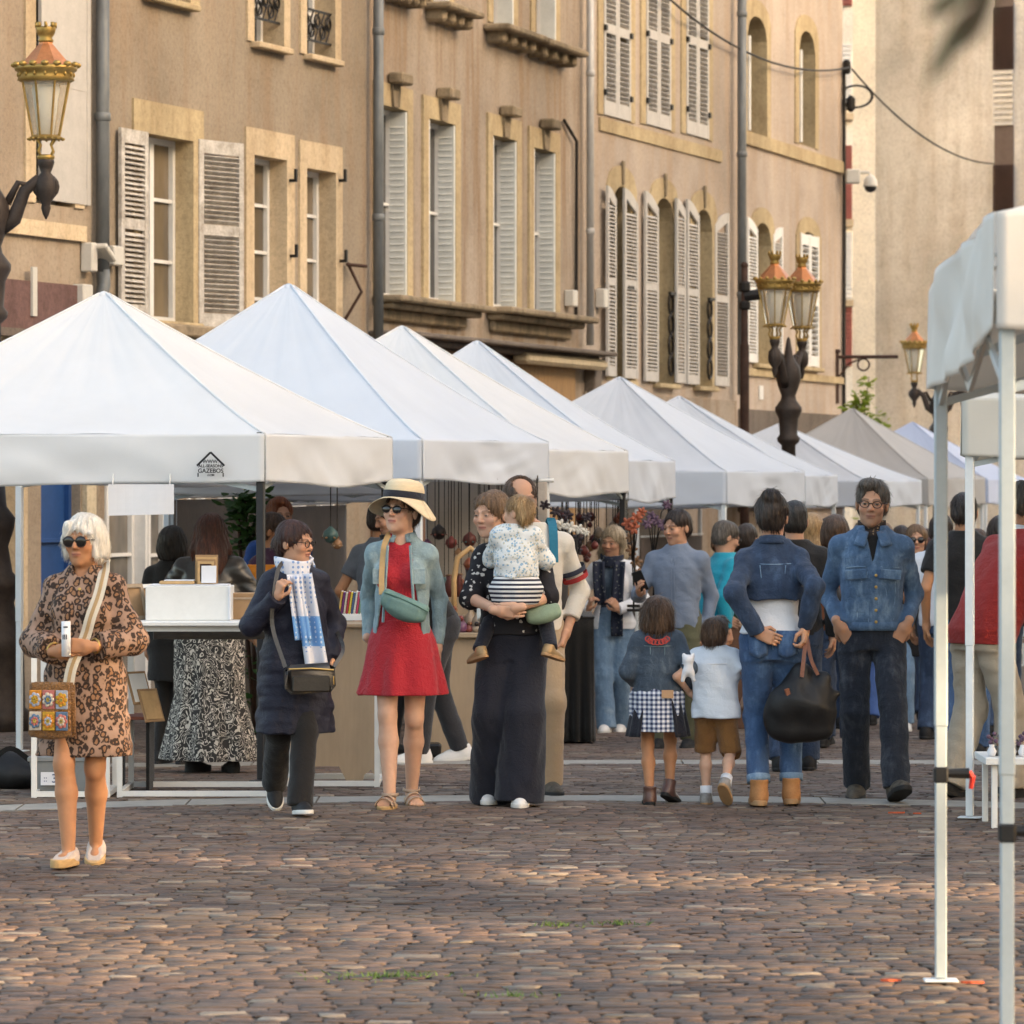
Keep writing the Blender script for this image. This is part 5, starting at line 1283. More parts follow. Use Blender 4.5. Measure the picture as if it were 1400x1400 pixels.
    def shoes(s, mat, sole, kind='sneaker', detail=None):
        k, J = s.k, s.J
        for sd, sg in (('L', 1), ('R', -1)):
            A_ = J['ankle' + sd]; Rf = s.foot_R(sd); hk = k * (1.0 if s.f else 1.08) * (1.1 if k < .75 else 1)
            lo = [-.09, -.24, -.12]; hi = [.09, .12, .2]
            def mk(fn, name, mt, parent, zlo=-.088, zhi=None, res=.0055):
                v = Vol(lo, hi, res * max(1, s.res / .009)); fn(v); v.cut((0, 0, -1), (0, 0, zlo * 1.0))
                if zhi is not None: v.cut((0, 0, 1), (0, 0, zhi))
                V, Fc = v.mesh(); V = (V * hk) @ np.array(Rf).T + np.array(A_); V[:, 2] -= (hk - k) * -.085 * 0
                return np_obj(name, V, Fc, mt, parent, True)
            if kind == 'sandal':
                def fs(v): v.ell((0, .02, -.074), (.036, .055, .05), .02); v.ell((0, -.075, -.074), (.045, .085, .05), .03)
                so_ = mk(fs, 'sandal', sole, s.root, -.100, -.074)
                mb = MB()
                for yy, zz, w_ in ((-.055, -.034, .047), (-.105, -.046, .046)):
                    mb.sheet(lambda u, q_: Vector((math.cos(math.pi * (1 - u)) * w_, yy + .03 * (q_ - .5), -.078 + math.sin(math.pi * u) * (zz + .090))), 12, 2, .004)
                mb.sheet(lambda u, q_: Vector((math.cos(math.pi * (1 - u) * 1.0) * .043, .02 - math.sin(math.pi * u) * .055 + .0, .0 - .02 + .018 * (q_ - .5) - .03 * math.sin(math.pi * u) * 0)), 12, 1, .004)
                mb.v = [tuple(Rf @ (Vector(q) * hk) + A_) for q in mb.v]; mb.build('strap', mat, so_, True); continue
            def up(v):
                v.ell((0, .025, -.05), (.040, .052, .062), .02); v.ell((0, -.07, -.066), (.046, .10, .042), .04); v.cap((0, .02, -.04), (0, -.06, -.05), .036, .034, .03)
                if kind == 'boot': v.cap((0, .008, -.03), (0, .016, .055), .044, .052, .03, flat=True)
                elif kind in ('sneaker', 'hiker'): v.cap((0, .012, -.03), (0, .02, .012), .040, .043, .02, flat=True)
                elif kind == 'slip': v.cut((0, -.25, .97), (0, 0, -.012))
            u_ = mk(up, 'shoe', mat, s.root)
            th = {'sneaker': .026, 'boot': .03, 'slip': .040, 'hiker': .028}[kind]
            def sl(v): v.ell((0, .02, -.074), (.043, .062, .2), .02); v.ell((0, -.08, -.074), (.050, .095, .2), .04)
            mk(sl, 'sole', sole, u_, -.0885, -.088 + th)
            if kind in ('sneaker', 'hiker', 'boot') and detail:
                mb = MB()
                for i in range(4):
                    yy = -.045 - .018 * i; zz = -.012 - .0075 * i; mb.tube([(-.022, yy, zz - .008), (0, yy, zz + .003), (.022, yy, zz - .008)], .0035, 5)
                mb.v = [tuple(Rf @ (Vector(q) * hk) + A_) for q in mb.v]; mb.build('laces', detail, u_, True)
    # ---- hair, spectacles
    def hair(s, mat, style='short', name='hair', vol=1.0, part=None):
        h = s.hs; hp = s.hp; HR = s.HR; hc = s.J['headc']; lo = hc - Vector((.2, .22, .20)) * h; hi = hc + Vector((.2, .24, .19)) * h
        if style in ('long', 'longback'): lo.z -= .22 * h
        v = Vol(lo, hi, .0055 * max(1, s.res / .009)); E = lambda c, r, kk=.02, op='u': v.ell(hp(c), Vector(r) * h, kk, op, HR)
        if style in ('short', 'crop', 'balding'):
            t = .006 * vol if style == 'crop' else .011 * vol
            E((0, .018, .042), (.074 + t, .092 + t, .076 + t))
            E((0, .045, -.01), (.074 + t * .6, .066 + t * .6, .075))
            E((0, -.112, -.010), (.066, .070, .092), .010, 's'); E((0, -.115, .02), (.055, .05, .066), .012, 's')                    # face
            for sg in (-1, 1): E((sg * .085, -.02, -.035), (.03, .045, .050), .008, 's'); 
            E((0, .05, -.13), (.12, .12, .06), .012, 's')
            if style == 'balding': E((0, -.06, .10), (.055, .075, .06), .015, 's')
            elif vol > 1.0: E((-.02, -.045, .10), (.05, .045, .03 * vol), .03); E((0, -.095, .045), (.06, .03, .035), .012, 's')
        elif style in ('bob', 'bobback', 'kid'):
            t = .014 * vol; E((0, .02, .038), (.078 + t, .096 + t, .078 + t))
            for sg in (-1, 1): E((sg * .070, .018, -.035), (.026 * vol + .006, .066, .080), .03)
            E((0, .075, -.03), (.078, .045, .095), .03)
            E((0, -.112, -.035), (.068, .070, .100), .012, 's'); E((0, -.02, -.165), (.2, .2, .055), .012, 's')
            if style == 'bob': v.cap(hp((-.045, -.070, .082)), hp((.066, -.072, .040)), .018 * h, .012 * h, .02); v.cap(hp((-.045, -.066, .082)), hp((-.076, -.055, .0)), .016 * h, .011 * h, .02)
        elif style in ('long', 'longback'):
            t = .013; E((0, .02, .040), (.076 + t, .094 + t, .077 + t))
            for sg in (-1, 1):
                v.cap(hp((sg * .074, .02, .03)), hp((sg * .090, .02, -.10)), .026 * h, .036 * h, .03); v.cap(hp((sg * .088, .02, -.10)), hp((sg * .098, -.015, -.24)), .036 * h, .026 * h, .03)
                v.cap(hp((sg * .098, -.015, -.24)), hp((sg * .092, -.02, -.31)), .026 * h, .012 * h, .02)
            E((0, .07, -.06), (.085, .045, .14), .04); E((0, .08, -.17), (.095, .045, .13), .04)
            E((0, -.115, -.035), (.066, .075, .105), .012, 's')
        elif style in ('bun', 'tied'):
            t = .010 * vol; E((0, .018, .040), (.075 + t, .094 + t, .077 + t)); E((0, .06, -.02), (.068, .05, .07), .03)
            E((0, -.114, -.020), (.064, .072, .096), .012, 's')
            for sg in (-1, 1): E((sg * .088, -.03, -.04), (.03, .045, .045), .008, 's')
            E((0, .04, -.125), (.12, .13, .05), .012, 's')
            if style == 'bun': E((0, .085, .055 if part is None else part), (.048 * vol, .044 * vol, .044 * vol), .012)
            else: E((0, .115, .0), (.035, .035, .045), .012)
        if style == 'bob' and vol > 1.1: E((0, .0, -.150), (.2, .2, .082), .012, 's')
        # locks
        rg = np.random.default_rng(len(s.root['label'])); X, Y, Z = [a.astype(np.float32) for a in (v.ax[0][:, None, None], v.ax[1][None, :, None], v.ax[2][None, None, :])]
        th = np.arctan2(Y - hc[1], X - hc[0]); zz = (Z - hc[2]) / h
        v.D += (.0018 * h * (np.sin(th * 17 + zz * 16 + 2 * np.sin(zz * 22)) + .7 * np.sin(th * 31 - zz * 23 + 1.3)) + (.0035 if style in ('bun', 'tied', 'bob') else .0018) * h * np.sin(X * 140 / h * .2 + Y * 24 + Z * 31 / h)).astype(np.float32)
        V, Fc = v.mesh()
        if len(V) == 0: return None
        if s.res < .0115:      # loose strands lying over the mass of hair
            nf = np.cross(V[Fc[:, 2]] - V[Fc[:, 0]], V[Fc[:, 3]] - V[Fc[:, 1]]); N_ = np.zeros_like(V)
            for i in range(4): np.add.at(N_, Fc[:, i], nf)
            N_ /= np.maximum(np.linalg.norm(N_, axis=1, keepdims=True), 1e-12)
            ns = 900 if s.res < .008 else 450; pick = rg.integers(0, len(V), ns); top_ = np.array(hc) + np.array(HR @ Vector((0, .045, .10))) * h
            p = V[pick] + N_[pick] * .001; n_ = N_[pick]; pts = [p]; wob = rg.normal(0, .35, (ns, 3)); L = rg.uniform(.006, .014, (ns, 1)) * (1.3 if 'long' in style or ('bob' in style and vol < 1.1) else .7)
            for st in range(5):
                dr = (p - top_) * 2.0 + np.array([0, 0, -.16]) + wob * .06; dr -= n_ * np.sum(dr * n_, 1, keepdims=True); dr /= np.maximum(np.linalg.norm(dr, axis=1, keepdims=True), 1e-9)
                p = p + (dr + n_ * rg.uniform(-.12, .28, (ns, 1))) * L; pts.append(p)
            sd = np.cross(dr, n_); sd /= np.maximum(np.linalg.norm(sd, axis=1, keepdims=True), 1e-9)
            vs = []; 
            for st, q in enumerate(pts):
                w_ = (.0014, .0015, .0014, .0012, .0009, .0003)[st]; vs += [q - sd * w_, q + sd * w_]
            S_ = np.stack(vs, 1); m_ = S_.shape[1]; base = len(V) + np.arange(ns)[:, None] * m_
            Fs = np.concatenate([base + np.array([2 * i, 2 * i + 1, 2 * i + 3, 2 * i + 2]) for i in range(5)]); V = np.concatenate([V, S_.reshape(-1, 3)]); Fc = np.concatenate([Fc, Fs])
        return np_obj(name, V, Fc, mat, s.root, True)
    def glasses(s, mat, lens=None, R_=.022, name='glasses', sq=.85):
        h = s.hs; mb = MB(); ob = []
        for sg in (-1, 1): mb.torus((sg * .031, -.100, .004), R_, .0026, Matrix.Rotation(R(90), 3, 'X') , 20, 6, sy=sq); mb.tube([(sg * (.031 + R_), -.098, .010), (sg * .068, -.085, .012), (sg * .080, .005, .008)], .0024, 5)
        mb.tube([(-.010, -.101, .008), (0, -.104, .010), (.010, -.101, .008)], .0026, 5)
        mb.v = [tuple(s.hp(q)) for q in mb.v]; o = mb.build(name, mat, s.root, True)
        if lens:
            lb = MB()
            for sg in (-1, 1): lb.ball((sg * .031, -.0995, .004), (R_ * .98, .004, R_ * sq * .98), 16, 6)
            lb.v = [tuple(s.hp(q)) for q in lb.v]; lb.build('lenses', lens, o, True)
        return o
    def ring(s, pts, r, mat, name, n=8, parent=None, flat=None):
        mb = MB(); mb.tube(pts, r, n); return mb.build(name, mat, parent or s.root, True)
def world_of(per, p):      # local point of a person -> world
    M_ = Matrix.Translation(per.root.location) @ Matrix.Rotation(per.root.rotation_euler.z, 4, 'Z'); return M_ @ Vector(p)
def surf_strap(pts, w, th, up=None):
    """flat strap through points; width direction from up list"""
    pts = [Vector(p) for p in pts]
    # resample smooth (Catmull-Rom)
    q = []
    P_ = [pts[0] * 2 - pts[1]] + pts + [pts[-1] * 2 - pts[-2]]
    for i in range(1, len(P_) - 2):
        for j in range(6):
            t = j / 6; a, b, c, d = P_[i - 1], P_[i], P_[i + 1], P_[i + 2]
            q.append(.5 * (2 * b + (c - a) * t + (2 * a - 5 * b + 4 * c - d) * t * t + (3 * b - a - 3 * c + d) * t ** 3))
    q.append(pts[-1]); return q
def strap_obj(pts, w, mat, name, parent, th=.004, nrm=(0, -1, 0)):
    q = surf_strap(pts, w, th); mb = MB(); n = len(q); nrm0 = Vector(nrm); vs = []
    for i, p in enumerate(q):
        t = (q[min(i + 1, n - 1)] - q[max(0, i - 1)]).normalized(); sd = t.cross(nrm0); sd = sd.normalized() if sd.length > 1e-4 else Vector((1, 0, 0)); nn = sd.cross(t).normalized()
        for a, b in ((-1, -1), (1, -1), (1, 1), (-1, 1)): vs.append(p + sd * a * w / 2 + nn * b * th / 2)
    fs = [(i * 4 + k, i * 4 + (k + 1) % 4, (i + 1) * 4 + (k + 1) % 4, (i + 1) * 4 + k) for i in range(n - 1) for k in range(4)] + [(3, 2, 1, 0), tuple((n - 1) * 4 + k for k in range(4))]
    mb.add(vs, fs); return mb.build(name, mat, parent)
# ------------------------------------------------------------ cloth materials
def cloth(name, c, rough=.85, var=.12, weave=350, bump=.25, c2=None, big=3.0, sheen=.15):
    if name in _mc: return _mc[name]
    t = NT(name); v = t.obj(); n = t.noise(v, big, 4); w_ = t.noise(v, weave, 2)
    t.color(t.ramp(t.math('MULTIPLY_ADD', w_, .3, t.math('MULTIPLY', n, .7)), [(.3, sc3(c, 1 - var)), (.7, c2 or sc3(c, 1 + var))])); t.set('Roughness', rough); t.set('Specular IOR Level', .2); t.set('Sheen Weight', sheen)
    t.bump(t.math('ADD', w_, t.math('MULTIPLY', t.noise(v, 26, 4, .6, 1.2), 2.6)), bump + .05, .010); _mc[name] = t.m; return t.m
def denim(name, c, fade):
    t = NT(name); v = t.obj(); n = t.noise(v, 4.5, 5, .6); n2 = t.noise(t.obj((1, 1, .35)), 26, 4, .6); tw = t.noise(t.obj((1, 1, .3), (.4, .5, .3)), 380, 2)
    f = t.math('ADD', t.math('MULTIPLY', n, .55), t.math('MULTIPLY', n2, .45))
    t.color(t.mix(.35, t.ramp(f, [(.36, sc3(c, .72)), (.52, c), (.68, fade)]), t.ramp(tw, [(.3, .5), (.7, 1)]), 'MULTIPLY')); t.set('Roughness', .85); t.set('Specular IOR Level', .2); t.set('Sheen Weight', .1)
    t.bump(t.math('ADD', tw, t.math('MULTIPLY', t.noise(v, 24, 4, .6, 1.4), 2.8)), .42, .011); return t.m
def leopard():
    t = NT('leopard_print_cloth'); v0 = t.obj((1, 1, .8)); wob = t.n('ShaderNodeVectorMath', operation='ADD')
    nz = t.n('ShaderNodeTexNoise'); t.l(v0, nz.inputs[0]); nz.inputs['Scale'].default_value = 34; sc_ = t.n('ShaderNodeVectorMath', operation='SCALE'); t.l(nz.outputs[1], sc_.inputs[0]); sc_.inputs[3].default_value = .028
    t.l(v0, wob.inputs[0]); t.l(sc_.outputs[0], wob.inputs[1])
    d = t.vor(wob.outputs[0], 37); n = t.noise(v0, 60, 2)
    q = t.math('MULTIPLY_ADD', t.math('SUBTRACT', n, .5), .35, d)
    base = t.ramp(q, [(.0, (.22, .115, .06)), (.27, (.24, .125, .065)), (.30, (.030, .018, .013)), (.53, (.035, .02, .014)), (.59, (.27, .17, .12)), (1, (.31, .20, .145))])
    t.color(base); t.set('Roughness', .75); t.set('Specular IOR Level', .25); t.bump(t.noise(t.obj((1, 1, .3)), 18, 4, .6, .8), .4, .012); return t.m
def paisley():
    t = NT('paisley_print_cloth'); v = t.obj((1, 1, .8)); n = t.n('ShaderNodeTexNoise'); t.l(v, n.inputs[0]); n.inputs['Scale'].default_value = 13; n.inputs['Detail'].default_value = 1.0; n.inputs['Distortion'].default_value = 2.2
    a = t.math('ABSOLUTE', t.math('SUBTRACT', n.outputs[0], .5)); l1 = t.math('LESS_THAN', a, .022)
    a2 = t.math('ABSOLUTE', t.math('SUBTRACT', n.outputs[0], .36)); l2 = t.math('LESS_THAN', a2, .018); a3 = t.math('GREATER_THAN', n.outputs[0], .655)
    d = t.vor(v, 26); l4 = t.math('LESS_THAN', d, .16)
    f = t.math('MAXIMUM', t.math('MAXIMUM', l1, l2), t.math('MAXIMUM', a3, l4)); t.color(t.mix(f, (.018, .016, .015), (.50, .46, .40))); t.set('Roughness', .8); return t.m
def sprigs(name, base, dots, sc, th=.22, c3=None):
    t = NT(name); v = t.obj(); d = t.vor(v, sc); n = t.noise(v, sc * 3, 2); q = t.math('MULTIPLY_ADD', t.math('SUBTRACT', n, .5), .6, d); f = t.math('LESS_THAN', q, th)
    col = dots if c3 is None else t.ramp(t.noise(v, sc * .8, 1), [(.40, dots), (.5, c3), (.6, dots)], 'CONSTANT')
    t.color(t.mix(f, base, col)); t.set('Roughness', .8); t.set('Specular IOR Level', .2); t.bump(t.noise(v, 20, 3, .6, .8), .3, .01); return t.m
def bands(name, axis, period, c1, c2, duty=.5, off=0.0):
    t = NT(name); v = t.obj(); x = t.xyz(v); m = t.math('FRACT', t.math('ADD', t.math('DIVIDE', x[axis], period), off + 50)); t.color(t.mix(t.math('LESS_THAN', m, duty), c1, c2)); t.set('Roughness', .85); return t.m
def gingham():
    t = NT('navy_gingham_cloth'); v = t.obj(); x = t.xyz(v)
    fx = t.math('LESS_THAN', t.math('FRACT', t.math('ADD', t.math('DIVIDE', x[0], .026), 50)), .5); fz = t.math('LESS_THAN', t.math('FRACT', t.math('ADD', t.math('DIVIDE', x[2], .026), 50)), .5)
    s_ = t.math('MULTIPLY', t.math('ADD', fx, fz), .5); t.color(t.ramp(s_, [(0, (.66, .67, .70)), (.25, (.22, .25, .34)), (.75, (.02, .03, .08))], 'CONSTANT')); t.set('Roughness', .85)
    return t.m
def scarfmat():
    t = NT('dotted_scarf_cloth'); v = t.obj(); x = t.xyz(v); d = t.vor(v, 38, rnd=.15); dots = t.math('LESS_THAN', d, .30)
    zone = t.ramp(x[2], [(0, (.70, .72, .80)), (.5, (.70, .72, .80))]); m = t.math('MULTIPLY', t.math('GREATER_THAN', x[2], .90), t.math('LESS_THAN', x[2], 1.06))
    c = t.mix(m, t.mix(dots, (.58, .59, .65), (.18, .28, .50)), t.mix(dots, (.14, .30, .58), (.50, .57, .68))); hem = t.math('LESS_THAN', x[2], .87); t.color(t.mix(hem, c, (.58, .59, .65))); t.set('Roughness', .9)
    t.bump(t.noise(t.obj((1, 1, .3)), 30, 4, .6), .4, .012); return t.m
m_leopard = leopard(); m_paisley = paisley(); m_ging = gingham(); m_scarf = scarfmat()
m_navycoat = cloth('navy_raincoat_cloth', (.014, .015, .027), .55, .25, 200, .3, sheen=0); m_black = cloth('black_cloth', (.012, .011, .011), .8, .2); m_charcoal = cloth('charcoal_jeans_cloth', (.030, .030, .034), .85, .35)
m_red = cloth('red_knit', (.36, .020, .030), .85, .15, 160, .5); m_redsw = cloth('brick_red_wool', (.33, .032, .028), .92, .2, 240, .4)
d_light = denim('pale_washed_denim', (.25, .345, .375), (.42, .50, .50)); d_mid = denim('mid_blue_denim', (.075, .135, .235), (.21, .31, .43)); d_dark = denim('dark_blue_denim', (.030, .050, .095), (.07, .11, .19)); d_jean = denim('bright_blue_jeans_denim', (.05, .10, .21), (.13, .22, .37)); d_ink = denim('inky_denim', (.020, .026, .040), (.07, .08, .10)); d_sky = denim('faded_sky_denim', (.17, .27, .40), (.36, .46, .56)); d_grey = denim('slate_denim', (.06, .085, .12), (.14, .18, .22))
m_navyt = cloth('navy_twill', (.011, .012, .020), .75, .25, 220, .3); m_sprig = sprigs('black_floral_cloth', (.016, .015, .018), (.48, .45, .42), 24, .24)
m_cardi = sprigs('speckled_cardigan_knit', (.62, .63, .62), (.22, .36, .50), 60, .40, (.45, .42, .30)); m_bstripe = bands('navy_white_stripes', 2, .024, (.62, .62, .62), (.012, .014, .03)); m_cream = cloth('cream_jersey', (.58, .54, .47), .9, .08); m_beige = cloth('beige_chino', (.34, .255, .165), .85, .12); m_sand = cloth('sand_cotton_trousers', (.42, .36, .28), .88, .14)
m_whitet = cloth('white_cotton', (.66, .67, .70), .85, .06); m_boyshirt = cloth('pale_blue_white_shirt_cloth', (.58, .64, .72), .85, .06); m_tan = cloth('caramel_corduroy', (.20, .095, .03), .9, .2, 200, .5); m_bluegrey = cloth('blue_grey_shirt_cloth', (.15, .185, .25), .8, .12); m_olive = cloth('olive_chino', (.085, .085, .05), .85, .2); m_teal = cloth('turquoise_jumper', (.015, .26, .36), .85, .15); m_greyt = cloth('grey_t_shirt_cloth', (.10, .11, .13), .9, .12); m_purple_ = cloth('plum_shirt_cloth', (.05, .018, .04), .85, .2); m_green = cloth('green_shirt_cloth', (.02, .16, .07), .85, .2); m_dkscarf = sprigs('dark_patterned_scarf_cloth', (.025, .03, .05), (.16, .17, .16), 30, .22); m_neckerchief = sprigs('brown_patterned_neckerchief_cloth', (.035, .025, .022), (.26, .17, .10), 55, .26)
m_leather = M('black_leather', (.012, .011, .010), .34, .3, 10, .3, 60, c2=(.03, .026, .022), spec=.5); m_leath_br = M('brown_leather', (.16, .055, .025), .45, .3, 14, .3, 80, spec=.4); m_nylon = M('black_nylon', (.010, .010, .011), .5, .25, 10, .4, 40); m_tanboot = M('tan_suede', (.36, .17, .065), .75, .25, 14, .3, 80); m_brboot = M('bronze_brown_leather', (.085, .04, .03), .4, .35, 14, .3, 60, spec=.5)
m_wsole = M('white_rubber', (.62, .60, .56), .6, .08, 10, .05); m_ksole = M('black_rubber', (.015, .015, .015), .7, .2, 10, .1); m_cork = M('jute_sole', (.48, .31, .14), .85, .15, 6, .6, 160, stretch=(1, 1, 6)); m_tsole = M('tan_rubber', (.33, .20, .10), .7, .15, 10, .1); m_espad = cloth('pale_pink_beige_canvas', (.46, .38, .33), .85, .08); m_wshoe = M('white_shoe_leather', (.66, .65, .63), .5, .06, 10, .1); m_kshoe = M('black_shoe_mesh', (.014, .014, .015), .7, .3, 60, .3); m_hike = M('brown_grey_hiking_shoe', (.055, .045, .035), .75, .5, 24, .4, c2=(.13, .11, .085)); m_goldsh = M('golden_shoe_leather', (.30, .20, .10), .4, .2, 10, .1, metal=.3); m_silver = M('silver_grey_shoe', (.22, .21, .20), .5, .4, 30, .2); m_beigesd = M('beige_sandal_leather', (.36, .26, .19), .6, .1, 10, .1)
h_white = hairmat('white_hair', (.66, .62, .55), (.84, .81, .75)); h_auburn = hairmat('auburn_hair', (.045, .013, .007), (.13, .04, .02)); h_red = hairmat('dark_red_hair', (.030, .010, .007), (.075, .025, .015)); h_brown = hairmat('brown_hair', (.045, .024, .013), (.11, .06, .032)); h_lbrown = hairmat('light_brown_hair', (.12, .068, .034), (.26, .16, .085)); h_blond = hairmat('dark_blond_hair', (.26, .155, .065), (.50, .34, .17)); h_ash = hairmat('ash_blond_hair', (.24, .18, .11), (.46, .38, .27)); h_black = hairmat('black_hair', (.010, .008, .007), (.03, .024, .02)); h_dk = hairmat('dark_brown_hair', (.018, .011, .008), (.05, .03, .02)); h_grey = hairmat('grey_brown_hair', (.07, .055, .042), (.20, .17, .14)); h_ginger = hairmat('ginger_hair', (.16, .045, .015), (.3, .1, .03)); h_ch = hairmat('chestnut_child_hair', (.055, .028, .014), (.15, .08, .04))
m_lens = M('dark_lens', (.012, .009, .008), .08, .1, 3, 0, spec=.6); m_frame = M('dark_spectacle_frame', (.02, .014, .012), .35, .2, 30, 0); m_brass = M('brass_hardware', (.45, .30, .10), .35, .1, 20, 0, metal=.9)
SK = (.47, .26, .165); SKT = (.42, .205, .105); SKP = (.54, .325, .225); SKD = (.36, .19, .11)
STEP = lambda f, b: None
def out(xl, z, sg, y=-.02): return {'wrist': (sg * xl, y, z)}

# ================================================================ 1 leopard dress
p = Person(116, 1182, 1.61, -10, 'white-haired woman in leopard print dress and dark sunglasses walking in front', True, head=(-10, 2, 0), res=.0075, build=.97, sh=.150,
    legs={'R': {'ankle': (-.035, -.17, .098), 'yaw': -6}, 'L': {'ankle': (.02, .13, .105), 'yaw': 10, 'pitch': 16}},
    arms={'R': {'wrist': (-.085, -.205, 1.05), 'hint': (-.75, .5, -.55), 'dir': (.92, -.25, .12), 'palm': (.1, 1, .1), 'curl': .42}, 'L': {'wrist': (.085, -.215, 1.075), 'hint': (.75, .5, -.5), 'dir': (-.95, -.2, .05), 'palm': (-.1, 1, -.1), 'curl': .5}})
p.skin(SKT, (.22, .17, .12), (.40, .15, .11), legs=True)
p.top(m_leopard, 'dress', .020, hem=.535, sleeve='three', sl_e=.017, cuff=.06, flare=.075, hang=.02, sleeve_w=.052, wr=.007, neck=.05)
p.hair(h_white, 'bob', vol=1.12); p.glasses(m_frame, m_lens, .026, 'sunglasses', .92); p.shoes(m_espad, m_cork, 'slip')
k = p.k
mb = MB(); 
for i in range(26):
    a = math.pi * (.12 + .76 * i / 25); mb.ball(p.J['neck'] + Vector((math.cos(a) * .062, -.045 - math.sin(a) * .055, .0 - math.sin(a) * .085)), .0035, 6, 4)
nk = mb.build('necklace', m_brass, p.root, True); mb = MB(); mb.ball(p.J['neck'] + Vector((0, -.105, -.092)), (.012, .005, .014)); mb.build('pendant', m_brass, nk, True)
for sd in 'LR':
    w_ = p.J['wr' + sd]; f_ = (w_ - p.J['el' + sd]).normalized(); mb = MB(); mb.torus(w_ - f_ * .03, .033, .005, f_.to_track_quat('Z', 'Y').to_matrix(), 18, 6); mb.build('bracelet', m_brass, p.root, True)
# rolled paper held upright in the clasped hands
pw = world_of(p, (-.015, -.262, 1.06 * k)); o = empty('rolled_leaflet', pw, p.root.rotation_euler.z, 'white rolled paper held upright by the woman in leopard print', 'leaflet')
mb = MB(); mb.tube([(0, 0, -.03), (.0, -.004, .13)], [.021, .021], 16); mb.build('paper_roll', m_whitet, o, True)
mb = MB()
for q in range(3): mb.box((-.008 + .008 * q, -.0245, .06), (.004, .001, .022)); 
mb.box((.004, -.0255, .105), (.02, .001, .006)); mb.build('print', m_black, o)
# crochet shoulder bag
bc = world_of(p, (-.085, -.225, .775 * k)); o = empty('crochet_bag', bc, p.root.rotation_euler.z + R(-4), 'brown crochet shoulder bag of flowered squares hanging on the leopard print dress', 'bag')
m_cro = cloth('brown_crochet', (.22, .105, .035), .95, .3, 120, 1.0)
mb = MB()
mb.sheet(lambda u, w_: Vector(((u - .5) * (.20 - .015 * w_), -.035 - .022 * math.sin(math.pi * u) * math.sin(math.pi * w_), -.125 + .245 * w_ - .012 * math.sin(math.pi * u) * (1 - w_))), 14, 14, .012)
mb.sheet(lambda u, w_: Vector(((.5 - u) * (.20 - .015 * w_), -.0 + .012 * math.sin(math.pi * u) * math.sin(math.pi * w_), -.125 + .245 * w_)), 14, 14, .012)
for s_ in (-1, 1): mb.bar((s_ * .098, -.018, -.12), (s_ * .092, -.018, .11), .014, .034)
mb.bar((-.098, -.018, -.125), (.098, -.018, -.125), .034, .014); bag = mb.build('pouch', m_cro, o, True)
cols = [(.50, .42, .33), (.44, .25, .03), (.10, .16, .24), (.50, .20, .03), (.42, .14, .12), (.32, .34, .40)]
for i in range(6):
    cx, cz = -.064 + .064 * (i % 3), -.055 + .098 * (i // 3); mb = MB(); yy = -.072
    mb.box((cx, yy + .004, cz), (.058, .006, .086), bev=.003); sq = mb.build('flowered_square', M('crochet_square_%d' % i, cols[i], .95, .2, 60, .5, 200), bag)
    for j, rr, cc in ((0, .026, cols[(i + 2) % 6]), (1, .017, cols[(i + 4) % 6]), (2, .008, (.40, .30, .06))):
        mb = MB()
        for q in range(7): a = 6.283 * q / 7; mb.ball((cx + math.cos(a) * rr * .75, yy - .002 - .002 * j, cz + math.sin(a) * rr * .9), (rr * .42, .004, rr * .42), 8, 5)
        mb.build('petals', M('crochet_yarn_%d_%d' % (i, j), cc, .95, .15, 60, .3), bag, True)
IR = p.root.rotation_euler.z
def loc2bag(q): return Matrix.Rotation(-R(-4), 3, 'Z') @ (Vector(q) - Vector((-.085, -.225, .775 * k)))
m_wstrap = bands('beige_striped_webbing', 0, 1, (.60, .55, .46), (.60, .55, .46)); m_strap2 = cloth('beige_webbing', (.58, .52, .42), .9, .1)
sp = [loc2bag(q) for q in ((.10 * k, .02, 1.475 * k), (.118 * k, -.075, 1.43 * k), (.112 * k, -.150, 1.32 * k), (.085 * k, -.185, 1.22 * k), (.055 * k, -.185, 1.12 * k), (.0, -.215, .98 * k), (-.02, -.225, .86 * k))]
strap_obj(sp, .052, m_strap2, 'strap', o); strap_obj([q + Vector((0, -.004, 0)) for q in sp], .016, M('tan_webbing_stripe', (.36, .24, .12), .9, .1, 40, 0), 'strap_stripe', o)

# ================================================================ 2 navy raincoat and scarf
p = Person(403, 1112, 1.555, 12, 'short-haired woman in navy raincoat with a blue and white scarf, looking sideways', True, head=(48, 4, 0), res=.0075, build=1.0, sh=.154,
    legs={'L': {'ankle': (.0, -.20, .095), 'yaw': 6, 'pitch': -4}, 'R': {'ankle': (-.07, .30, .17), 'yaw': -4, 'pitch': 38}},
    arms={'R': {'wrist': (-.135, -.185, 1.27), 'hint': (-.7, .6, -1), 'dir': (.25, -.35, .9), 'palm': (.9, .5, .0), 'curl': .85}, 'L': {'wrist': (.21, -.03, .90), 'hint': (.6, 1, 0)}})
p.skin(SK, (.09, .05, .035), (.36, .13, .11), hands=True)
p.trousers(m_black, ank=.075, knee=.075, hem=.045); p.top(m_navycoat, 'raincoat', .022, hem=.475, sleeve='long', sl_e=.017, flare=.065, hang=.028, wr=.009, sleeve_w=.048, collar=True)
p.hair(h_red, 'tied', vol=1.05); p.glasses(m_frame, None, .022); p.shoes(m_kshoe, m_wsole, 'sneaker', m_wsole)
k = p.k; N = p.J['neck']
mb = MB(); mb.sheet(lambda u, w_: N + Vector((math.cos(6.283 * u) * (.078 + .012 * math.sin(9 * u + 4 * w_)) * 1.1, math.sin(6.283 * u) * .085 - .012, -.045 + .10 * w_ + .02 * math.sin(6.283 * u) + .006 * math.sin(12.56 * u))), 36, 6, .014)
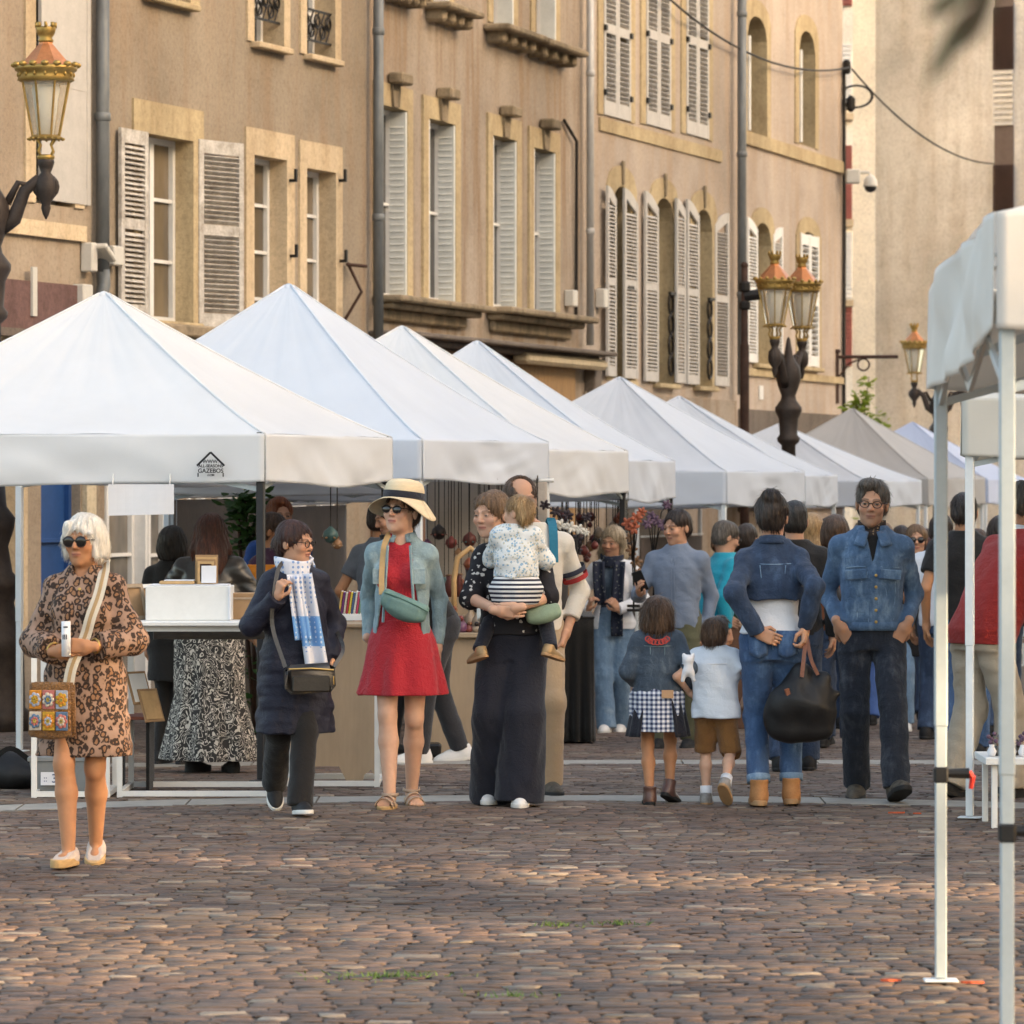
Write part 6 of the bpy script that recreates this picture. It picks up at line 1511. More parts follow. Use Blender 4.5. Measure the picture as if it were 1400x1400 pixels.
mb.sheet(lambda u, w_: Vector((.012 + (u - .5) * (.105 + .015 * w_) + .075 * w_, -.165 - .022 * math.sin(u * 9) - .035 * w_ * (1 - .3 * w_), (1.40 - .53 * w_) * k + (u - .5) * .02)), 14, 24, .006)
mb.sheet(lambda u, w_: Vector((-.030 + (u - .5) * (.085 + .01 * w_) + .045 * w_, -.158 - .02 * math.sin(u * 8 + 1) - .03 * w_, (1.40 - .38 * w_) * k)), 12, 18, .006)
sc_ = mb.build('scarf', m_scarf, p.root, True)
p.seams(m_black, .030, [[(.02, z, -1) for z in (1.36, 1.2, 1.0, .85)], [(-.05, z, -1) for z in (1.36, 1.2, 1.0, .85)]], .003, 'placket')
hc_ = world_of(p, (.04, -.245, .80 * k)); o = empty('handbag', hc_, p.root.rotation_euler.z, 'boxy black leather handbag slung in front of the navy raincoat', 'bag')
mb = MB(); mb.box((0, 0, 0), (.27, .10, .155), Matrix.Rotation(R(-3), 3, 'Y'), bev=.03); pb = mb.build('pouch', m_leather, o, True)
mb = MB(); mb.tube([(-.12, -.052, .052), (0, -.056, .056), (.12, -.052, .046)], .005, 6); mb.build('zip', m_brass, pb); mb = MB(); mb.box((0, -.052, -.025), (.20, .012, .085), bev=.006); mb.build('pocket', m_leather, pb); mb = MB(); mb.box((.12, -.02, -.01), (.018, .03, .05), bev=.004); mb.build('buckle', m_brass, pb)
strap_obj([(-.13, .0, .06), (-.19, .06, .28), (-.175, .07, .48), (-.13, .16, .60), (-.04, .25, .62)], .022, m_leather, 'strap', o); strap_obj([(.13, 0, .06), (.20, .12, .16), (.16, .32, .3), (.02, .40, .48)], .02, m_leather, 'strap', o)

# ================================================================ 3 red dress, sun hat
p = Person(549, 1102, 1.735, -4, 'tall woman in red dress, pale denim jacket and wide straw hat', True, head=(-24, -6, 3), res=.0075, build=.92, sh=.152,
    legs={'R': {'ankle': (-.045, -.20, .092), 'yaw': -10}, 'L': {'ankle': (.045, .12, .098), 'yaw': 18, 'pitch': 10}},
    arms={'R': {'wrist': (-.178, .07, .885), 'hint': (-.3, 1, 0), 'dir': (.4, .6, -.6)}, 'L': {'wrist': (.19, .07, .86), 'hint': (.28, 1, 0)}})
p.skin(SKP, (.10, .055, .03), (.42, .15, .13), legs=True, feet=True)
p.top(m_red, 'dress', .010, hem=.86, sleeve='none', wr=.002, neck=.06); p.skirt(m_red, 'dress_skirt', top=1.0, hem=.60, w1=.235, d1=.20, folds=(7, .10, .0, .6), wr=.003, w0=.02, e=.012)
p.top(d_light, 'denim_jacket', .015, hem=.90, sleeve='long', sl_e=.008, wr=.006, open_=(.05, .125, -.004), hang=.005, collar=True)
p.hair(h_brown, 'tied', vol=.9); p.glasses(m_frame, m_lens, .023, 'sunglasses', .82); p.shoes(m_beigesd, m_cork, 'sandal')
k = p.k; h = p.hs; mb = MB(); n = 40
def hatpt(r, z, a, sgn=0): return p.hp(Vector((math.cos(a) * r * .98, math.sin(a) * r * 1.12 + .012, z)))
m_straw = M('straw', (.62, .50, .33), .85, .15, 6, .6, 140, stretch=(1, 1, 5))
mb.sheet(lambda u, w_: (lambda a: hatpt(.100 + .068 * w_, .066 - (.006 + .085 * (math.cos(a) ** 2) + .055 * max(0, math.sin(a)) ** 2) * w_ ** 1.2 - .010 * math.sin(3 * a + 1) * w_ - (.05 if False else 0) * w_ , a))(6.2832 * u), 48, 8, .004)
brim = mb.build('sun_hat', m_straw, p.root, True)
mb = MB(); prof = [(.102, .060), (.100, .09), (.098, .12), (.088, .145), (.066, .160), (.03, .166), (.002, .167)]; vs = [hatpt(r, z, 6.2832 * i / n) for r, z in prof for i in range(n)]
mb.add(vs, [(j * n + i, j * n + (i + 1) % n, (j + 1) * n + (i + 1) % n, (j + 1) * n + i) for j in range(len(prof) - 1) for i in range(n)]); mb.build('hat_crown', m_straw, brim, True)
mb = MB(); prof = [(.1045, .066), (.1045, .100), (.1015, .100)]; vs = [hatpt(r, z, 6.2832 * i / n) for r, z in prof for i in range(n)]
mb.add(vs, [(j * n + i, j * n + (i + 1) % n, (j + 1) * n + (i + 1) % n, (j + 1) * n + i) for j in range(2) for i in range(n)]); mb.build('hat_band', m_navyt, brim, True)
jb = MB()     # jacket details: pockets, placket
for sg in (-1, 1):
    jb.box((sg * .105 * k, -.137 * k, 1.235 * k), (.075, .012, .085), bev=.003); jb.bar((sg * .06 * k, -.14 * k, 1.40 * k), (sg * .085 * k, -.155 * k, .99 * k), .014, .01)
jb.build('pocket_flaps', d_light, p.root)
wc = world_of(p, (.035, -.205, 1.075 * k)); o = empty('belt_bag', wc, p.root.rotation_euler.z, 'teal green belt bag worn across the red dress', 'bag')
m_tealbag = M('teal_leather', (.115, .20, .185), .55, .15, 14, .25, 70)
v = Vol((-.2, -.1, -.14), (.2, .08, .12), .007); Rm = Matrix.Rotation(R(24), 3, 'Y'); v.box((0, 0, .012), (.135, .032, .045), .01, Rm=Rm, rnd=.025); v.ell(Rm @ Vector((.0, -.01, -.02)), (.118, .042, .055), .03, Rm=Rm); v.box(Rm @ Vector((0, -.03, -.012)), (.085, .016, .034), .012, Rm=Rm, rnd=.01); v.wrinkle(.0035, 40, 3); V_, F_ = v.mesh(); pb = np_obj('pouch', V_, F_, m_tealbag, o)
mb = MB(); mb.tube([Rm @ Vector(q) for q in ((-.13, -.03, .03), (-.06, -.042, .037), (.06, -.042, .037), (.13, -.03, .03))], .005, 6); mb.build('zip', M('green_zip', (.10, .19, .16), .5, .1, 20, 0), pb)
strap_obj([Rm @ Vector((-.14, .0, .01)), (-.125 * k, .045, .19), (-.118 * k, .09, .32), (-.10 * k, .15, .385), (-.08 * k, .23, .40)], .030, m_straw if False else M('tan_webbing', (.42, .28, .13), .85, .1, 40, .2), 'strap', o)

# ================================================================ 4 mother, baby, father
mo = p = Person(701, 1100, 1.715, -3, 'woman in black floral blouse and wide navy trousers carrying a toddler', True, head=(-30, 5, 0), res=.0075, headoff=(-.105, -.02), lean=(-.015, .03),
    legs={'R': {'ankle': (-.105, .05, .092), 'yaw': -12}, 'L': {'ankle': (.045, -.14, .09), 'yaw': 4}},
    arms={'R': {'wrist': (-.065, -.325, 1.07), 'hint': (-1, .25, -.55), 'dir': (.92, -.1, -.08), 'palm': (0, 1, .35), 'curl': .3}, 'L': {'wrist': (.04, -.335, 1.085), 'hint': (1, .3, -.5), 'dir': (-.95, .1, -.1), 'palm': (0, 1, .3), 'curl': .3}})
p.skin(SKP, (.12, .07, .04), (.42, .16, .13)); p.top(m_sprig, 'blouse', .022, hem=.93, sleeve='three', sl_e=.022, cuff=-.10, wr=.006, hang=.02); p.trousers(m_navyt, 'wide_trousers', .020, knee=.115, ank=.135, hem=.025, top=1.09, wr=.007, thigh=.10); p.hair(h_lbrown, 'tied', vol=1.05); p.shoes(m_wshoe, m_wsole, 'sneaker')
bb = p = Person(706, 1100, 1.06, 176, 'blond toddler in speckled cardigan carried against her mother, seen from behind', True, head=(58, 2, 0), res=.0075, headk=1.30, d=float(mo.loc.y) - .235, gz_=.625, headoff=(-.02, .02),
    legs={'L': {'ankle': (.33, -.06, .37), 'yaw': 40, 'pitch': 15}, 'R': {'ankle': (-.30, -.04, .39), 'yaw': -40, 'pitch': 15}}, arms={'L': {'wrist': (.15, -.30, 1.34), 'hint': (.5, .3, -1)}, 'R': {'wrist': (-.17, -.30, 1.30), 'hint': (-.5, .3, -1)}}, build=.98)
p.skin(SKP, (.3, .2, .1), (.45, .18, .15)); p.trousers(m_navyt, 'tights', .012, knee=.072, ank=.058, top=1.02); p.skirt(m_bstripe, 'striped_dress', top=1.06, hem=.76, w1=.195, d1=.17, e=.026, folds=(8, .05, 0, 0), w0=.03)
p.top(m_cardi, 'cardigan', .022, hem=1.0, sleeve='long', sl_e=.020, hang=.03, wr=.008, flare=.02); p.hair(h_blond, 'bun', vol=1.0, part=.0); p.shoes(m_goldsh, m_tsole, 'sneaker')
fa = p = Person(726, 1084, 1.80, 4, 'balding man in cream sweater with navy and red arm stripes, behind the mother', False, head=(12, 4, -4), res=.009, headoff=(-.055, 0),
    legs={'L': {'ankle': (.085, -.10, .088), 'yaw': 14}, 'R': {'ankle': (-.09, .1, .1)}}, arms={'L': {'wrist': (.19, -.03, .875), 'hint': (1, .9, 0)}})
p.skin(SK, (.10, .06, .04), (.40, .17, .13), stubble=.25); p.trousers(m_beige, ank=.078, knee=.082, hem=.05); p.top(m_cream, 'sweater', .018, hem=.88, sl_e=.014, wr=.004, sleeve='rolled', cuff=.09); p.hair(h_brown, 'balding', vol=.9); p.shoes(m_hike, m_ksole, 'hiker', m_cream)
S_, E_ = p.J['shL'], p.J['elL']; nav = M('navy_stripe', (.03, .035, .055), .9, .1, 30, 0); rds = M('red_stripe', (.30, .03, .03), .9, .1, 30, 0)
for f, w_, mt in ((.52, .030, nav), (.66, .030, rds)):
    a = S_.lerp(E_, f); dn = (E_ - S_).normalized(); mb = MB(); mb.tube([a, a + dn * w_], [.0745 * p.k, .0725 * p.k], 18, cap=False); mb.build('arm_stripe', mt, p.root, True)
strap_obj([(.10, .12, 1.40 * p.k), (.115, .03, 1.475 * p.k), (.12, -.09, 1.42 * p.k), (.12, -.15, 1.25 * p.k)], .05, M('teal_backpack_strap', (.02, .13, .20), .8, .1, 20, .2), 'backpack_strap', p.root)
bc = world_of(mo, (.175, -.20, 1.045 * mo.k)); o = empty('belt_bag', bc, 0, 'pale green belt bag on the hip of the mother in navy trousers', 'bag')
v = Vol((-.2, -.12, -.12), (.2, .1, .1), .008); Rm = Matrix.Rotation(R(-12), 3, 'Y'); v.box((0, 0, .008), (.095, .032, .038), .01, Rm=Rm, rnd=.022); v.ell(Rm @ Vector((.0, 0, -.012)), (.085, .04, .042), .03, Rm=Rm); v.wrinkle(.0025, 36, 5); V_, F_ = v.mesh(); np_obj('pouch', V_, F_, M('sage_leather', (.20, .27, .19), .6, .15, 14, .25, 70), o)
strap_obj([(-.12, .02, .02), (-.22, .03, .05), (-.30, .08, .06)], .025, m_strap2, 'strap', o)

# ================================================================ 5 people at the ornament stall, half hidden
p = Person(603, 1032, 1.74, -78, 'person in black jacket and worn charcoal jeans leaning over the ornament stall', False, lean=(0, -.30), head=(0, 22, 0), res=.011, d=28.9, legs={'L': {'ankle': (.10, -.16, .088)}, 'R': {'ankle': (-.10, .14, .095), 'pitch': 8}}, arms={'L': {'wrist': (.21, -.30, .80), 'hint': (.2, 1, 0)}, 'R': {'wrist': (-.2, -.48, .9), 'hint': (-.3, 1, 0)}})
p.skin(SK); p.trousers(m_charcoal, ank=.062, knee=.070); p.top(m_black, 'jacket', .024, hem=.86, sl_e=.018, wr=.006); p.hair(h_dk, 'short'); p.shoes(m_wshoe, m_wsole, 'sneaker', m_wsole)
p = Person(522, 1000, 1.74, 150, 'person in slate grey t-shirt turned to the stall behind the sun hat', False, res=.012, d=30.4, arms={'L': {'wrist': (.25, -.08, .9), 'hint': (.6, 1, 0)}}); p.skin(SKT); p.trousers(m_charcoal); p.top(m_greyt, 't_shirt', .02, hem=.86, sleeve='short'); p.hair(h_dk, 'short'); p.shoes(m_kshoe, m_ksole, 'sneaker')

# ================================================================ 6 right half of the group
p = Person(838, 1001, 1.64, -14, 'woman with long grey-blond hair in white jacket and dark scarf, hands raised', True, head=(-12, 10, 6), res=.009, legs={'R': {'ankle': (-.02, -.17, .095)}, 'L': {'ankle': (.05, .1, .1), 'pitch': 12}},
    arms={'R': {'wrist': (-.16, -.20, 1.03), 'hint': (-1, .7, -.3), 'dir': (.35, -.35, .85), 'palm': (.8, .3, 0), 'curl': .8}, 'L': {'wrist': (.10, -.24, 1.03), 'hint': (1, .6, -.3), 'dir': (-.4, -.4, .6), 'palm': (-.6, .5, 0), 'curl': .8}})
p.skin(SK, (.15, .1, .06), (.4, .15, .12)); p.trousers(d_sky, 'jeans', ank=.085, knee=.075, hem=.03); p.top(d_grey, 'shirt', .012, hem=.9, sleeve='none'); p.top(m_whitet, 'jacket', .024, hem=.86, sl_e=.02, open_=(.05, .10), wr=.006, collar=True); p.hair(h_ash, 'long'); p.shoes(m_wshoe, m_wsole, 'sneaker')
k = p.k; N = p.J['neck']; mb = MB(); mb.sheet(lambda u, w_: N + Vector((math.cos(6.283 * u) * .088, math.sin(6.283 * u) * .085 - .012, -.05 + .09 * w_ + .02 * math.sin(6.283 * u))), 30, 5, .014)
for sg in (-1, 1): mb.sheet(lambda u, w_, sg=sg: Vector((sg * (.085 - .02 * w_) + (u - .5) * .10, -.14 - .03 * math.sin(3.14 * w_) - .012 * math.sin(u * 9), (1.42 - (.62 if sg > 0 else .36) * w_) * k)), 10, 18, .007)
mb.build('scarf', m_dkscarf, p.root, True)
p = Person(926, 1022, 1.70, -16, 'dark-haired man in blue-grey shirt holding up a phone', False, head=(-26, 8, 0), res=.009, legs={'R': {'ankle': (-.1, -.08, .09)}}, arms={'R': {'wrist': (-.20, -.30, 1.12), 'hint': (-.5, .9, -.6), 'dir': (.0, -.72, .45), 'palm': (.8, .2, .3), 'curl': .55}, 'L': {'wrist': (.205, .03, .85), 'hint': (.4, 1, 0)}})
p.skin(SK, (.03, .02, .018), (.36, .16, .13)); p.trousers(m_olive, ank=.075, knee=.078); p.top(m_bluegrey, 'shirt', .018, hem=.86, sl_e=.016, wr=.006, collar=True); p.hair(h_dk, 'short', vol=.9); p.shoes(m_kshoe, m_ksole, 'sneaker')
p.seams(m_bluegrey, .024, [[(.012, z, -1) for z in (1.36, 1.2, 1.05, .9)], [(-.012, z, -1) for z in (1.36, 1.2, 1.05, .9)]], .0025, 'placket')
pp = world_of(p, (-.175, -.395, 1.205)); o = empty('mobile_phone', pp, R(-16), 'black mobile phone in the hand of the man in blue-grey shirt', 'phone')
mb = MB(); mb.box((0, 0, 0), (.076, .009, .155), Matrix.Rotation(R(-18), 3, 'Y') @ Matrix.Rotation(R(20), 3, 'X'), bev=.003); mb.build('case', m_blk, o); mb = MB(); mb.box((0, .007, 0), (.066, .001, .14), Matrix.Rotation(R(-18), 3, 'Y') @ Matrix.Rotation(R(20), 3, 'X')); mb.build('screen', m_lens, o)
p = Person(970, 1000, 1.66, 118, 'grey-haired man in bright turquoise jumper bending to a stall', False, head=(-6, 18, 0), lean=(0, -.14), res=.011, d=34.2, arms={'L': {'wrist': (.2, -.25, .95), 'hint': (.3, 1, 0)}}); p.skin(SK, (.2, .17, .14)); p.trousers(m_charcoal); p.top(m_teal, 'jumper', .024, hem=.86, sl_e=.02, belly=.03); p.hair(h_grey, 'short'); p.shoes(m_kshoe, m_ksole, 'sneaker'); p.glasses(m_frame, None)
# girl and boy hand in hand
gl = p = Person(899, 1099, 1.135, 178, 'small girl with a brown bob in denim jacket and gingham skirt, seen from behind', True, head=(0, 4, 0), res=.0075, headk=1.34, build=1.06, sh=.162,
    legs={'L': {'ankle': (.065, .06, .092), 'yaw': 6}, 'R': {'ankle': (-.10, -.10, .13), 'yaw': -30, 'pitch': 20}}, arms={'L': {'wrist': (.19, -.16, 1.0), 'hint': (.45, 1, -.2)}, 'R': {'wrist': (-.25, -.05, .96), 'hint': (-.5, 1, -.2), 'dir': (-.7, -.3, .1)}})
p.skin(SKT, legs=True); p.skirt(m_ging, 'gingham_skirt', top=1.0, hem=.60, w1=.22, d1=.19, folds=(8, .07, .02, 1), e=.02, w0=.02); 
def navy_side(sg, ph): 
    k = gl.k; mb = MB(); mb.sheet(lambda u, w_: Vector((math.cos(R(ph + 62 * u * sg)) * (.172 + .085 * w_) * k * (1 + .05 * math.sin(u * 14)), math.sin(R(ph + 62 * u * sg)) * (.145 + .085 * w_) * k, (.98 - .42 * w_) * k)), 12, 10, .006); mb.build('navy_overskirt', m_navyt, gl.root, True)
navy_side(1, -5); navy_side(-1, 185)
p.top(d_grey, 'denim_jacket', .022, hem=.90, sl_e=.018, wr=.005, hang=.015, collar=True); p.hair(h_ch, 'bobback', vol=1.08); p.shoes(m_brboot, m_ksole, 'boot', m_black)
k = p.k; mb = MB(); mb.box((-.055, .135 * k + .03, .915 * k), (.065, .004, .045), bev=.001); mb.build('jacket_patch', M('tan_patch', (.45, .28, .16), .8, .1, 20, .1), p.root)
mb = MB()
for i in range(7): a = R(205 + 22 * i); mb.torus((math.cos(a) * .085 * k, .128 * k + .026, 1.385 * k + math.sin(a) * .03), .014, .004, Matrix.Rotation(R(90), 3, 'X'), 10, 5)
mb.build('red_embroidery', M('red_thread', (.40, .06, .05), .8, .1, 20, 0), p.root)
gl.seams(d_light, .026, [[(-.11, 1.31, 1), (0, 1.305, 1), (.11, 1.31, 1)], [(.06, 1.30, 1), (.055, 1.1, 1), (.05, .93, 1)], [(-.06, 1.30, 1), (-.055, 1.1, 1), (-.05, .93, 1)]], .0018)
by = p = Person(978, 1100, 1.02, 172, 'small boy in pale shirt and caramel shorts walking hand in hand with the girl', False, head=(-12, 4, 0), res=.0075, headk=1.40, build=1.04, sh=.166,
    legs={'L': {'ankle': (.09, -.06, .092), 'yaw': 0}, 'R': {'ankle': (-.12, .26, .22), 'yaw': -12, 'pitch': 42}}, arms={'L': {'wrist': (.24, -.05, 1.02), 'hint': (1, .9, -.3), 'dir': (.6, -.3, .5)}, 'R': {'wrist': (-.26, -.04, .95), 'hint': (-1, .9, 0)}})
p.skin(SKP, legs=True); p.trousers(m_tan, 'shorts', .012, knee=.098, shorts=True, thigh=.10); p.top(m_boyshirt, 'shirt', .024, hem=.80, sleeve='short', sl_e=.020, hang=.03, flare=.03, wr=.007, collar=True); p.hair(h_ch, 'short', vol=1.12); p.shoes(m_silver, m_tsole, 'sneaker', m_wsole)
for sd in 'LR':
    A_, K_ = p.J['ankle' + sd], p.J['knee' + sd]; d_ = (K_ - A_).normalized(); mb = MB(); mb.tube([A_ - d_ * .02, A_ + d_ * .045], [.034, .033], 12); mb.build('sock', m_whitet, p.root, True)
by.seams(m_whitet, .029, [[(-.12, 1.30, 1), (0, 1.295, 1), (.12, 1.30, 1)]], .0022, 'yoke_seam')
# plush toy in the children's hands
tp = GP(944, 1100); tp.z = 0; s_ = F / tp.y; tp.z = HC - (908 - YH) / s_; o = empty('plush_toy', tp + Vector((-.02, -.20, 0)), 0, 'small white plush toy dangling between the two children', 'toy')
v = Vol((-.08, -.07, -.10), (.08, .07, .09), .006); v.ell((0, 0, .03), (.032, .03, .03)); v.ell((0, 0, -.02), (.028, .026, .035), .02); v.ell((-.025, 0, .055), (.01, .01, .016), .01); v.ell((.025, 0, .055), (.01, .01, .016), .01); v.cap((-.02, 0, -.04), (-.03, 0, -.08), .013, .011); v.cap((.02, 0, -.04), (.03, 0, -.08), .013, .011); v.wrinkle(.002, 90, 2); V_, F_ = v.mesh(); np_obj('plush_body', V_, F_, m_whitet, o)
# woman seen from behind with the black tote
wb = p = Person(1056, 1102, 1.70, 178, 'woman seen from behind in cropped denim jacket, white shirt and blue jeans', True, head=(-8, 6, 0), res=.0075, build=1.0, sh=.150, lean=(0, -.03),
    legs={'L': {'ankle': (.075, .05, .098), 'yaw': 4}, 'R': {'ankle': (-.105, -.06, .10), 'yaw': -4}}, arms={'L': {'wrist': (.085, .155, .955), 'hint': (.55, .9, -.25), 'dir': (-.9, .1, -.35), 'palm': (0, -1, 0), 'curl': .4}, 'R': {'wrist': (-.175, .12, .975), 'hint': (-.4, 1, -.2), 'dir': (.05, .35, -.9), 'palm': (.9, -.3, 0), 'curl': .95}})
p.skin(SK); p.trousers(d_jean, 'jeans', .012, knee=.066, ank=.060, hem=.125, wr=.004, thigh=.094); p.top(m_whitet, 'shirt', .010, hem=.945, sleeve='none', wr=.004, flare=.02); p.top(d_dark, 'denim_jacket', .026, hem=1.13, sl_e=.013, wr=.007, hang=.025, collar=True, sleeve_w=.042); p.hair(h_dk, 'bun', vol=1.08, part=.098); p.shoes(m_tanboot, m_tsole, 'boot')
k = p.k
for sd in 'LR':
    A_, K_ = p.J['ankle' + sd], p.J['knee' + sd]; d_ = (K_ - A_).normalized(); mb = MB(); mb.tube([A_ + d_ * .035, A_ + d_ * .075], [.065, .066], 18); mb.build('turn_up', d_sky, p.root, True)
for sg in (-1, 1):
    mb = MB(); mb.sheet(lambda u, w_, sg=sg: Vector((sg * .078 * k + (u - .5) * (.115 - .02 * w_), (.108 + .012 + .030 * math.sin(3.14 * (.25 + .5 * w_)) - .02 * (2 * u - 1) ** 2) * k, (.965 - .13 * w_ - .02 * w_ * (1 - abs(2 * u - 1))) * k)), 8, 6, .004); mb.build('back_pocket', d_jean, p.root, True)
p.seams(d_sky, .034, [[(-.13, 1.33, 1), (0, 1.325, 1), (.13, 1.33, 1)], [(.07, 1.32, 1), (.06, 1.22, 1), (.055, 1.15, 1)], [(-.07, 1.32, 1), (-.06, 1.22, 1), (-.055, 1.15, 1)], [(-.13, 1.155, 1), (0, 1.15, 1), (.13, 1.155, 1)]], .0028)
p.seams(d_sky, .014, [[(0, .98, 1), (0, .92, 1), (0, .86, 1)], [(-.13, .955, 1), (0, .95, 1), (.13, .955, 1)]], .0026, 'jeans_stitching')
hd = world_of(p, p.J['wrR'] + Vector((.0, .02, -.085))); o = empty('tote_bag', hd, R(0), 'big soft black tote bag with brown handles held by the woman seen from behind', 'bag')
def px2(x, y): q = P(x, y, hd.y); return Vector((q.x - hd.x, 0, q.z - hd.z))
bx, bz = px2(1095, 960).x, px2(1095, 960).z
v = Vol((bx - .27, -.14, bz - .25), (bx + .27, .14, bz + .28), .008)
v.ell((bx - .01, 0, bz - .075), (.19, .07, .14), .02); v.box((bx, 0, bz - .10), (.175, .055, .10), .06, rnd=.05); v.cap((bx - .04, 0, bz + .02), (bx + .0, 0, bz + .16), .12, .06, .06); v.cap((bx + .07, 0, bz + .0), (bx + .12, 0, bz + .12), .11, .05, .06); v.cap((bx + .12, 0, bz + .02), (bx + .195, 0, bz + .045), .06, .022, .04); v.wrinkle(.007, 22, 8, (1, 1, .6)); V_, F_ = v.mesh(); tb = np_obj('sack', V_, F_, m_nylon, o)
strap_obj([(.005, 0, .03), (-.01, -.05, -.06), (bx + .0, -.075, bz + .14)], .022, m_leath_br, 'handle', o); strap_obj([(.01, .0, .03), (.03, -.03, -.08), (bx + .09, -.04, bz + .15)], .02, m_leath_br, 'handle', o)
mb = MB(); mb.box((bx - .075, -.095, bz + .05), (.028, .012, .06), Matrix.Rotation(R(-20), 3, 'Y'), bev=.004); mb.build('leather_tab', m_leath_br, tb); mb = MB(); mb.ball((bx + .05, -.082, bz + .02), .008, 8, 5); mb.build('stud', m_brass, tb)
# denim-jacket man
p = Person(1192, 1092, 1.78, -2, 'tall man with glasses in blue denim jacket, both hands in his pockets', False, head=(-6, 3, 3), res=.0075, build=.98, sh=.180,
    legs={'R': {'ankle': (-.075, .14, .10), 'yaw': -8, 'pitch': 10}, 'L': {'ankle': (.115, -.26, .115), 'yaw': 12, 'pitch': -18}}, arms={'R': {'wrist': (-.178, -.085, .935), 'hint': (-.38, 1, 0), 'dir': (.55, .12, -.8), 'palm': (.3, .9, 0), 'curl': .2}, 'L': {'wrist': (.178, -.085, .935), 'hint': (.38, 1, 0), 'dir': (-.5, .12, -.82), 'palm': (-.3, .9, 0), 'curl': .2}})
p.skin(SK, (.07, .05, .035), (.36, .16, .12), stubble=.3); p.trousers(d_ink, 'jeans', .014, knee=.076, ank=.074, hem=.045, wr=.005); p.top(m_black, 'shirt', .008, hem=.95, sleeve='none'); p.top(d_mid, 'denim_jacket', .019, hem=.915, sl_e=.011, wr=.006, hang=.015, open_=(.040, -.075), collar=True); p.hair(h_grey, 'short', vol=1.02); p.glasses(m_frame, None, .022, sq=.75); p.shoes(m_hike, m_ksole, 'hiker', m_hike)
k = p.k; jb = MB()
for sg in (-1, 1): jb.box((sg * .092 * k, -.146 * k, 1.205 * k), (.125, .012, .055), Matrix.Rotation(R(sg * 12), 3, 'Z') @ Matrix.Rotation(R(sg * 5), 3, 'Y'), bev=.004)
jb.build('pocket_flaps', d_mid, p.root)
for i in range(5):
    mb = MB(); mb.lathe([(.008, 0), (.009, .003), (.004, .005)], (0, 0, 0), 10); mb.xform(Matrix.Translation((.016, -.140 * k - .004, (1.20 - .062 * i) * k)) @ Matrix.Rotation(R(90), 4, 'X')); mb.build('button', m_brass, p.root)
mb = MB(); mb.sheet(lambda u, w_: Vector((math.cos(6.283 * u) * (.174 + .0) * k, math.sin(6.283 * u) * .134 * k, (.905 + .045 * w_) * k)), 36, 2, .006); mb.build('waistband', d_mid, p.root, True)
p.seams(d_sky, .022, [[(.032, z, -1) for z in (1.22, 1.12, 1.02, .94)], [(-.03, 1.22, -1), (-.028, 1.1, -1), (-.024, .94, -1)]] + [[(sg * .06, 1.17, -1), (sg * .075, 1.08, -1), (sg * .085, .96, -1)] for sg in (-1, 1)] + [[(sg * .12, 1.17, -1), (sg * .118, 1.08, -1), (sg * .11, .96, -1)] for sg in (-1, 1)] + [[(sg * .04, 1.245, -1), (sg * .09, 1.245, -1), (sg * .14, 1.24, -1)] for sg in (-1, 1)], .0028)
for sg in (-1, 1):
    q_ = [Vector((sg * a, b, c)) * k for a, b, c in ((.022, -.088, 1.432), (.072, -.060, 1.445), (.104, -.118, 1.365), (.046, -.142, 1.352))]
    mb = MB(); mb.sheet(lambda u, w_: q_[0].lerp(q_[1], u).lerp(q_[3].lerp(q_[2], u), w_) + Vector((0, -.008 * math.sin(3.14 * w_), 0)), 4, 4, .007 * sg); mb.build('collar_point', d_mid, p.root, True)
N = p.J['neck']; mb = MB(); mb.sheet(lambda u, w_: N + Vector((math.cos(6.283 * u) * .070, math.sin(6.283 * u) * .070 - .004, -.02 + .075 * w_)), 28, 5, .01)
mb.sheet(lambda u, w_: N + Vector(((u - .5) * (.09 - .05 * w_), -.088 - .035 * w_, .0 - .19 * w_)), 8, 10, .008); mb.build('neckerchief', m_neckerchief, p.root, True)
# red sweater man bending to the right-hand stall
p = Person(1340, 1090, 1.76, 126, 'man in brick red sweater and sand trousers bending to the right-hand stall', False, lean=(0, -.30), head=(0, 30, 0), res=.009, legs={'L': {'ankle': (.10, .12, .10), 'pitch': 14}, 'R': {'ankle': (-.10, -.12, .09)}}, arms={'L': {'wrist': (.20, -.30, .85), 'hint': (.3, 1, 0)}, 'R': {'wrist': (-.2, -.30, .82), 'hint': (-.3, 1, 0)}}, build=1.12)
p.skin(SK, (.2, .17, .15)); p.trousers(m_sand, ank=.085, knee=.088, hem=.05, wr=.007); p.top(m_redsw, 'sweater', .028, hem=.84, sl_e=.026, wr=.006, belly=.04, collar=m_whitet); p.hair(h_grey, 'short'); p.shoes(m_kshoe, m_ksole, 'hiker', m_wsole)

# ================================================================ 7 browsers and sellers at the first stall
p = Person(287, 1056, 1.60, 168, 'auburn-haired woman in black leather jacket and long paisley skirt, back turned', True, head=(20, 12, 0), res=.0085, build=1.22, sh=.185, legs={'L': {'ankle': (.11, .0, .09), 'yaw': -20}, 'R': {'ankle': (-.16, .02, .09), 'yaw': 30}}, arms={'L': {'wrist': (.24, -.24, 1.0), 'hint': (1, .7, -.2)}, 'R': {'wrist': (-.26, -.22, .98), 'hint': (-1, .7, -.2)}})
p.skin(SK); p.skirt(m_paisley, 'long_skirt', top=1.0, hem=.085, w1=.33, d1=.24, folds=(8, .09, .01, .5), e=.02, w0=.02, mid=(.5, .235, .18)); p.top(m_leather, 'leather_jacket', .030, hem=.90, sl_e=.030, wr=.008, hang=.03, collar=True); p.hair(h_auburn, 'longback'); p.shoes(m_kshoe, m_ksole, 'slip')
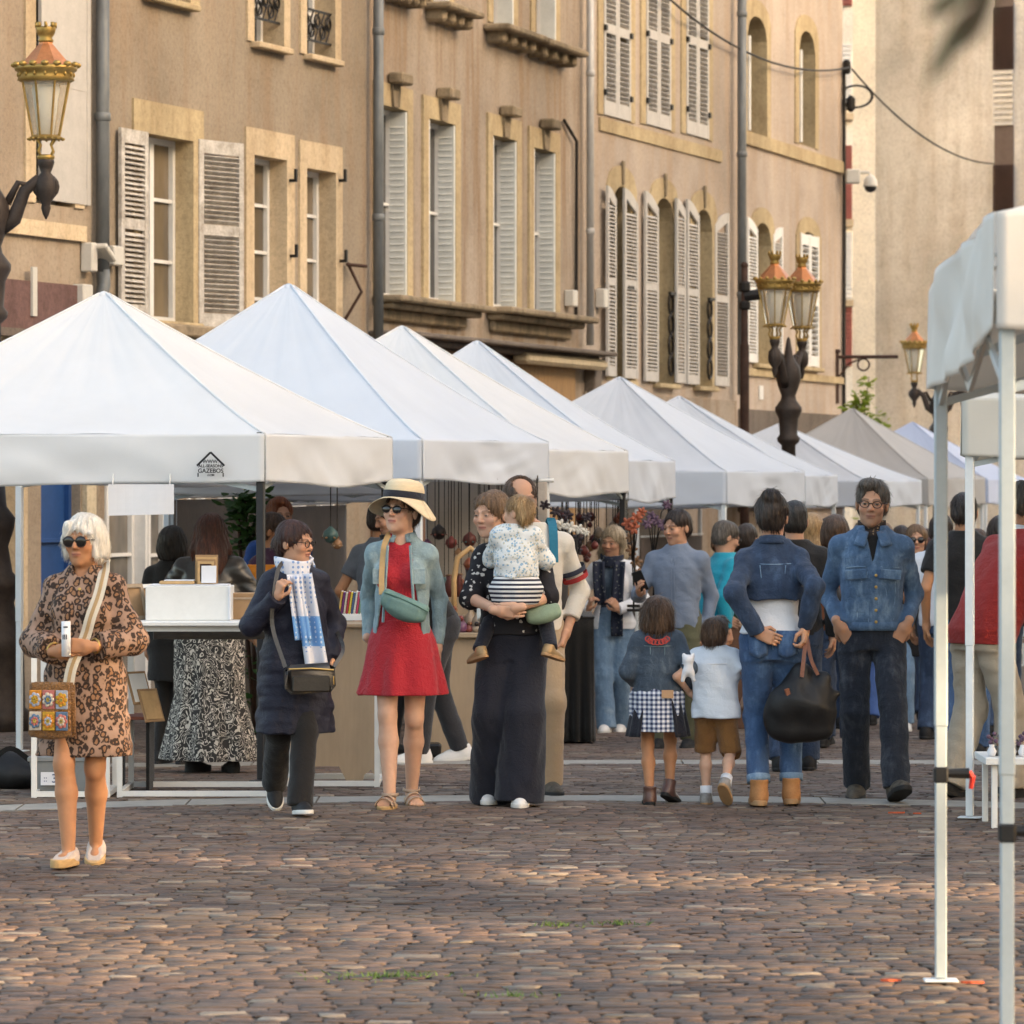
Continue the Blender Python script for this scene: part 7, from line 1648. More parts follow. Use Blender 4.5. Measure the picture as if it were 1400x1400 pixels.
p = Person(236, 1000, 1.54, 160, 'person in plain black, half hidden beside the leather jacket', True, res=.012, d=28.6); p.skin(SK); p.trousers(m_black); p.top(m_black, 'coat', .03, hem=.6, sl_e=.024); p.hair(h_black, 'bobback'); p.shoes(m_kshoe, m_ksole, 'sneaker')
p = Person(372, 1000, 1.66, 62, 'stallholder in plum shirt with short brown hair, in profile under the first canopy', False, head=(18, 12, 0), res=.011, d=30.8); p.skin(SKT, (.1, .07, .05)); p.trousers(m_charcoal); p.top(m_purple_, 'shirt', .02, hem=.85, sl_e=.02); p.hair(h_brown, 'short'); p.shoes(m_kshoe, m_ksole, 'sneaker')
p = Person(382, 1000, 1.80, 20, 'person with ginger hair and blue top standing behind the plum shirt', False, res=.012, d=32.4); p.skin(SK); p.trousers(m_charcoal); p.top(cloth('royal_blue_jersey', (.02, .06, .22)), 't_shirt', .02, hem=.85, sleeve='short'); p.hair(h_ginger, 'short', vol=1.2); p.shoes(m_kshoe, m_ksole, 'sneaker')

# ================================================================ 8 crowd behind
def extra(x, d, H, face, label, topm, hairm, style='short', female=False, bottom=None, sleeve='long', tone=SK, hem=.86, glasses=None, res=.012, coat=False, arms=None, shoe=None, headr=(0, 0, 0)):
    p = Person(x, 1000, H, face, label, female, res=res, d=d, arms=arms, head=headr, legs={'R': {'ankle': (-.09, -.12, .09)}, 'L': {'ankle': (.09, .1, .1)}})
    p.skin(tone, eyes=abs(face) < 90, hands=True); p.trousers(bottom or d_dark, ank=.07, knee=.072); p.top(topm, 'coat' if coat else 'shirt', .024, hem=hem, sleeve=sleeve, sl_e=.02, flare=.03 if coat else 0); p.hair(hairm, style); p.shoes(shoe or m_kshoe, m_wsole if shoe else m_ksole, 'sneaker')
    if glasses: p.glasses(m_frame, glasses, .025, 'sunglasses')
    return p
extra(1086, 27.6, 1.69, 176, 'short-haired man in black jacket walking away, just behind the woman with the tote', m_black, h_black, 'crop', bottom=d_dark)
extra(1109, 32.0, 1.68, 165, 'person with straight blond ponytail in dark coat, beyond the black jacket', m_charcoal, h_blond, 'longback', True, coat=True, hem=.7)
extra(1133, 36.0, 1.72, 180, 'person with dark curly hair and slate jacket walking away in the crowd', d_grey, h_dk, 'bobback')
extra(1206, 37.0, 1.70, 175, 'brown-haired woman in blue trousers behind the denim-jacket man', m_olive, h_lbrown, 'bobback', True, bottom=M('blue_cotton', (.05, .10, .27), .85, .2, 5, .2))
sgw = extra(1253, 35.6, 1.66, -4, 'woman in sunglasses and open black coat walking towards the camera', m_black, h_lbrown, 'tied', True, bottom=d_sky, coat=True, hem=.62, glasses=m_lens, shoe=m_wshoe, res=.010)
extra(1266, 43.0, 1.74, 170, 'dark-haired person in green shirt in the far crowd', m_green, h_brown, 'short')
extra(1287, 33.4, 1.70, 160, 'person in white t-shirt partly hidden by the white gazebo legs', m_whitet, h_dk, 'short', sleeve='short', tone=SKT)
bt = extra(1318, 29.6, 1.78, 172, 'dark-haired man in black t-shirt and blue jeans standing near the white leg', m_black, h_dk, 'crop', bottom=d_jean, sleeve='short', tone=SKT, res=.010)
extra(1336, 38.0, 1.66, 178, 'brown-haired person in maroon top behind the black t-shirt', M('maroon_cloth', (.10, .02, .02), .85, .2, 5, .2), h_brown, 'bobback')
extra(1010, 41.0, 1.70, 172, 'person in brown jacket far behind the turquoise jumper', M('brown_cloth', (.08, .045, .025), .85, .2, 5, .2), h_dk)
extra(1155, 44.0, 1.72, 178, 'person in dark navy jacket deep in the far crowd', m_navycoat, h_dk)
extra(1166, 50.0, 1.68, 4, 'person in grey top facing the camera deep in the far crowd', m_greyt, h_brown, 'tied', True)
extra(1222, 48.0, 1.75, 178, 'tall person in charcoal coat deep in the far crowd', m_charcoal, h_black, coat=True)
extra(1240, 54.0, 1.70, 172, 'person in beige top at the far end of the market', m_beige, h_grey)
extra(1300, 50.0, 1.72, 178, 'person in faded denim far behind the black t-shirt', d_sky, h_dk)
extra(1350, 46.0, 1.72, 175, 'person in black coat far behind the right-hand canopies', m_black, h_brown, coat=True)

for (x, d, H, f, lab, tm, hm, st_, fe) in ((1142, 31.5, 1.66, 170, 'dark-haired person in rust-brown top between the tote woman and the denim-jacket man', M('rust_cloth', (.13, .045, .02), .85, .2, 5, .2), h_brown, 'bobback', True),
    (1021, 36.5, 1.68, 150, 'person in dark green top left of the woman in cropped denim', M('bottle_green_cloth', (.02, .06, .035), .85, .2, 5, .2), h_dk, 'short', False), (1232, 40.5, 1.73, 176, 'person in washed grey shirt just behind the sunglasses woman', m_greyt, h_dk, 'short', False),
    (1275, 38.5, 1.60, 168, 'shorter person in dark floral top by the white gazebo leg', m_sprig, h_auburn, 'bobback', True), (1180, 41.0, 1.78, 174, 'tall dark-jacketed person straight behind the denim-jacket man', m_black, h_grey, 'short', False),
    (1368, 34.0, 1.70, 176, 'person in navy top beyond the red sweater', m_navycoat, h_dk, 'bobback', True), (985, 44.0, 1.74, 10, 'person in tan shirt facing the camera far behind the boy', m_beige, h_brown, 'short', False), (1120, 47.0, 1.70, 178, 'person in black coat far away between the blond ponytail and the curly hair', m_black, h_lbrown, 'tied', True)):
    extra(x, d, H, f, lab, tm, hm, st_, fe)
# ------------------------------------------------------------ stall furniture and goods
m_fw = M('white_frame_paint', (.66, .66, .64), .45, .06, 6, .03); m_ply = M('pale_tan_board', (.33, .255, .175), .75, .15, 2, .15, stretch=(3, 3, .5)); m_card = M('brown_cardboard', (.30, .19, .10), .85, .12, 5, .1)
m_gcloth = cloth('grey_table_cloth', (.13, .125, .115), .9, .12); m_kcloth = cloth('black_table_cloth', (.014, .013, .012), .9, .2); m_backdrop = cloth('pale_backdrop_cloth', (.33, .29, .245), .9, .08); m_paper = M('white_paper', (.62, .63, .66), .8, .04, 2, .05); m_orange = M('orange_board', (.55, .20, .02), .6, .1, 4, 0); m_bamboo = M('bent_pale_wood', (.46, .30, .14), .6, .2, 6, .1); m_thread = M('dark_string', (.03, .025, .02), .8, .1, 10, 0)
def at(x, y, d): p = P(x, y, d); return p
def frame_stand(x0, x1, ytop, ybot, d, depth, label, bars=.030, open_top=True):
    """white square-tube frame: picture corners of its near face at distance d"""
    a, b = P(x0, ybot, d), P(x1, ytop, d); z0 = g(d); w = b.x - a.x; h = b.z - z0
    o = empty('frame_stand', (a.x, d, z0), 0, label, 'frame', 'white tubular stands under the first canopy')
    for (yy, nm) in ((0, 'front_frame'), (depth, 'rear_frame')):
        mb = MB(); t = bars
        mb.box((t / 2, yy, h / 2), (t, t, h)); mb.box((w - t / 2, yy, h / 2), (t, t, h)); mb.box((w / 2, yy, h - t / 2), (w - 2 * t, t, t)); mb.box((w / 2, yy, t / 2 + .006), (w - 2 * t, t, t)); mb.build(nm, m_fw, o)
    mb = MB(); t = bars
    for xx in (t / 2, w - t / 2): mb.box((xx, depth / 2, t / 2 + .006), (t, depth - t, t)); mb.box((xx, depth / 2, h - t / 2), (t, depth - t, t))
    mb.build('side_rails', m_fw, o); return o, h, w
frame_stand(43, 150, 858, 1084, 24.7, .5, 'white tubular stand at the far left, behind the leopard print dress')
o1, h1, w1 = frame_stand(160, 372, 856, 1080, 24.75, .75, 'long white tubular stand carrying the white display box'); 
mb = MB(); mb.box((w1 / 2 - .02, .36, h1 + .014), (w1 + .14, .86, .024), bev=.004); mb.build('table_top', m_fw, o1)
mb = MB(); mb.sheet(lambda u, w_: Vector((.14 + u * (w1 - .2), .80 + .015 * math.sin(u * 22), h1 - .03 - .075 * w_)), 30, 4, .006); mb.build('table_skirt', m_gcloth, o1, True)
frame_stand(384, 519, 841, 1052, 25.7, .62, 'white tubular stand with books on it, beside the red dress')
# goods on the stands
def thing(name, x, ytop, d, label, cat, group=None, z=None, rz=0):
    p = P(x, ytop, d); 
    if z is not None: p.z = z
    return empty(name, p, rz, label, cat, group)
zt = o1.location.z + h1 + .026
def bx(o, c, s_, mat, name, rot=None, bev=.003, par=None): mb = MB(); mb.box(c, s_, rot, bev=bev); return mb.build(name, mat, par or o)
k_ = 25.05 / F
o = thing('display_box', 260, 850, 25.05, 'white box standing on the long white stand in front of the leather jacket', 'box', z=zt); W = 116 * k_; bx(o, (0, 0, .098), (W, .30, .195), m_fw, 'box_body'); bx(o, (W / 2 - .008, -.156, .1), (.014, .008, .19), m_paper, 'box_edge'); 
mb = MB(); mb.box((0, 0, .20), (W - .04, .26, .006)); mb.build('box_lid', m_paper, o)
o = thing('frame_stack', 282, 803, 25.05, 'stack of wooden picture frames with a white card on the white box', 'frames', z=zt + .205)
for i in range(4): 
    mb = MB(); w_, h_ = .13 - .012 * i, .165 - .012 * i; yy = .03 - .022 * i
    for q in (-1, 1): mb.box((q * (w_ / 2 - .007), yy, h_ / 2), (.014, .018, h_))
    mb.box((0, yy, h_ - .007), (w_ - .028, .018, .014)); mb.box((0, yy, .007), (w_ - .028, .018, .014)); mb.build('frame', m_bamboo if i % 2 else m_card, o)
bx(o, (.018, -.05, .055), (.085, .004, .10), m_paper, 'card', Matrix.Rotation(R(-8), 3, 'X'))
o = thing('pamphlets', 243, 803, 25.05, 'low row of pamphlets lying on the white box', 'papers', z=zt + .205); bx(o, (0, 0, .008), (.2, .14, .016), m_bamboo, 'paper_stack'); bx(o, (.01, .005, .020), (.17, .13, .006), m_paper, 'top_sheet')
def lean_frame(x, d, label, w_, h_, mat, rz, z):
    o = thing('leaning_artwork', x, 850, d, label, 'frame', z=z, rz=R(rz)); rot = Matrix.Rotation(R(-14), 3, 'X'); mb = MB(); t = .022
    for q in (-1, 1): mb.box(rot @ Vector((q * (w_ / 2 - t / 2), 0, h_ / 2)), (t, .02, h_), rot)
    mb.box(rot @ Vector((0, 0, h_ - t / 2)), (w_ - 2 * t, .02, t), rot); mb.box(rot @ Vector((0, 0, t / 2)), (w_ - 2 * t, .02, t), rot); fr = mb.build('frame', mat, o)
    bx(o, rot @ Vector((0, .006, h_ / 2)), (w_ - 2 * t, .006, h_ - 2 * t), m_card, 'picture', rot, 0, fr)
lean_frame(187, 25.0, 'brown picture leaning at the left end of the long stand', .2, .21, m_ply, 55, zt); lean_frame(205, 25.3, 'white-edged picture leaning beside the white box', .2, .2, m_fw, 60, zt)
o = thing('cardboard_box', 334, 850, 25.2, 'brown cardboard box right of the white box on the stand', 'box', z=zt); bx(o, (0, 0, .075), (.15, .2, .15), m_card, 'carton'); bx(o, (0, -.104, .12), (.15, .004, .012), m_ply, 'tape')
for i, (x, c, lab) in enumerate(((196, m_fw, 'white print'), (212, m_bamboo, 'yellowish print'))):
    o = thing('art_print', x, 930, 25.2, lab + ' leaning low inside the long stand', 'print', z=o1.location.z + .50 - .1 * i, rz=R(50)); rot = Matrix.Rotation(R(-20), 3, 'X'); bx(o, rot @ Vector((0, 0, .1)), (.16, .008, .2), m_card, 'backing', rot); bx(o, rot @ Vector((0, -.006, .1)), (.13, .004, .17), c, 'sheet', rot)
o = empty('low_shelf', (P(188, 0, 25.3).x, 25.3, o1.location.z), 0, 'reddish shelf board inside the long stand', 'shelf'); bx(o, (-.02, .1, .42), (.20, .4, .02), M('red_brown_board', (.16, .05, .03), .7, .2, 4, .1), 'board'); 
for q in (-1, 1): bx(o, (-.02 + q * .085, .1, .205), (.02, .36, .41), m_kcloth, 'support')
# books
bk = [(.42, .25, .05), (.10, .02, .10), (.45, .40, .30), (.30, .03, .04), (.50, .38, .05), (.05, .08, .16), (.50, .48, .42), (.38, .05, .10), (.12, .20, .12)]
zb = g(25.7) + (P(0, 841, 25.7).z - g(25.7))
for i in range(9):
    o = thing('book', 464 + 3.4 * i, 841, 25.9, '%s book standing upright on the white stand by the red dress' % ('leftmost', 'second from the left', 'third from the left', 'fourth from the left', 'middle', 'fourth from the right', 'third from the right', 'second from the right', 'rightmost')[i], 'book', 'books on the white stand', z=zb + .002)
    h_ = .135 - .004 * (i % 3); rot = Matrix.Rotation(R(8), 3, 'Y'); bx(o, rot @ Vector((0, 0, h_ / 2)), (.012, .10, h_), M('book_cover_%d' % i, bk[i], .5, .1, 10, 0), 'cover', rot); bx(o, rot @ Vector((0, .002, h_ / 2 + .002)), (.008, .096, h_ - .003), m_paper, 'pages', rot, 0)
o = thing('counter_board', 475, 0, 26.1, 'tan plywood counter panel with arched feet behind the red dress', 'panel', z=g(26.1)); hh = P(0, 858, 26.1).z - g(26.1); mb = MB(); ww = .19
mb.prism([(-.34, 0), (-.28, 0), (-.25, .10), (-.05, .10), (.0, 0), (.09, 0), (.10, .05), (.14, .08), (.16, .05), (.165, 0), (.19, 0), (.19, hh), (-.34, hh)], 0, .03); mb.build('panel', m_ply, o); bx(o, (-.075, .2, hh + .012), (.56, .45, .022), m_ply, 'top')
# hanging sheet under the first canopy
o = thing('paper_sign', 193, 662, 26.2, 'blank white sheet hanging under the edge of the first canopy', 'sheet'); mb = MB(); mb.sheet(lambda u, w_: Vector(((u - .5) * 90 * 26.2 / F, .01 * math.sin(u * 5 + w_), -w_ * (43 - 2 * u) * 26.2 / F + .0)), 8, 5, .002); mb.build('sheet', m_paper, o)
mb = MB()
for q in (-.17, .17): mb.tube([(q, 0, -.005), (q, 0.02, .06)], .004, 5)
mb.build('tape_tabs', m_fw, o)
o = thing('orange_sign', 357, 772, 29.6, 'orange board beside the plum-shirted stallholder', 'board'); bx(o, (0, 0, -.095), (.19, .02, .19), m_orange, 'board'); bx(o, (0, .03, -.55), (.03, .03, 1.1), m_fw, 'stake')
# crates and bags on the ground at the left
o = thing('duffel_bag', 18, 0, 25.6, 'slumped black bag on the ground at the lower left edge', 'bag', z=g(25.6)); v = Vol((-.3, -.2, -.02), (.3, .2, .3), .010); v.ell((0, 0, .085), (.21, .15, .105)); v.ell((-.05, 0, .13), (.13, .11, .09), .05); v.wrinkle(.008, 22, 4); v.cut((0, 0, -1), (0, 0, .002)); V_, F_ = v.mesh(); np_obj('sack', V_, F_, m_nylon, o); strap_obj([(-.12, -.1, .16), (0, -.14, .24), (.12, -.1, .16)], .03, m_kcloth, 'handle', o)
o = thing('storage_box', 92, 0, 25.0, 'grey translucent storage box with a 30 label, inside the far-left stand', 'box', z=g(25.0)); mg = M('grey_box_plastic', (.20, .21, .21), .45, .1, 6, .05); mb = MB(); mb.add([(-.17, -.13, 0), (.17, -.13, 0), (.17, .13, 0), (-.17, .13, 0), (-.2, -.15, .20), (.2, -.15, .20), (.2, .15, .20), (-.2, .15, .20)], [(0, 3, 2, 1), (0, 1, 5, 4), (1, 2, 6, 5), (2, 3, 7, 6), (3, 0, 4, 7), (4, 5, 6, 7)]); mb.build('tub', mg, o); bx(o, (0, 0, .21), (.42, .32, .025), mg, 'lid'); bx(o, (-.06, -.156, .10), (.15, .004, .075), m_paper, 'label', Matrix.Rotation(R(-6), 3, 'X'))
text_mesh('30', .07, M('blue_print', (.04, .07, .16), .7, .1, 10, 0), 'label_number', o, (-.04, -.160, .10)); text_mesh('::', .05, M('blue_print', (.04, .07, .16), .7, .1, 10, 0), 'label_mark', o, (-.108, -.160, .10))
# ---- ornament stall (second canopy)
dC = 30.1; zc = P(0, 866, dC).z; x0, x1 = P(556, 0, dC).x, P(688, 0, dC).x
o = empty('ornament_counter', (x0, dC, g(dC)), 0, 'pale tan counter of the ornament stall under the second canopy', 'counter'); hh = zc - g(dC); bx(o, ((x1 - x0) / 2, .35, hh - .012), (x1 - x0 + .08, .80, .03), m_ply, 'counter_top')
mb = MB(); mb.prism([(0, 0), (x1 - x0, 0), (x1 - x0, hh - .03), (0, hh - .03)], 0, .03); mb.build('front_panel', m_ply, o); bx(o, (x1 - x0 - .05, -.006, .05), (.18, .02, .1), m_fascia, 'foot')
o = empty('cloth_screen', (P(585, 0, 32.3).x, 32.3, g(32.3)), 0, 'pale cloth backdrop hung behind the ornaments', 'backdrop'); wB = P(748, 0, 32.3).x - P(585, 0, 32.3).x; mb = MB(); mb.sheet(lambda u, w_: Vector((u * wB, .02 * math.sin(u * 25) * w_, 1.93 - 1.75 * w_)), 40, 6, .006); mb.build('cloth', m_backdrop, o, True); mb = MB(); mb.tube([(-.05, .03, 1.94), (wB + .05, .03, 1.94)], .015, 8); mb.build('rail', m_fw, o)
for q in (0, wB): mb = MB(); mb.tube([(q, .05, 0), (q, .05, 1.94)], .018, 8); mb.build('post', m_fw, o)
cols = [(.025, .02, .02), (.16, .04, .035), (.10, .03, .025), (.05, .10, .10), (.22, .12, .06), (.30, .24, .18), (.12, .05, .10), (.20, .06, .03)]
mcol = [M('glazed_clay_%d' % i, c, .35, .3, 18, .1) for i, c in enumerate(cols)]; cn = ['black', 'dark red', 'red-brown', 'teal', 'caramel', 'cream', 'plum', 'rust']
hang = [(600, 728, 0, .052), (617, 742, 1, .042), (642, 738, 2, .050), (656, 760, 7, .040), (627, 757, 4, .035), (668, 718, 4, .036), (682, 735, 0, .035), (452, 732, 3, .050), (461, 744, 4, .034), (584, 745, 6, .036), (700, 728, 1, .035), (735, 720, 2, .034)]
spot = ['at the left by the white pole', 'second from the white pole', 'right of the pair by the white pole', 'hanging lowest before the backdrop', 'between the two dark red ones', 'near the middle of the rail', 'beside the woman with the toddler', 'hanging above the raincoat woman', 'smaller, next to the teal one', 'just behind the sun hat', 'behind the toddler', 'behind the father']
for i, (x, y, ci, r) in enumerate(hang):
    d = 31.9 if x > 500 else 28.6; r *= 1.06; o = thing('hanging_ornament', x, y, d, '%s clay bauble %s' % (cn[ci], spot[i]), 'ornament', 'baubles hanging in the ornament stall'); mb = MB(); mb.lathe([(.002, -r), (r * .6, -r * .8), (r, -r * .1), (r * .85, r * .5), (r * .35, r * .9), (.01, r * 1.1)], (0, 0, 0), 14)
    b_ = mb.build('bauble', mcol[ci], o, True); mb = MB()
    for q in range(6): a = 6.283 * q / 6; mb.box((math.cos(a) * r * .9, math.sin(a) * r * .9, -r * .2), (r * .5, r * .25, r * .12), Matrix.Rotation(a, 3, 'Z') @ Matrix.Rotation(R(35), 3, 'Y'))
    mb.build('petal_rim', mcol[(ci + 1) % 8], b_); mb = MB(); mb.tube([(0, 0, r), (0, 0, 1.80 - o.location.z)], .004, 5); mb.build('string', m_thread, o)
o = thing('wooden_arch', 643, 866, 30.75, 'bent pale wooden arch standing on the ornament counter', 'arch', z=zc + .005); mb = MB(); mb.tube([(-.11, 0, 0), (-.115, 0, .35), (-.09, 0, .50), (0, 0, .57), (.09, 0, .50), (.115, 0, .35), (.11, 0, 0)], .020, 8); mb.build('arch', m_bamboo, o, True); bx(o, (0, 0, .012), (.34, .16, .024), m_bamboo, 'foot')
rg = random.Random(5)
wheres = ['front row', 'second row', 'back row']
n_ = 0
for j in range(3):
    for i in range(13):
        x = 562 + i * 10 + rg.uniform(-2, 2); d = dC + .12 + .24 * j; r = rg.uniform(.028, .05); ci = rg.randrange(8); hgt = rg.uniform(1.2, 3.4)
        o = thing('clay_figure', x, 866, d, 'small glazed clay piece in the crowded rows on the ornament counter', 'ornament', 'clay pieces crowded on the ornament counter', z=zc + .004)
        mb = MB(); mb.lathe([(r * .7, 0), (r, r * .5), (r * .8, r * hgt * .6), (r * .3, r * hgt * .85), (r * .45, r * hgt), (.004, r * hgt * 1.12)], (0, 0, 0), 10); b_ = mb.build('vessel', mcol[ci], o, True)
        mb = MB(); mb.ball((rg.uniform(-.01, .01), -r * .4, r * hgt * 1.05), r * .42, 8, 5); mb.build('finial', mcol[(ci + 3) % 8], b_, True)
# stacked display riser
o = thing('display_riser', 655, 866, 30.72, 'stepped wooden riser behind the clay pieces', 'riser', z=zc + .004); bx(o, (0, .25, .11), (.9, .22, .22), m_ply, 'upper_step'); bx(o, (0, .10, .05), (.9, .08, .10), m_ply, 'lower_step')
for i in range(9):
    x = 600 + i * 14; ci = rg.randrange(8); r = rg.uniform(.03, .05); o2 = thing('clay_figure', x, 866, 30.95, 'glazed clay piece on the raised step behind the counter rows', 'ornament', 'clay pieces on the raised step', z=zc + .226); mb = MB(); h_ = rg.uniform(.08, .2); mb.lathe([(r * .6, 0), (r, h_ * .35), (r * .5, h_ * .8), (r * .6, h_)], (0, 0, 0), 10); b_ = mb.build('vessel', mcol[ci], o2, True); mb = MB(); mb.torus((0, 0, h_), r * .55, .006, n=12, m=5); mb.build('rim', mcol[(ci + 2) % 8], b_, True)
o = thing('pole_weight', 579, 0, 29.74, 'black weight around the foot of the white canopy pole', 'weight', z=g(29.74)); bx(o, (0, 0, .05), (.24, .2, .09), m_blk, 'block', bev=.015); bx(o, (0, 0, .105), (.08, .08, .02), m_blk, 'collar')
# ---- black-clothed table and metal flowers (third and fourth canopy)
dT = 32.4; p = P(752, 846, dT); o = empty('draped_table', (p.x, dT, g(dT)), 0, 'table under a floor-length black cloth, left of the woman with grey-blond hair', 'table'); wT = P(812, 0, dT).x - p.x; hT = p.z - g(dT)
mb = MB(); per = [(0, 0), (wT, 0), (wT, 1.3), (0, 1.3)]
def drape(u, w_):
    q = u * 4; i = int(min(q, 3.999)); f = q - i; a, b = per[i], per[(i + 1) % 4]; x = a[0] + (b[0] - a[0]) * f; y = a[1] + (b[1] - a[1]) * f; cx, cy = wT / 2, .65; e = 1 + (.05 + .05 * math.sin(u * 95)) * w_
    return Vector((cx + (x - cx) * e, cy + (y - cy) * e, hT - (hT - .015) * w_))
mb.sheet(drape, 96, 8, .006); mb.build('tablecloth', m_kcloth, o, True); bx(o, (wT / 2, .65, hT + .008), (wT + .01, 1.31, .016), m_kcloth, 'table_top')
mwh, mco, mvi, mdk = M('white_petals', (.62, .58, .50), .6, .1, 10, 0), M('coral_petals', (.36, .10, .05), .6, .15, 10, 0), M('violet_petals', (.11, .065, .10), .6, .2, 10, 0), M('dark_petals', (.03, .02, .025), .5, .2, 10, 0)
def flowerspray(x, y, d, label, mat, blooms, z0=None):
    zb_ = z0 if z0 is not None else hT + g(dT) + .02; p = P(x, y, d); o = empty('flower_spray', (p.x, d, zb_), 0, label, 'flowers', 'metal flower sprays in the stalls'); st = MB(); top = p.z - zb_
    st.tube([(0, 0, 0), (.01, 0, top * .6), (0, 0, top)], .008, 6); fl = []
    for (bx_, by_, r) in blooms:
        q = P(bx_, by_, d); v_ = Vector((q.x - p.x, rg.uniform(-.05, .05), q.z - zb_)); st.tube([(0, 0, top * .75), (v_.x * .6, v_.y, v_.z - .06), tuple(v_)], .005, 5); fl.append((v_, r))
    bx(o, (0, 0, .01), (.1, .1, .02), m_iron, 'stand'); st.build('stem', m_iron, o, True)
    for v_, r in fl:
        mb = MB()
        for q in range(6):
            a = 6.283 * q / 6 + rg.uniform(0, .5); rot = Matrix.Rotation(a, 3, 'Y') @ Matrix.Rotation(R(25), 3, 'Z'); mb.ball((0, 0, 0), (r * .30, r * .12, r * .55), 8, 5); n0 = len(mb.v) - 34 * 0
        vs = []; mb = MB()
        for q in range(6):
            a = 6.283 * q / 6 + rg.uniform(0, .4); c = v_ + Vector((math.cos(a) * r * .55, rg.uniform(-.3, .1) * r, math.sin(a) * r * .55)); t_ = MB(); t_.ball((0, 0, 0), (r * .5, r * .16, r * .28), 8, 5); Mx = Matrix.Translation(c) @ Matrix.Rotation(-a, 4, 'Y'); t_.xform(Mx); mb.add(t_.v, t_.f)
        mb.ball(v_, r * .25, 8, 5); mb.build('blossom', mat, o, True)
flowerspray(788, 735, 31.9, 'spray of white metal blossoms above the black-clothed table', mwh, [(754, 716, .045), (767, 718, .045), (780, 721, .045), (792, 724, .04), (801, 728, .03)])
flowerspray(785, 745, 32.2, 'spray of black metal flowers below the white blossoms', mdk, [(778, 742, .06), (790, 738, .05), (787, 752, .05), (760, 700, .045), (776, 705, .045), (802, 707, .04), (745, 690, .04)])
flowerspray(866, 745, 33.5, 'spray of coral metal blossoms behind the man with the phone', mco, [(858, 716, .05), (870, 708, .05), (866, 722, .05), (877, 700, .04)])
flowerspray(893, 745, 34.5, 'spray of violet metal flowers behind the man with the phone', mvi, [(885, 716, .045), (897, 712, .045), (906, 718, .045), (890, 705, .04), (912, 690, .04)])
flowerspray(866, 790, 34.6, 'spray of caramel metal flowers beside the grey-blond woman', mcol[4], [(864, 752, .05), (870, 768, .05), (862, 735, .04), (872, 785, .05)])
flowerspray(760, 800, 32.0, 'small spray of rust flowers on the near corner of the black cloth', mcol[7], [(752, 780, .04), (766, 772, .04), (760, 795, .04)])
# flower stall table behind the phone man
p = P(955, 880, 36.0); o = empty('wooden_stand', (P(930, 0, 36.).x, 36., g(36.)), 0, 'brown wooden display stand behind the children', 'stand'); bx(o, (.25, .2, .42), (1.0, .4, .84), M('brown_case', (.12, .06, .035), .6, .3, 5, .1), 'case'); bx(o, (.25, .2, .86), (1.06, .46, .03), m_ply, 'top')
# dark backs of the far stalls, cloth walls at the rear of the canopies
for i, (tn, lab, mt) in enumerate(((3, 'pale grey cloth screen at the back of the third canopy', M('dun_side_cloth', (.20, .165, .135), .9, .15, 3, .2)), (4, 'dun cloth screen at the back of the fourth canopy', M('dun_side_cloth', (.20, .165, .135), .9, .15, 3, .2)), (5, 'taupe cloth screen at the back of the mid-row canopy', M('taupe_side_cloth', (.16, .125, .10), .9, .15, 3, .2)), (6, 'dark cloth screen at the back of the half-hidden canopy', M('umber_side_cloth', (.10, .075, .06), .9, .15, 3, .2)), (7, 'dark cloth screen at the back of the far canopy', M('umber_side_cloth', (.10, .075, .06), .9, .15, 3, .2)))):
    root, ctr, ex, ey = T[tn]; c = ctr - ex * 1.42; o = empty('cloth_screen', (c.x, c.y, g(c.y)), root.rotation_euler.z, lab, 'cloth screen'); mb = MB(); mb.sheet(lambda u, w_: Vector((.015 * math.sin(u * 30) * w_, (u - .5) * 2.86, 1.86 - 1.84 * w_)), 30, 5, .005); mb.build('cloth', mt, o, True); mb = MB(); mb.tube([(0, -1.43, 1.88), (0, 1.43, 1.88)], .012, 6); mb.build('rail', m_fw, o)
# ---- right-hand stall: low white table with glass and trinkets
d = 22.4; p = P(1347, 1036, d); o = empty('low_table', (p.x, d, g(d)), 0, 'low white table at the right edge, laden with small flowers and trinkets', 'table'); hh = p.z - g(d); bx(o, (.45, .25, hh - .018), (.9, .55, .036), m_fw, 'table_top')
for (a, b) in ((.05, .03), (.85, .03), (.05, .47), (.85, .47)): bx(o, (a, b, (hh - .036) / 2), (.03, .03, hh - .036), m_fw, 'leg')
for i in range(7):
    q = thing('trinket', 1356 + i * 7, 1036, d + .1 + .04 * (i % 3), 'tiny glass or flower trinket on the low white table at the right edge', 'trinket', 'trinkets on the low white table', z=p.z + .002); r = rg.uniform(.018, .03); mb = MB(); mb.lathe([(r * .7, 0), (r, r), (r * .5, r * 2), (r * .6, r * 2.4)], (0, 0, 0), 10); b_ = mb.build('vase', m_pane_d if i % 2 else m_paper, q, True); mb = MB()
    for w_ in range(5): mb.ball((rg.gauss(0, .015), rg.gauss(0, .012), r * 2.4 + rg.uniform(0, .06)), .012, 6, 4)
    mb.build('petals', mcol[(i * 3 + 1) % 8] if i % 2 else mvi, b_, True)

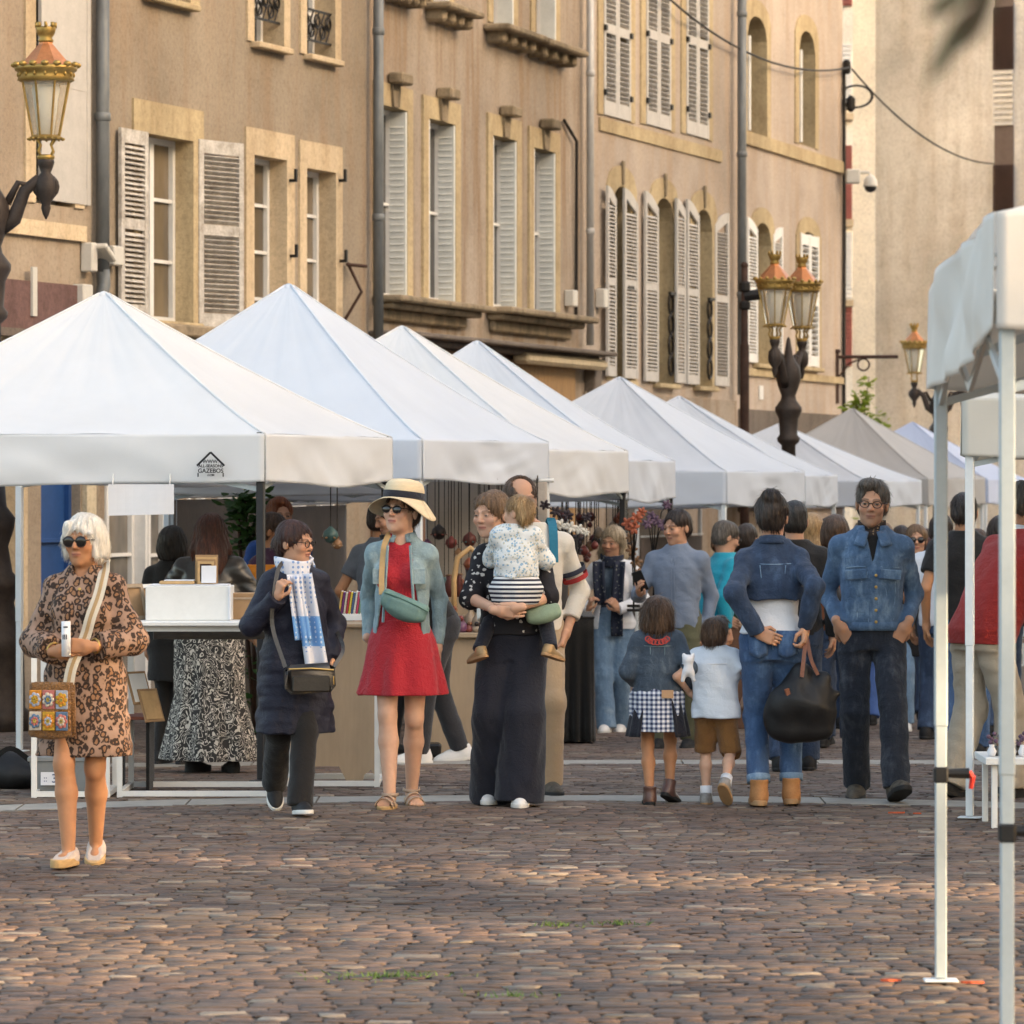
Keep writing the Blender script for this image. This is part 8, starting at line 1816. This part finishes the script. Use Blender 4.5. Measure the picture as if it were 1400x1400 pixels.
# a thicket of small wares hanging in the shade of the third and fourth canopies, and on wires over the clay pieces
for i in range(34):
    x = rg.uniform(762, 868); y = rg.uniform(700, 765); d = rg.uniform(36.0, 37.3); ci = rg.choice([0, 1, 2, 4, 5, 7]); r = rg.uniform(.025, .05)
    o = thing('hanging_ornament', x, y, d, 'small clay trinket on a string in the dim rear of the flower stall', 'ornament', 'trinkets hanging in the flower stall'); mb = MB(); mb.lathe([(.002, -r), (r * .7, -r * .7), (r, 0), (r * .6, r * .7), (.006, r * 1.1)], (0, 0, 0), 10); b_ = mb.build('bauble', mcol[ci], o, True); mb = MB(); mb.tube([(0, 0, r), (0, 0, 1.63 - o.location.z)], .004, 5); mb.build('string', m_thread, o)
for i in range(16):
    x = 596 + i * 9.2 + rg.uniform(-3, 3); y = rg.uniform(770, 835); d = rg.uniform(31.2, 32.0); ci = rg.randrange(8); r = rg.uniform(.03, .055)
    o = thing('hanging_ornament', x, y, d, 'clay trinket hung low on the pale cloth of the ornament stall', 'ornament', 'trinkets on the pale cloth of the ornament stall'); mb = MB(); mb.lathe([(.002, -r), (r * .7, -r * .7), (r, 0), (r * .6, r * .7), (.006, r * 1.1)], (0, 0, 0), 10); b_ = mb.build('bauble', mcol[ci], o, True); mb = MB(); mb.tube([(0, 0, r), (0, 0, 1.78 - o.location.z)], .003, 5); mb.build('string', m_thread, o)
# ------------------------------------------------------------ unseen houses and a tree, added to keep the low sun off the market
def across(y0, y1, h, label):  # added house block, out of view, that shades the street
    o = empty('townhouse', (37.5, y0, 0), 0, label, 'building'); w = y1 - y0
    mb = MB(); mb.box((6, w / 2, h / 2 - .6), (12, w, h + 1.2)); mb.build('wall', m_pl4, o)
    mb = MB(); mb.add([(-.5, 0, h), (12.5, 0, h), (12.5, w, h), (-.5, w, h), (6, 0, h + 3), (6, w, h + 3)], [(0, 1, 4), (1, 2, 5, 4), (2, 3, 5), (3, 0, 4, 5)]); mb.build('roof', M('roof_tiles', (.22, .09, .05), .85, .3, 4, .4), o)
    for i in range(int(w // 3.2)):
        for j in range(int(h // 3.6)):
            q = MB(); q.box((-.02, 1.7 + i * 3.2, 2.2 + j * 3.6), (.08, 1.1, 2.0), bev=.02); f = q.build('window', m_white, o); q = MB(); q.box((-.07, 1.7 + i * 3.2, 2.2 + j * 3.6), (.02, .9, 1.8)); q.build('pane', m_pane_d, f)
across(-70, -7.5, 22, 'long pale house across the square, outside the picture, nearer the camera')
across(5.6, 68.2, 25, 'long pale house across the square, outside the picture, farther along')
def shade_tree():  # added out of view; crown gaps shaped to drop sun streaks on the setts
    o = empty('sun_filter_tree', (36.0, 5, 0), 0, 'large plane tree between the two houses across the square', 'tree'); rg = np.random.default_rng(12)
    mb = MB(); mb.tube([(0, 0, 0), (.1, .1, 4), (0, .2, 9), (.2, 0, 17)], [.45, .36, .26, .08], 12)
    for a in range(9): t_ = 5 + a * 1.2; an = a * 2.4; mb.tube([(0, .1, t_), (math.cos(an) * 1.5, math.sin(an) * 2.5, t_ + 1.2), (math.cos(an) * 2, math.sin(an) * 5.2, t_ + 2.4)], [.14, .09, .03], 7)
    mb.build('trunk', m_rust, o, True)
    N = 12000; cl = np.stack([rg.uniform(-2, 2, 900), rg.uniform(-11, 2.2, 900), rg.uniform(5.5, 26, 900)], 1)
    keep = rg.random(900) > np.where((cl[:, 2] > 8.4) & (cl[:, 2] < 11.6), np.where(cl[:, 2] < 10.1, .82, HOLE), .0); cl = cl[keep]
    c = cl[rg.integers(0, len(cl), N)] + rg.normal(0, .45, (N, 3)); s_ = rg.uniform(.16, .30, N)[:, None]
    a = rg.normal(0, 1, (N, 3)); a /= np.linalg.norm(a, axis=1, keepdims=True); b = np.cross(a, rg.normal(0, 1, (N, 3))); b /= np.linalg.norm(b, axis=1, keepdims=True)
    V = np.stack([c - a * s_, c + b * s_ * .7, c + a * s_, c - b * s_ * .7], 1).reshape(-1, 3); np_obj('crown', V, np.arange(4 * N).reshape(N, 4), m_leaf_d, o, False)
HOLE = .42
shade_tree()
# ------------------------------------------------------------ camera, sun and sky
cam = bpy.data.cameras.new('camera'); co = bpy.data.objects.new('camera', cam); COL.objects.link(co)
co.location = (0, 0, HC); co.rotation_euler = (R(90), 0, 0)
cam.sensor_width = 36; cam.lens = 36 * F / 1400; cam.shift_y = -(700 - YH) / 1400; cam.clip_end = 3000; cam.clip_start = .3
cam.dof.use_dof = True; cam.dof.focus_distance = 23.5; cam.dof.aperture_fstop = 7.5
scene.camera = co
w = bpy.data.worlds.new('World'); scene.world = w; w.use_nodes = True
nt = w.node_tree; sky = nt.nodes.new('ShaderNodeTexSky'); sky.sky_type = 'NISHITA'; sky.sun_disc = False
SD = Vector((.90, -.35, .2587 * .9657 / .9659)).normalized()            # towards the low evening sun
el = math.asin(SD.z); az = math.atan2(SD.x, SD.y)
sky.sun_elevation = el; sky.sun_rotation = az; sky.dust_density = 4.0; sky.air_density = .8; sky.ozone_density = .6
bg = nt.nodes['Background']; tn = nt.nodes.new('ShaderNodeMix'); tn.data_type = 'RGBA'; tn.blend_type = 'MULTIPLY'; tn.inputs[0].default_value = 1; nt.links.new(sky.outputs[0], tn.inputs[6]); tn.inputs[7].default_value = (1.13, 1.0, .82, 1); nt.links.new(tn.outputs[2], bg.inputs[0]); bg.inputs[1].default_value = .15
sl = bpy.data.lights.new('sun', 'SUN'); sl.energy = 3.1; sl.angle = R(.7); sl.color = (1.0, .74, .46)
so = bpy.data.objects.new('sun', sl); COL.objects.link(so)
so.rotation_euler = (-SD).to_track_quat('-Z', 'Y').to_euler()
vs = scene.view_settings; vs.view_transform = 'Standard'; vs.look = 'None'; vs.exposure = 2.66; vs.gamma = 1
scene.render.engine = 'CYCLES'
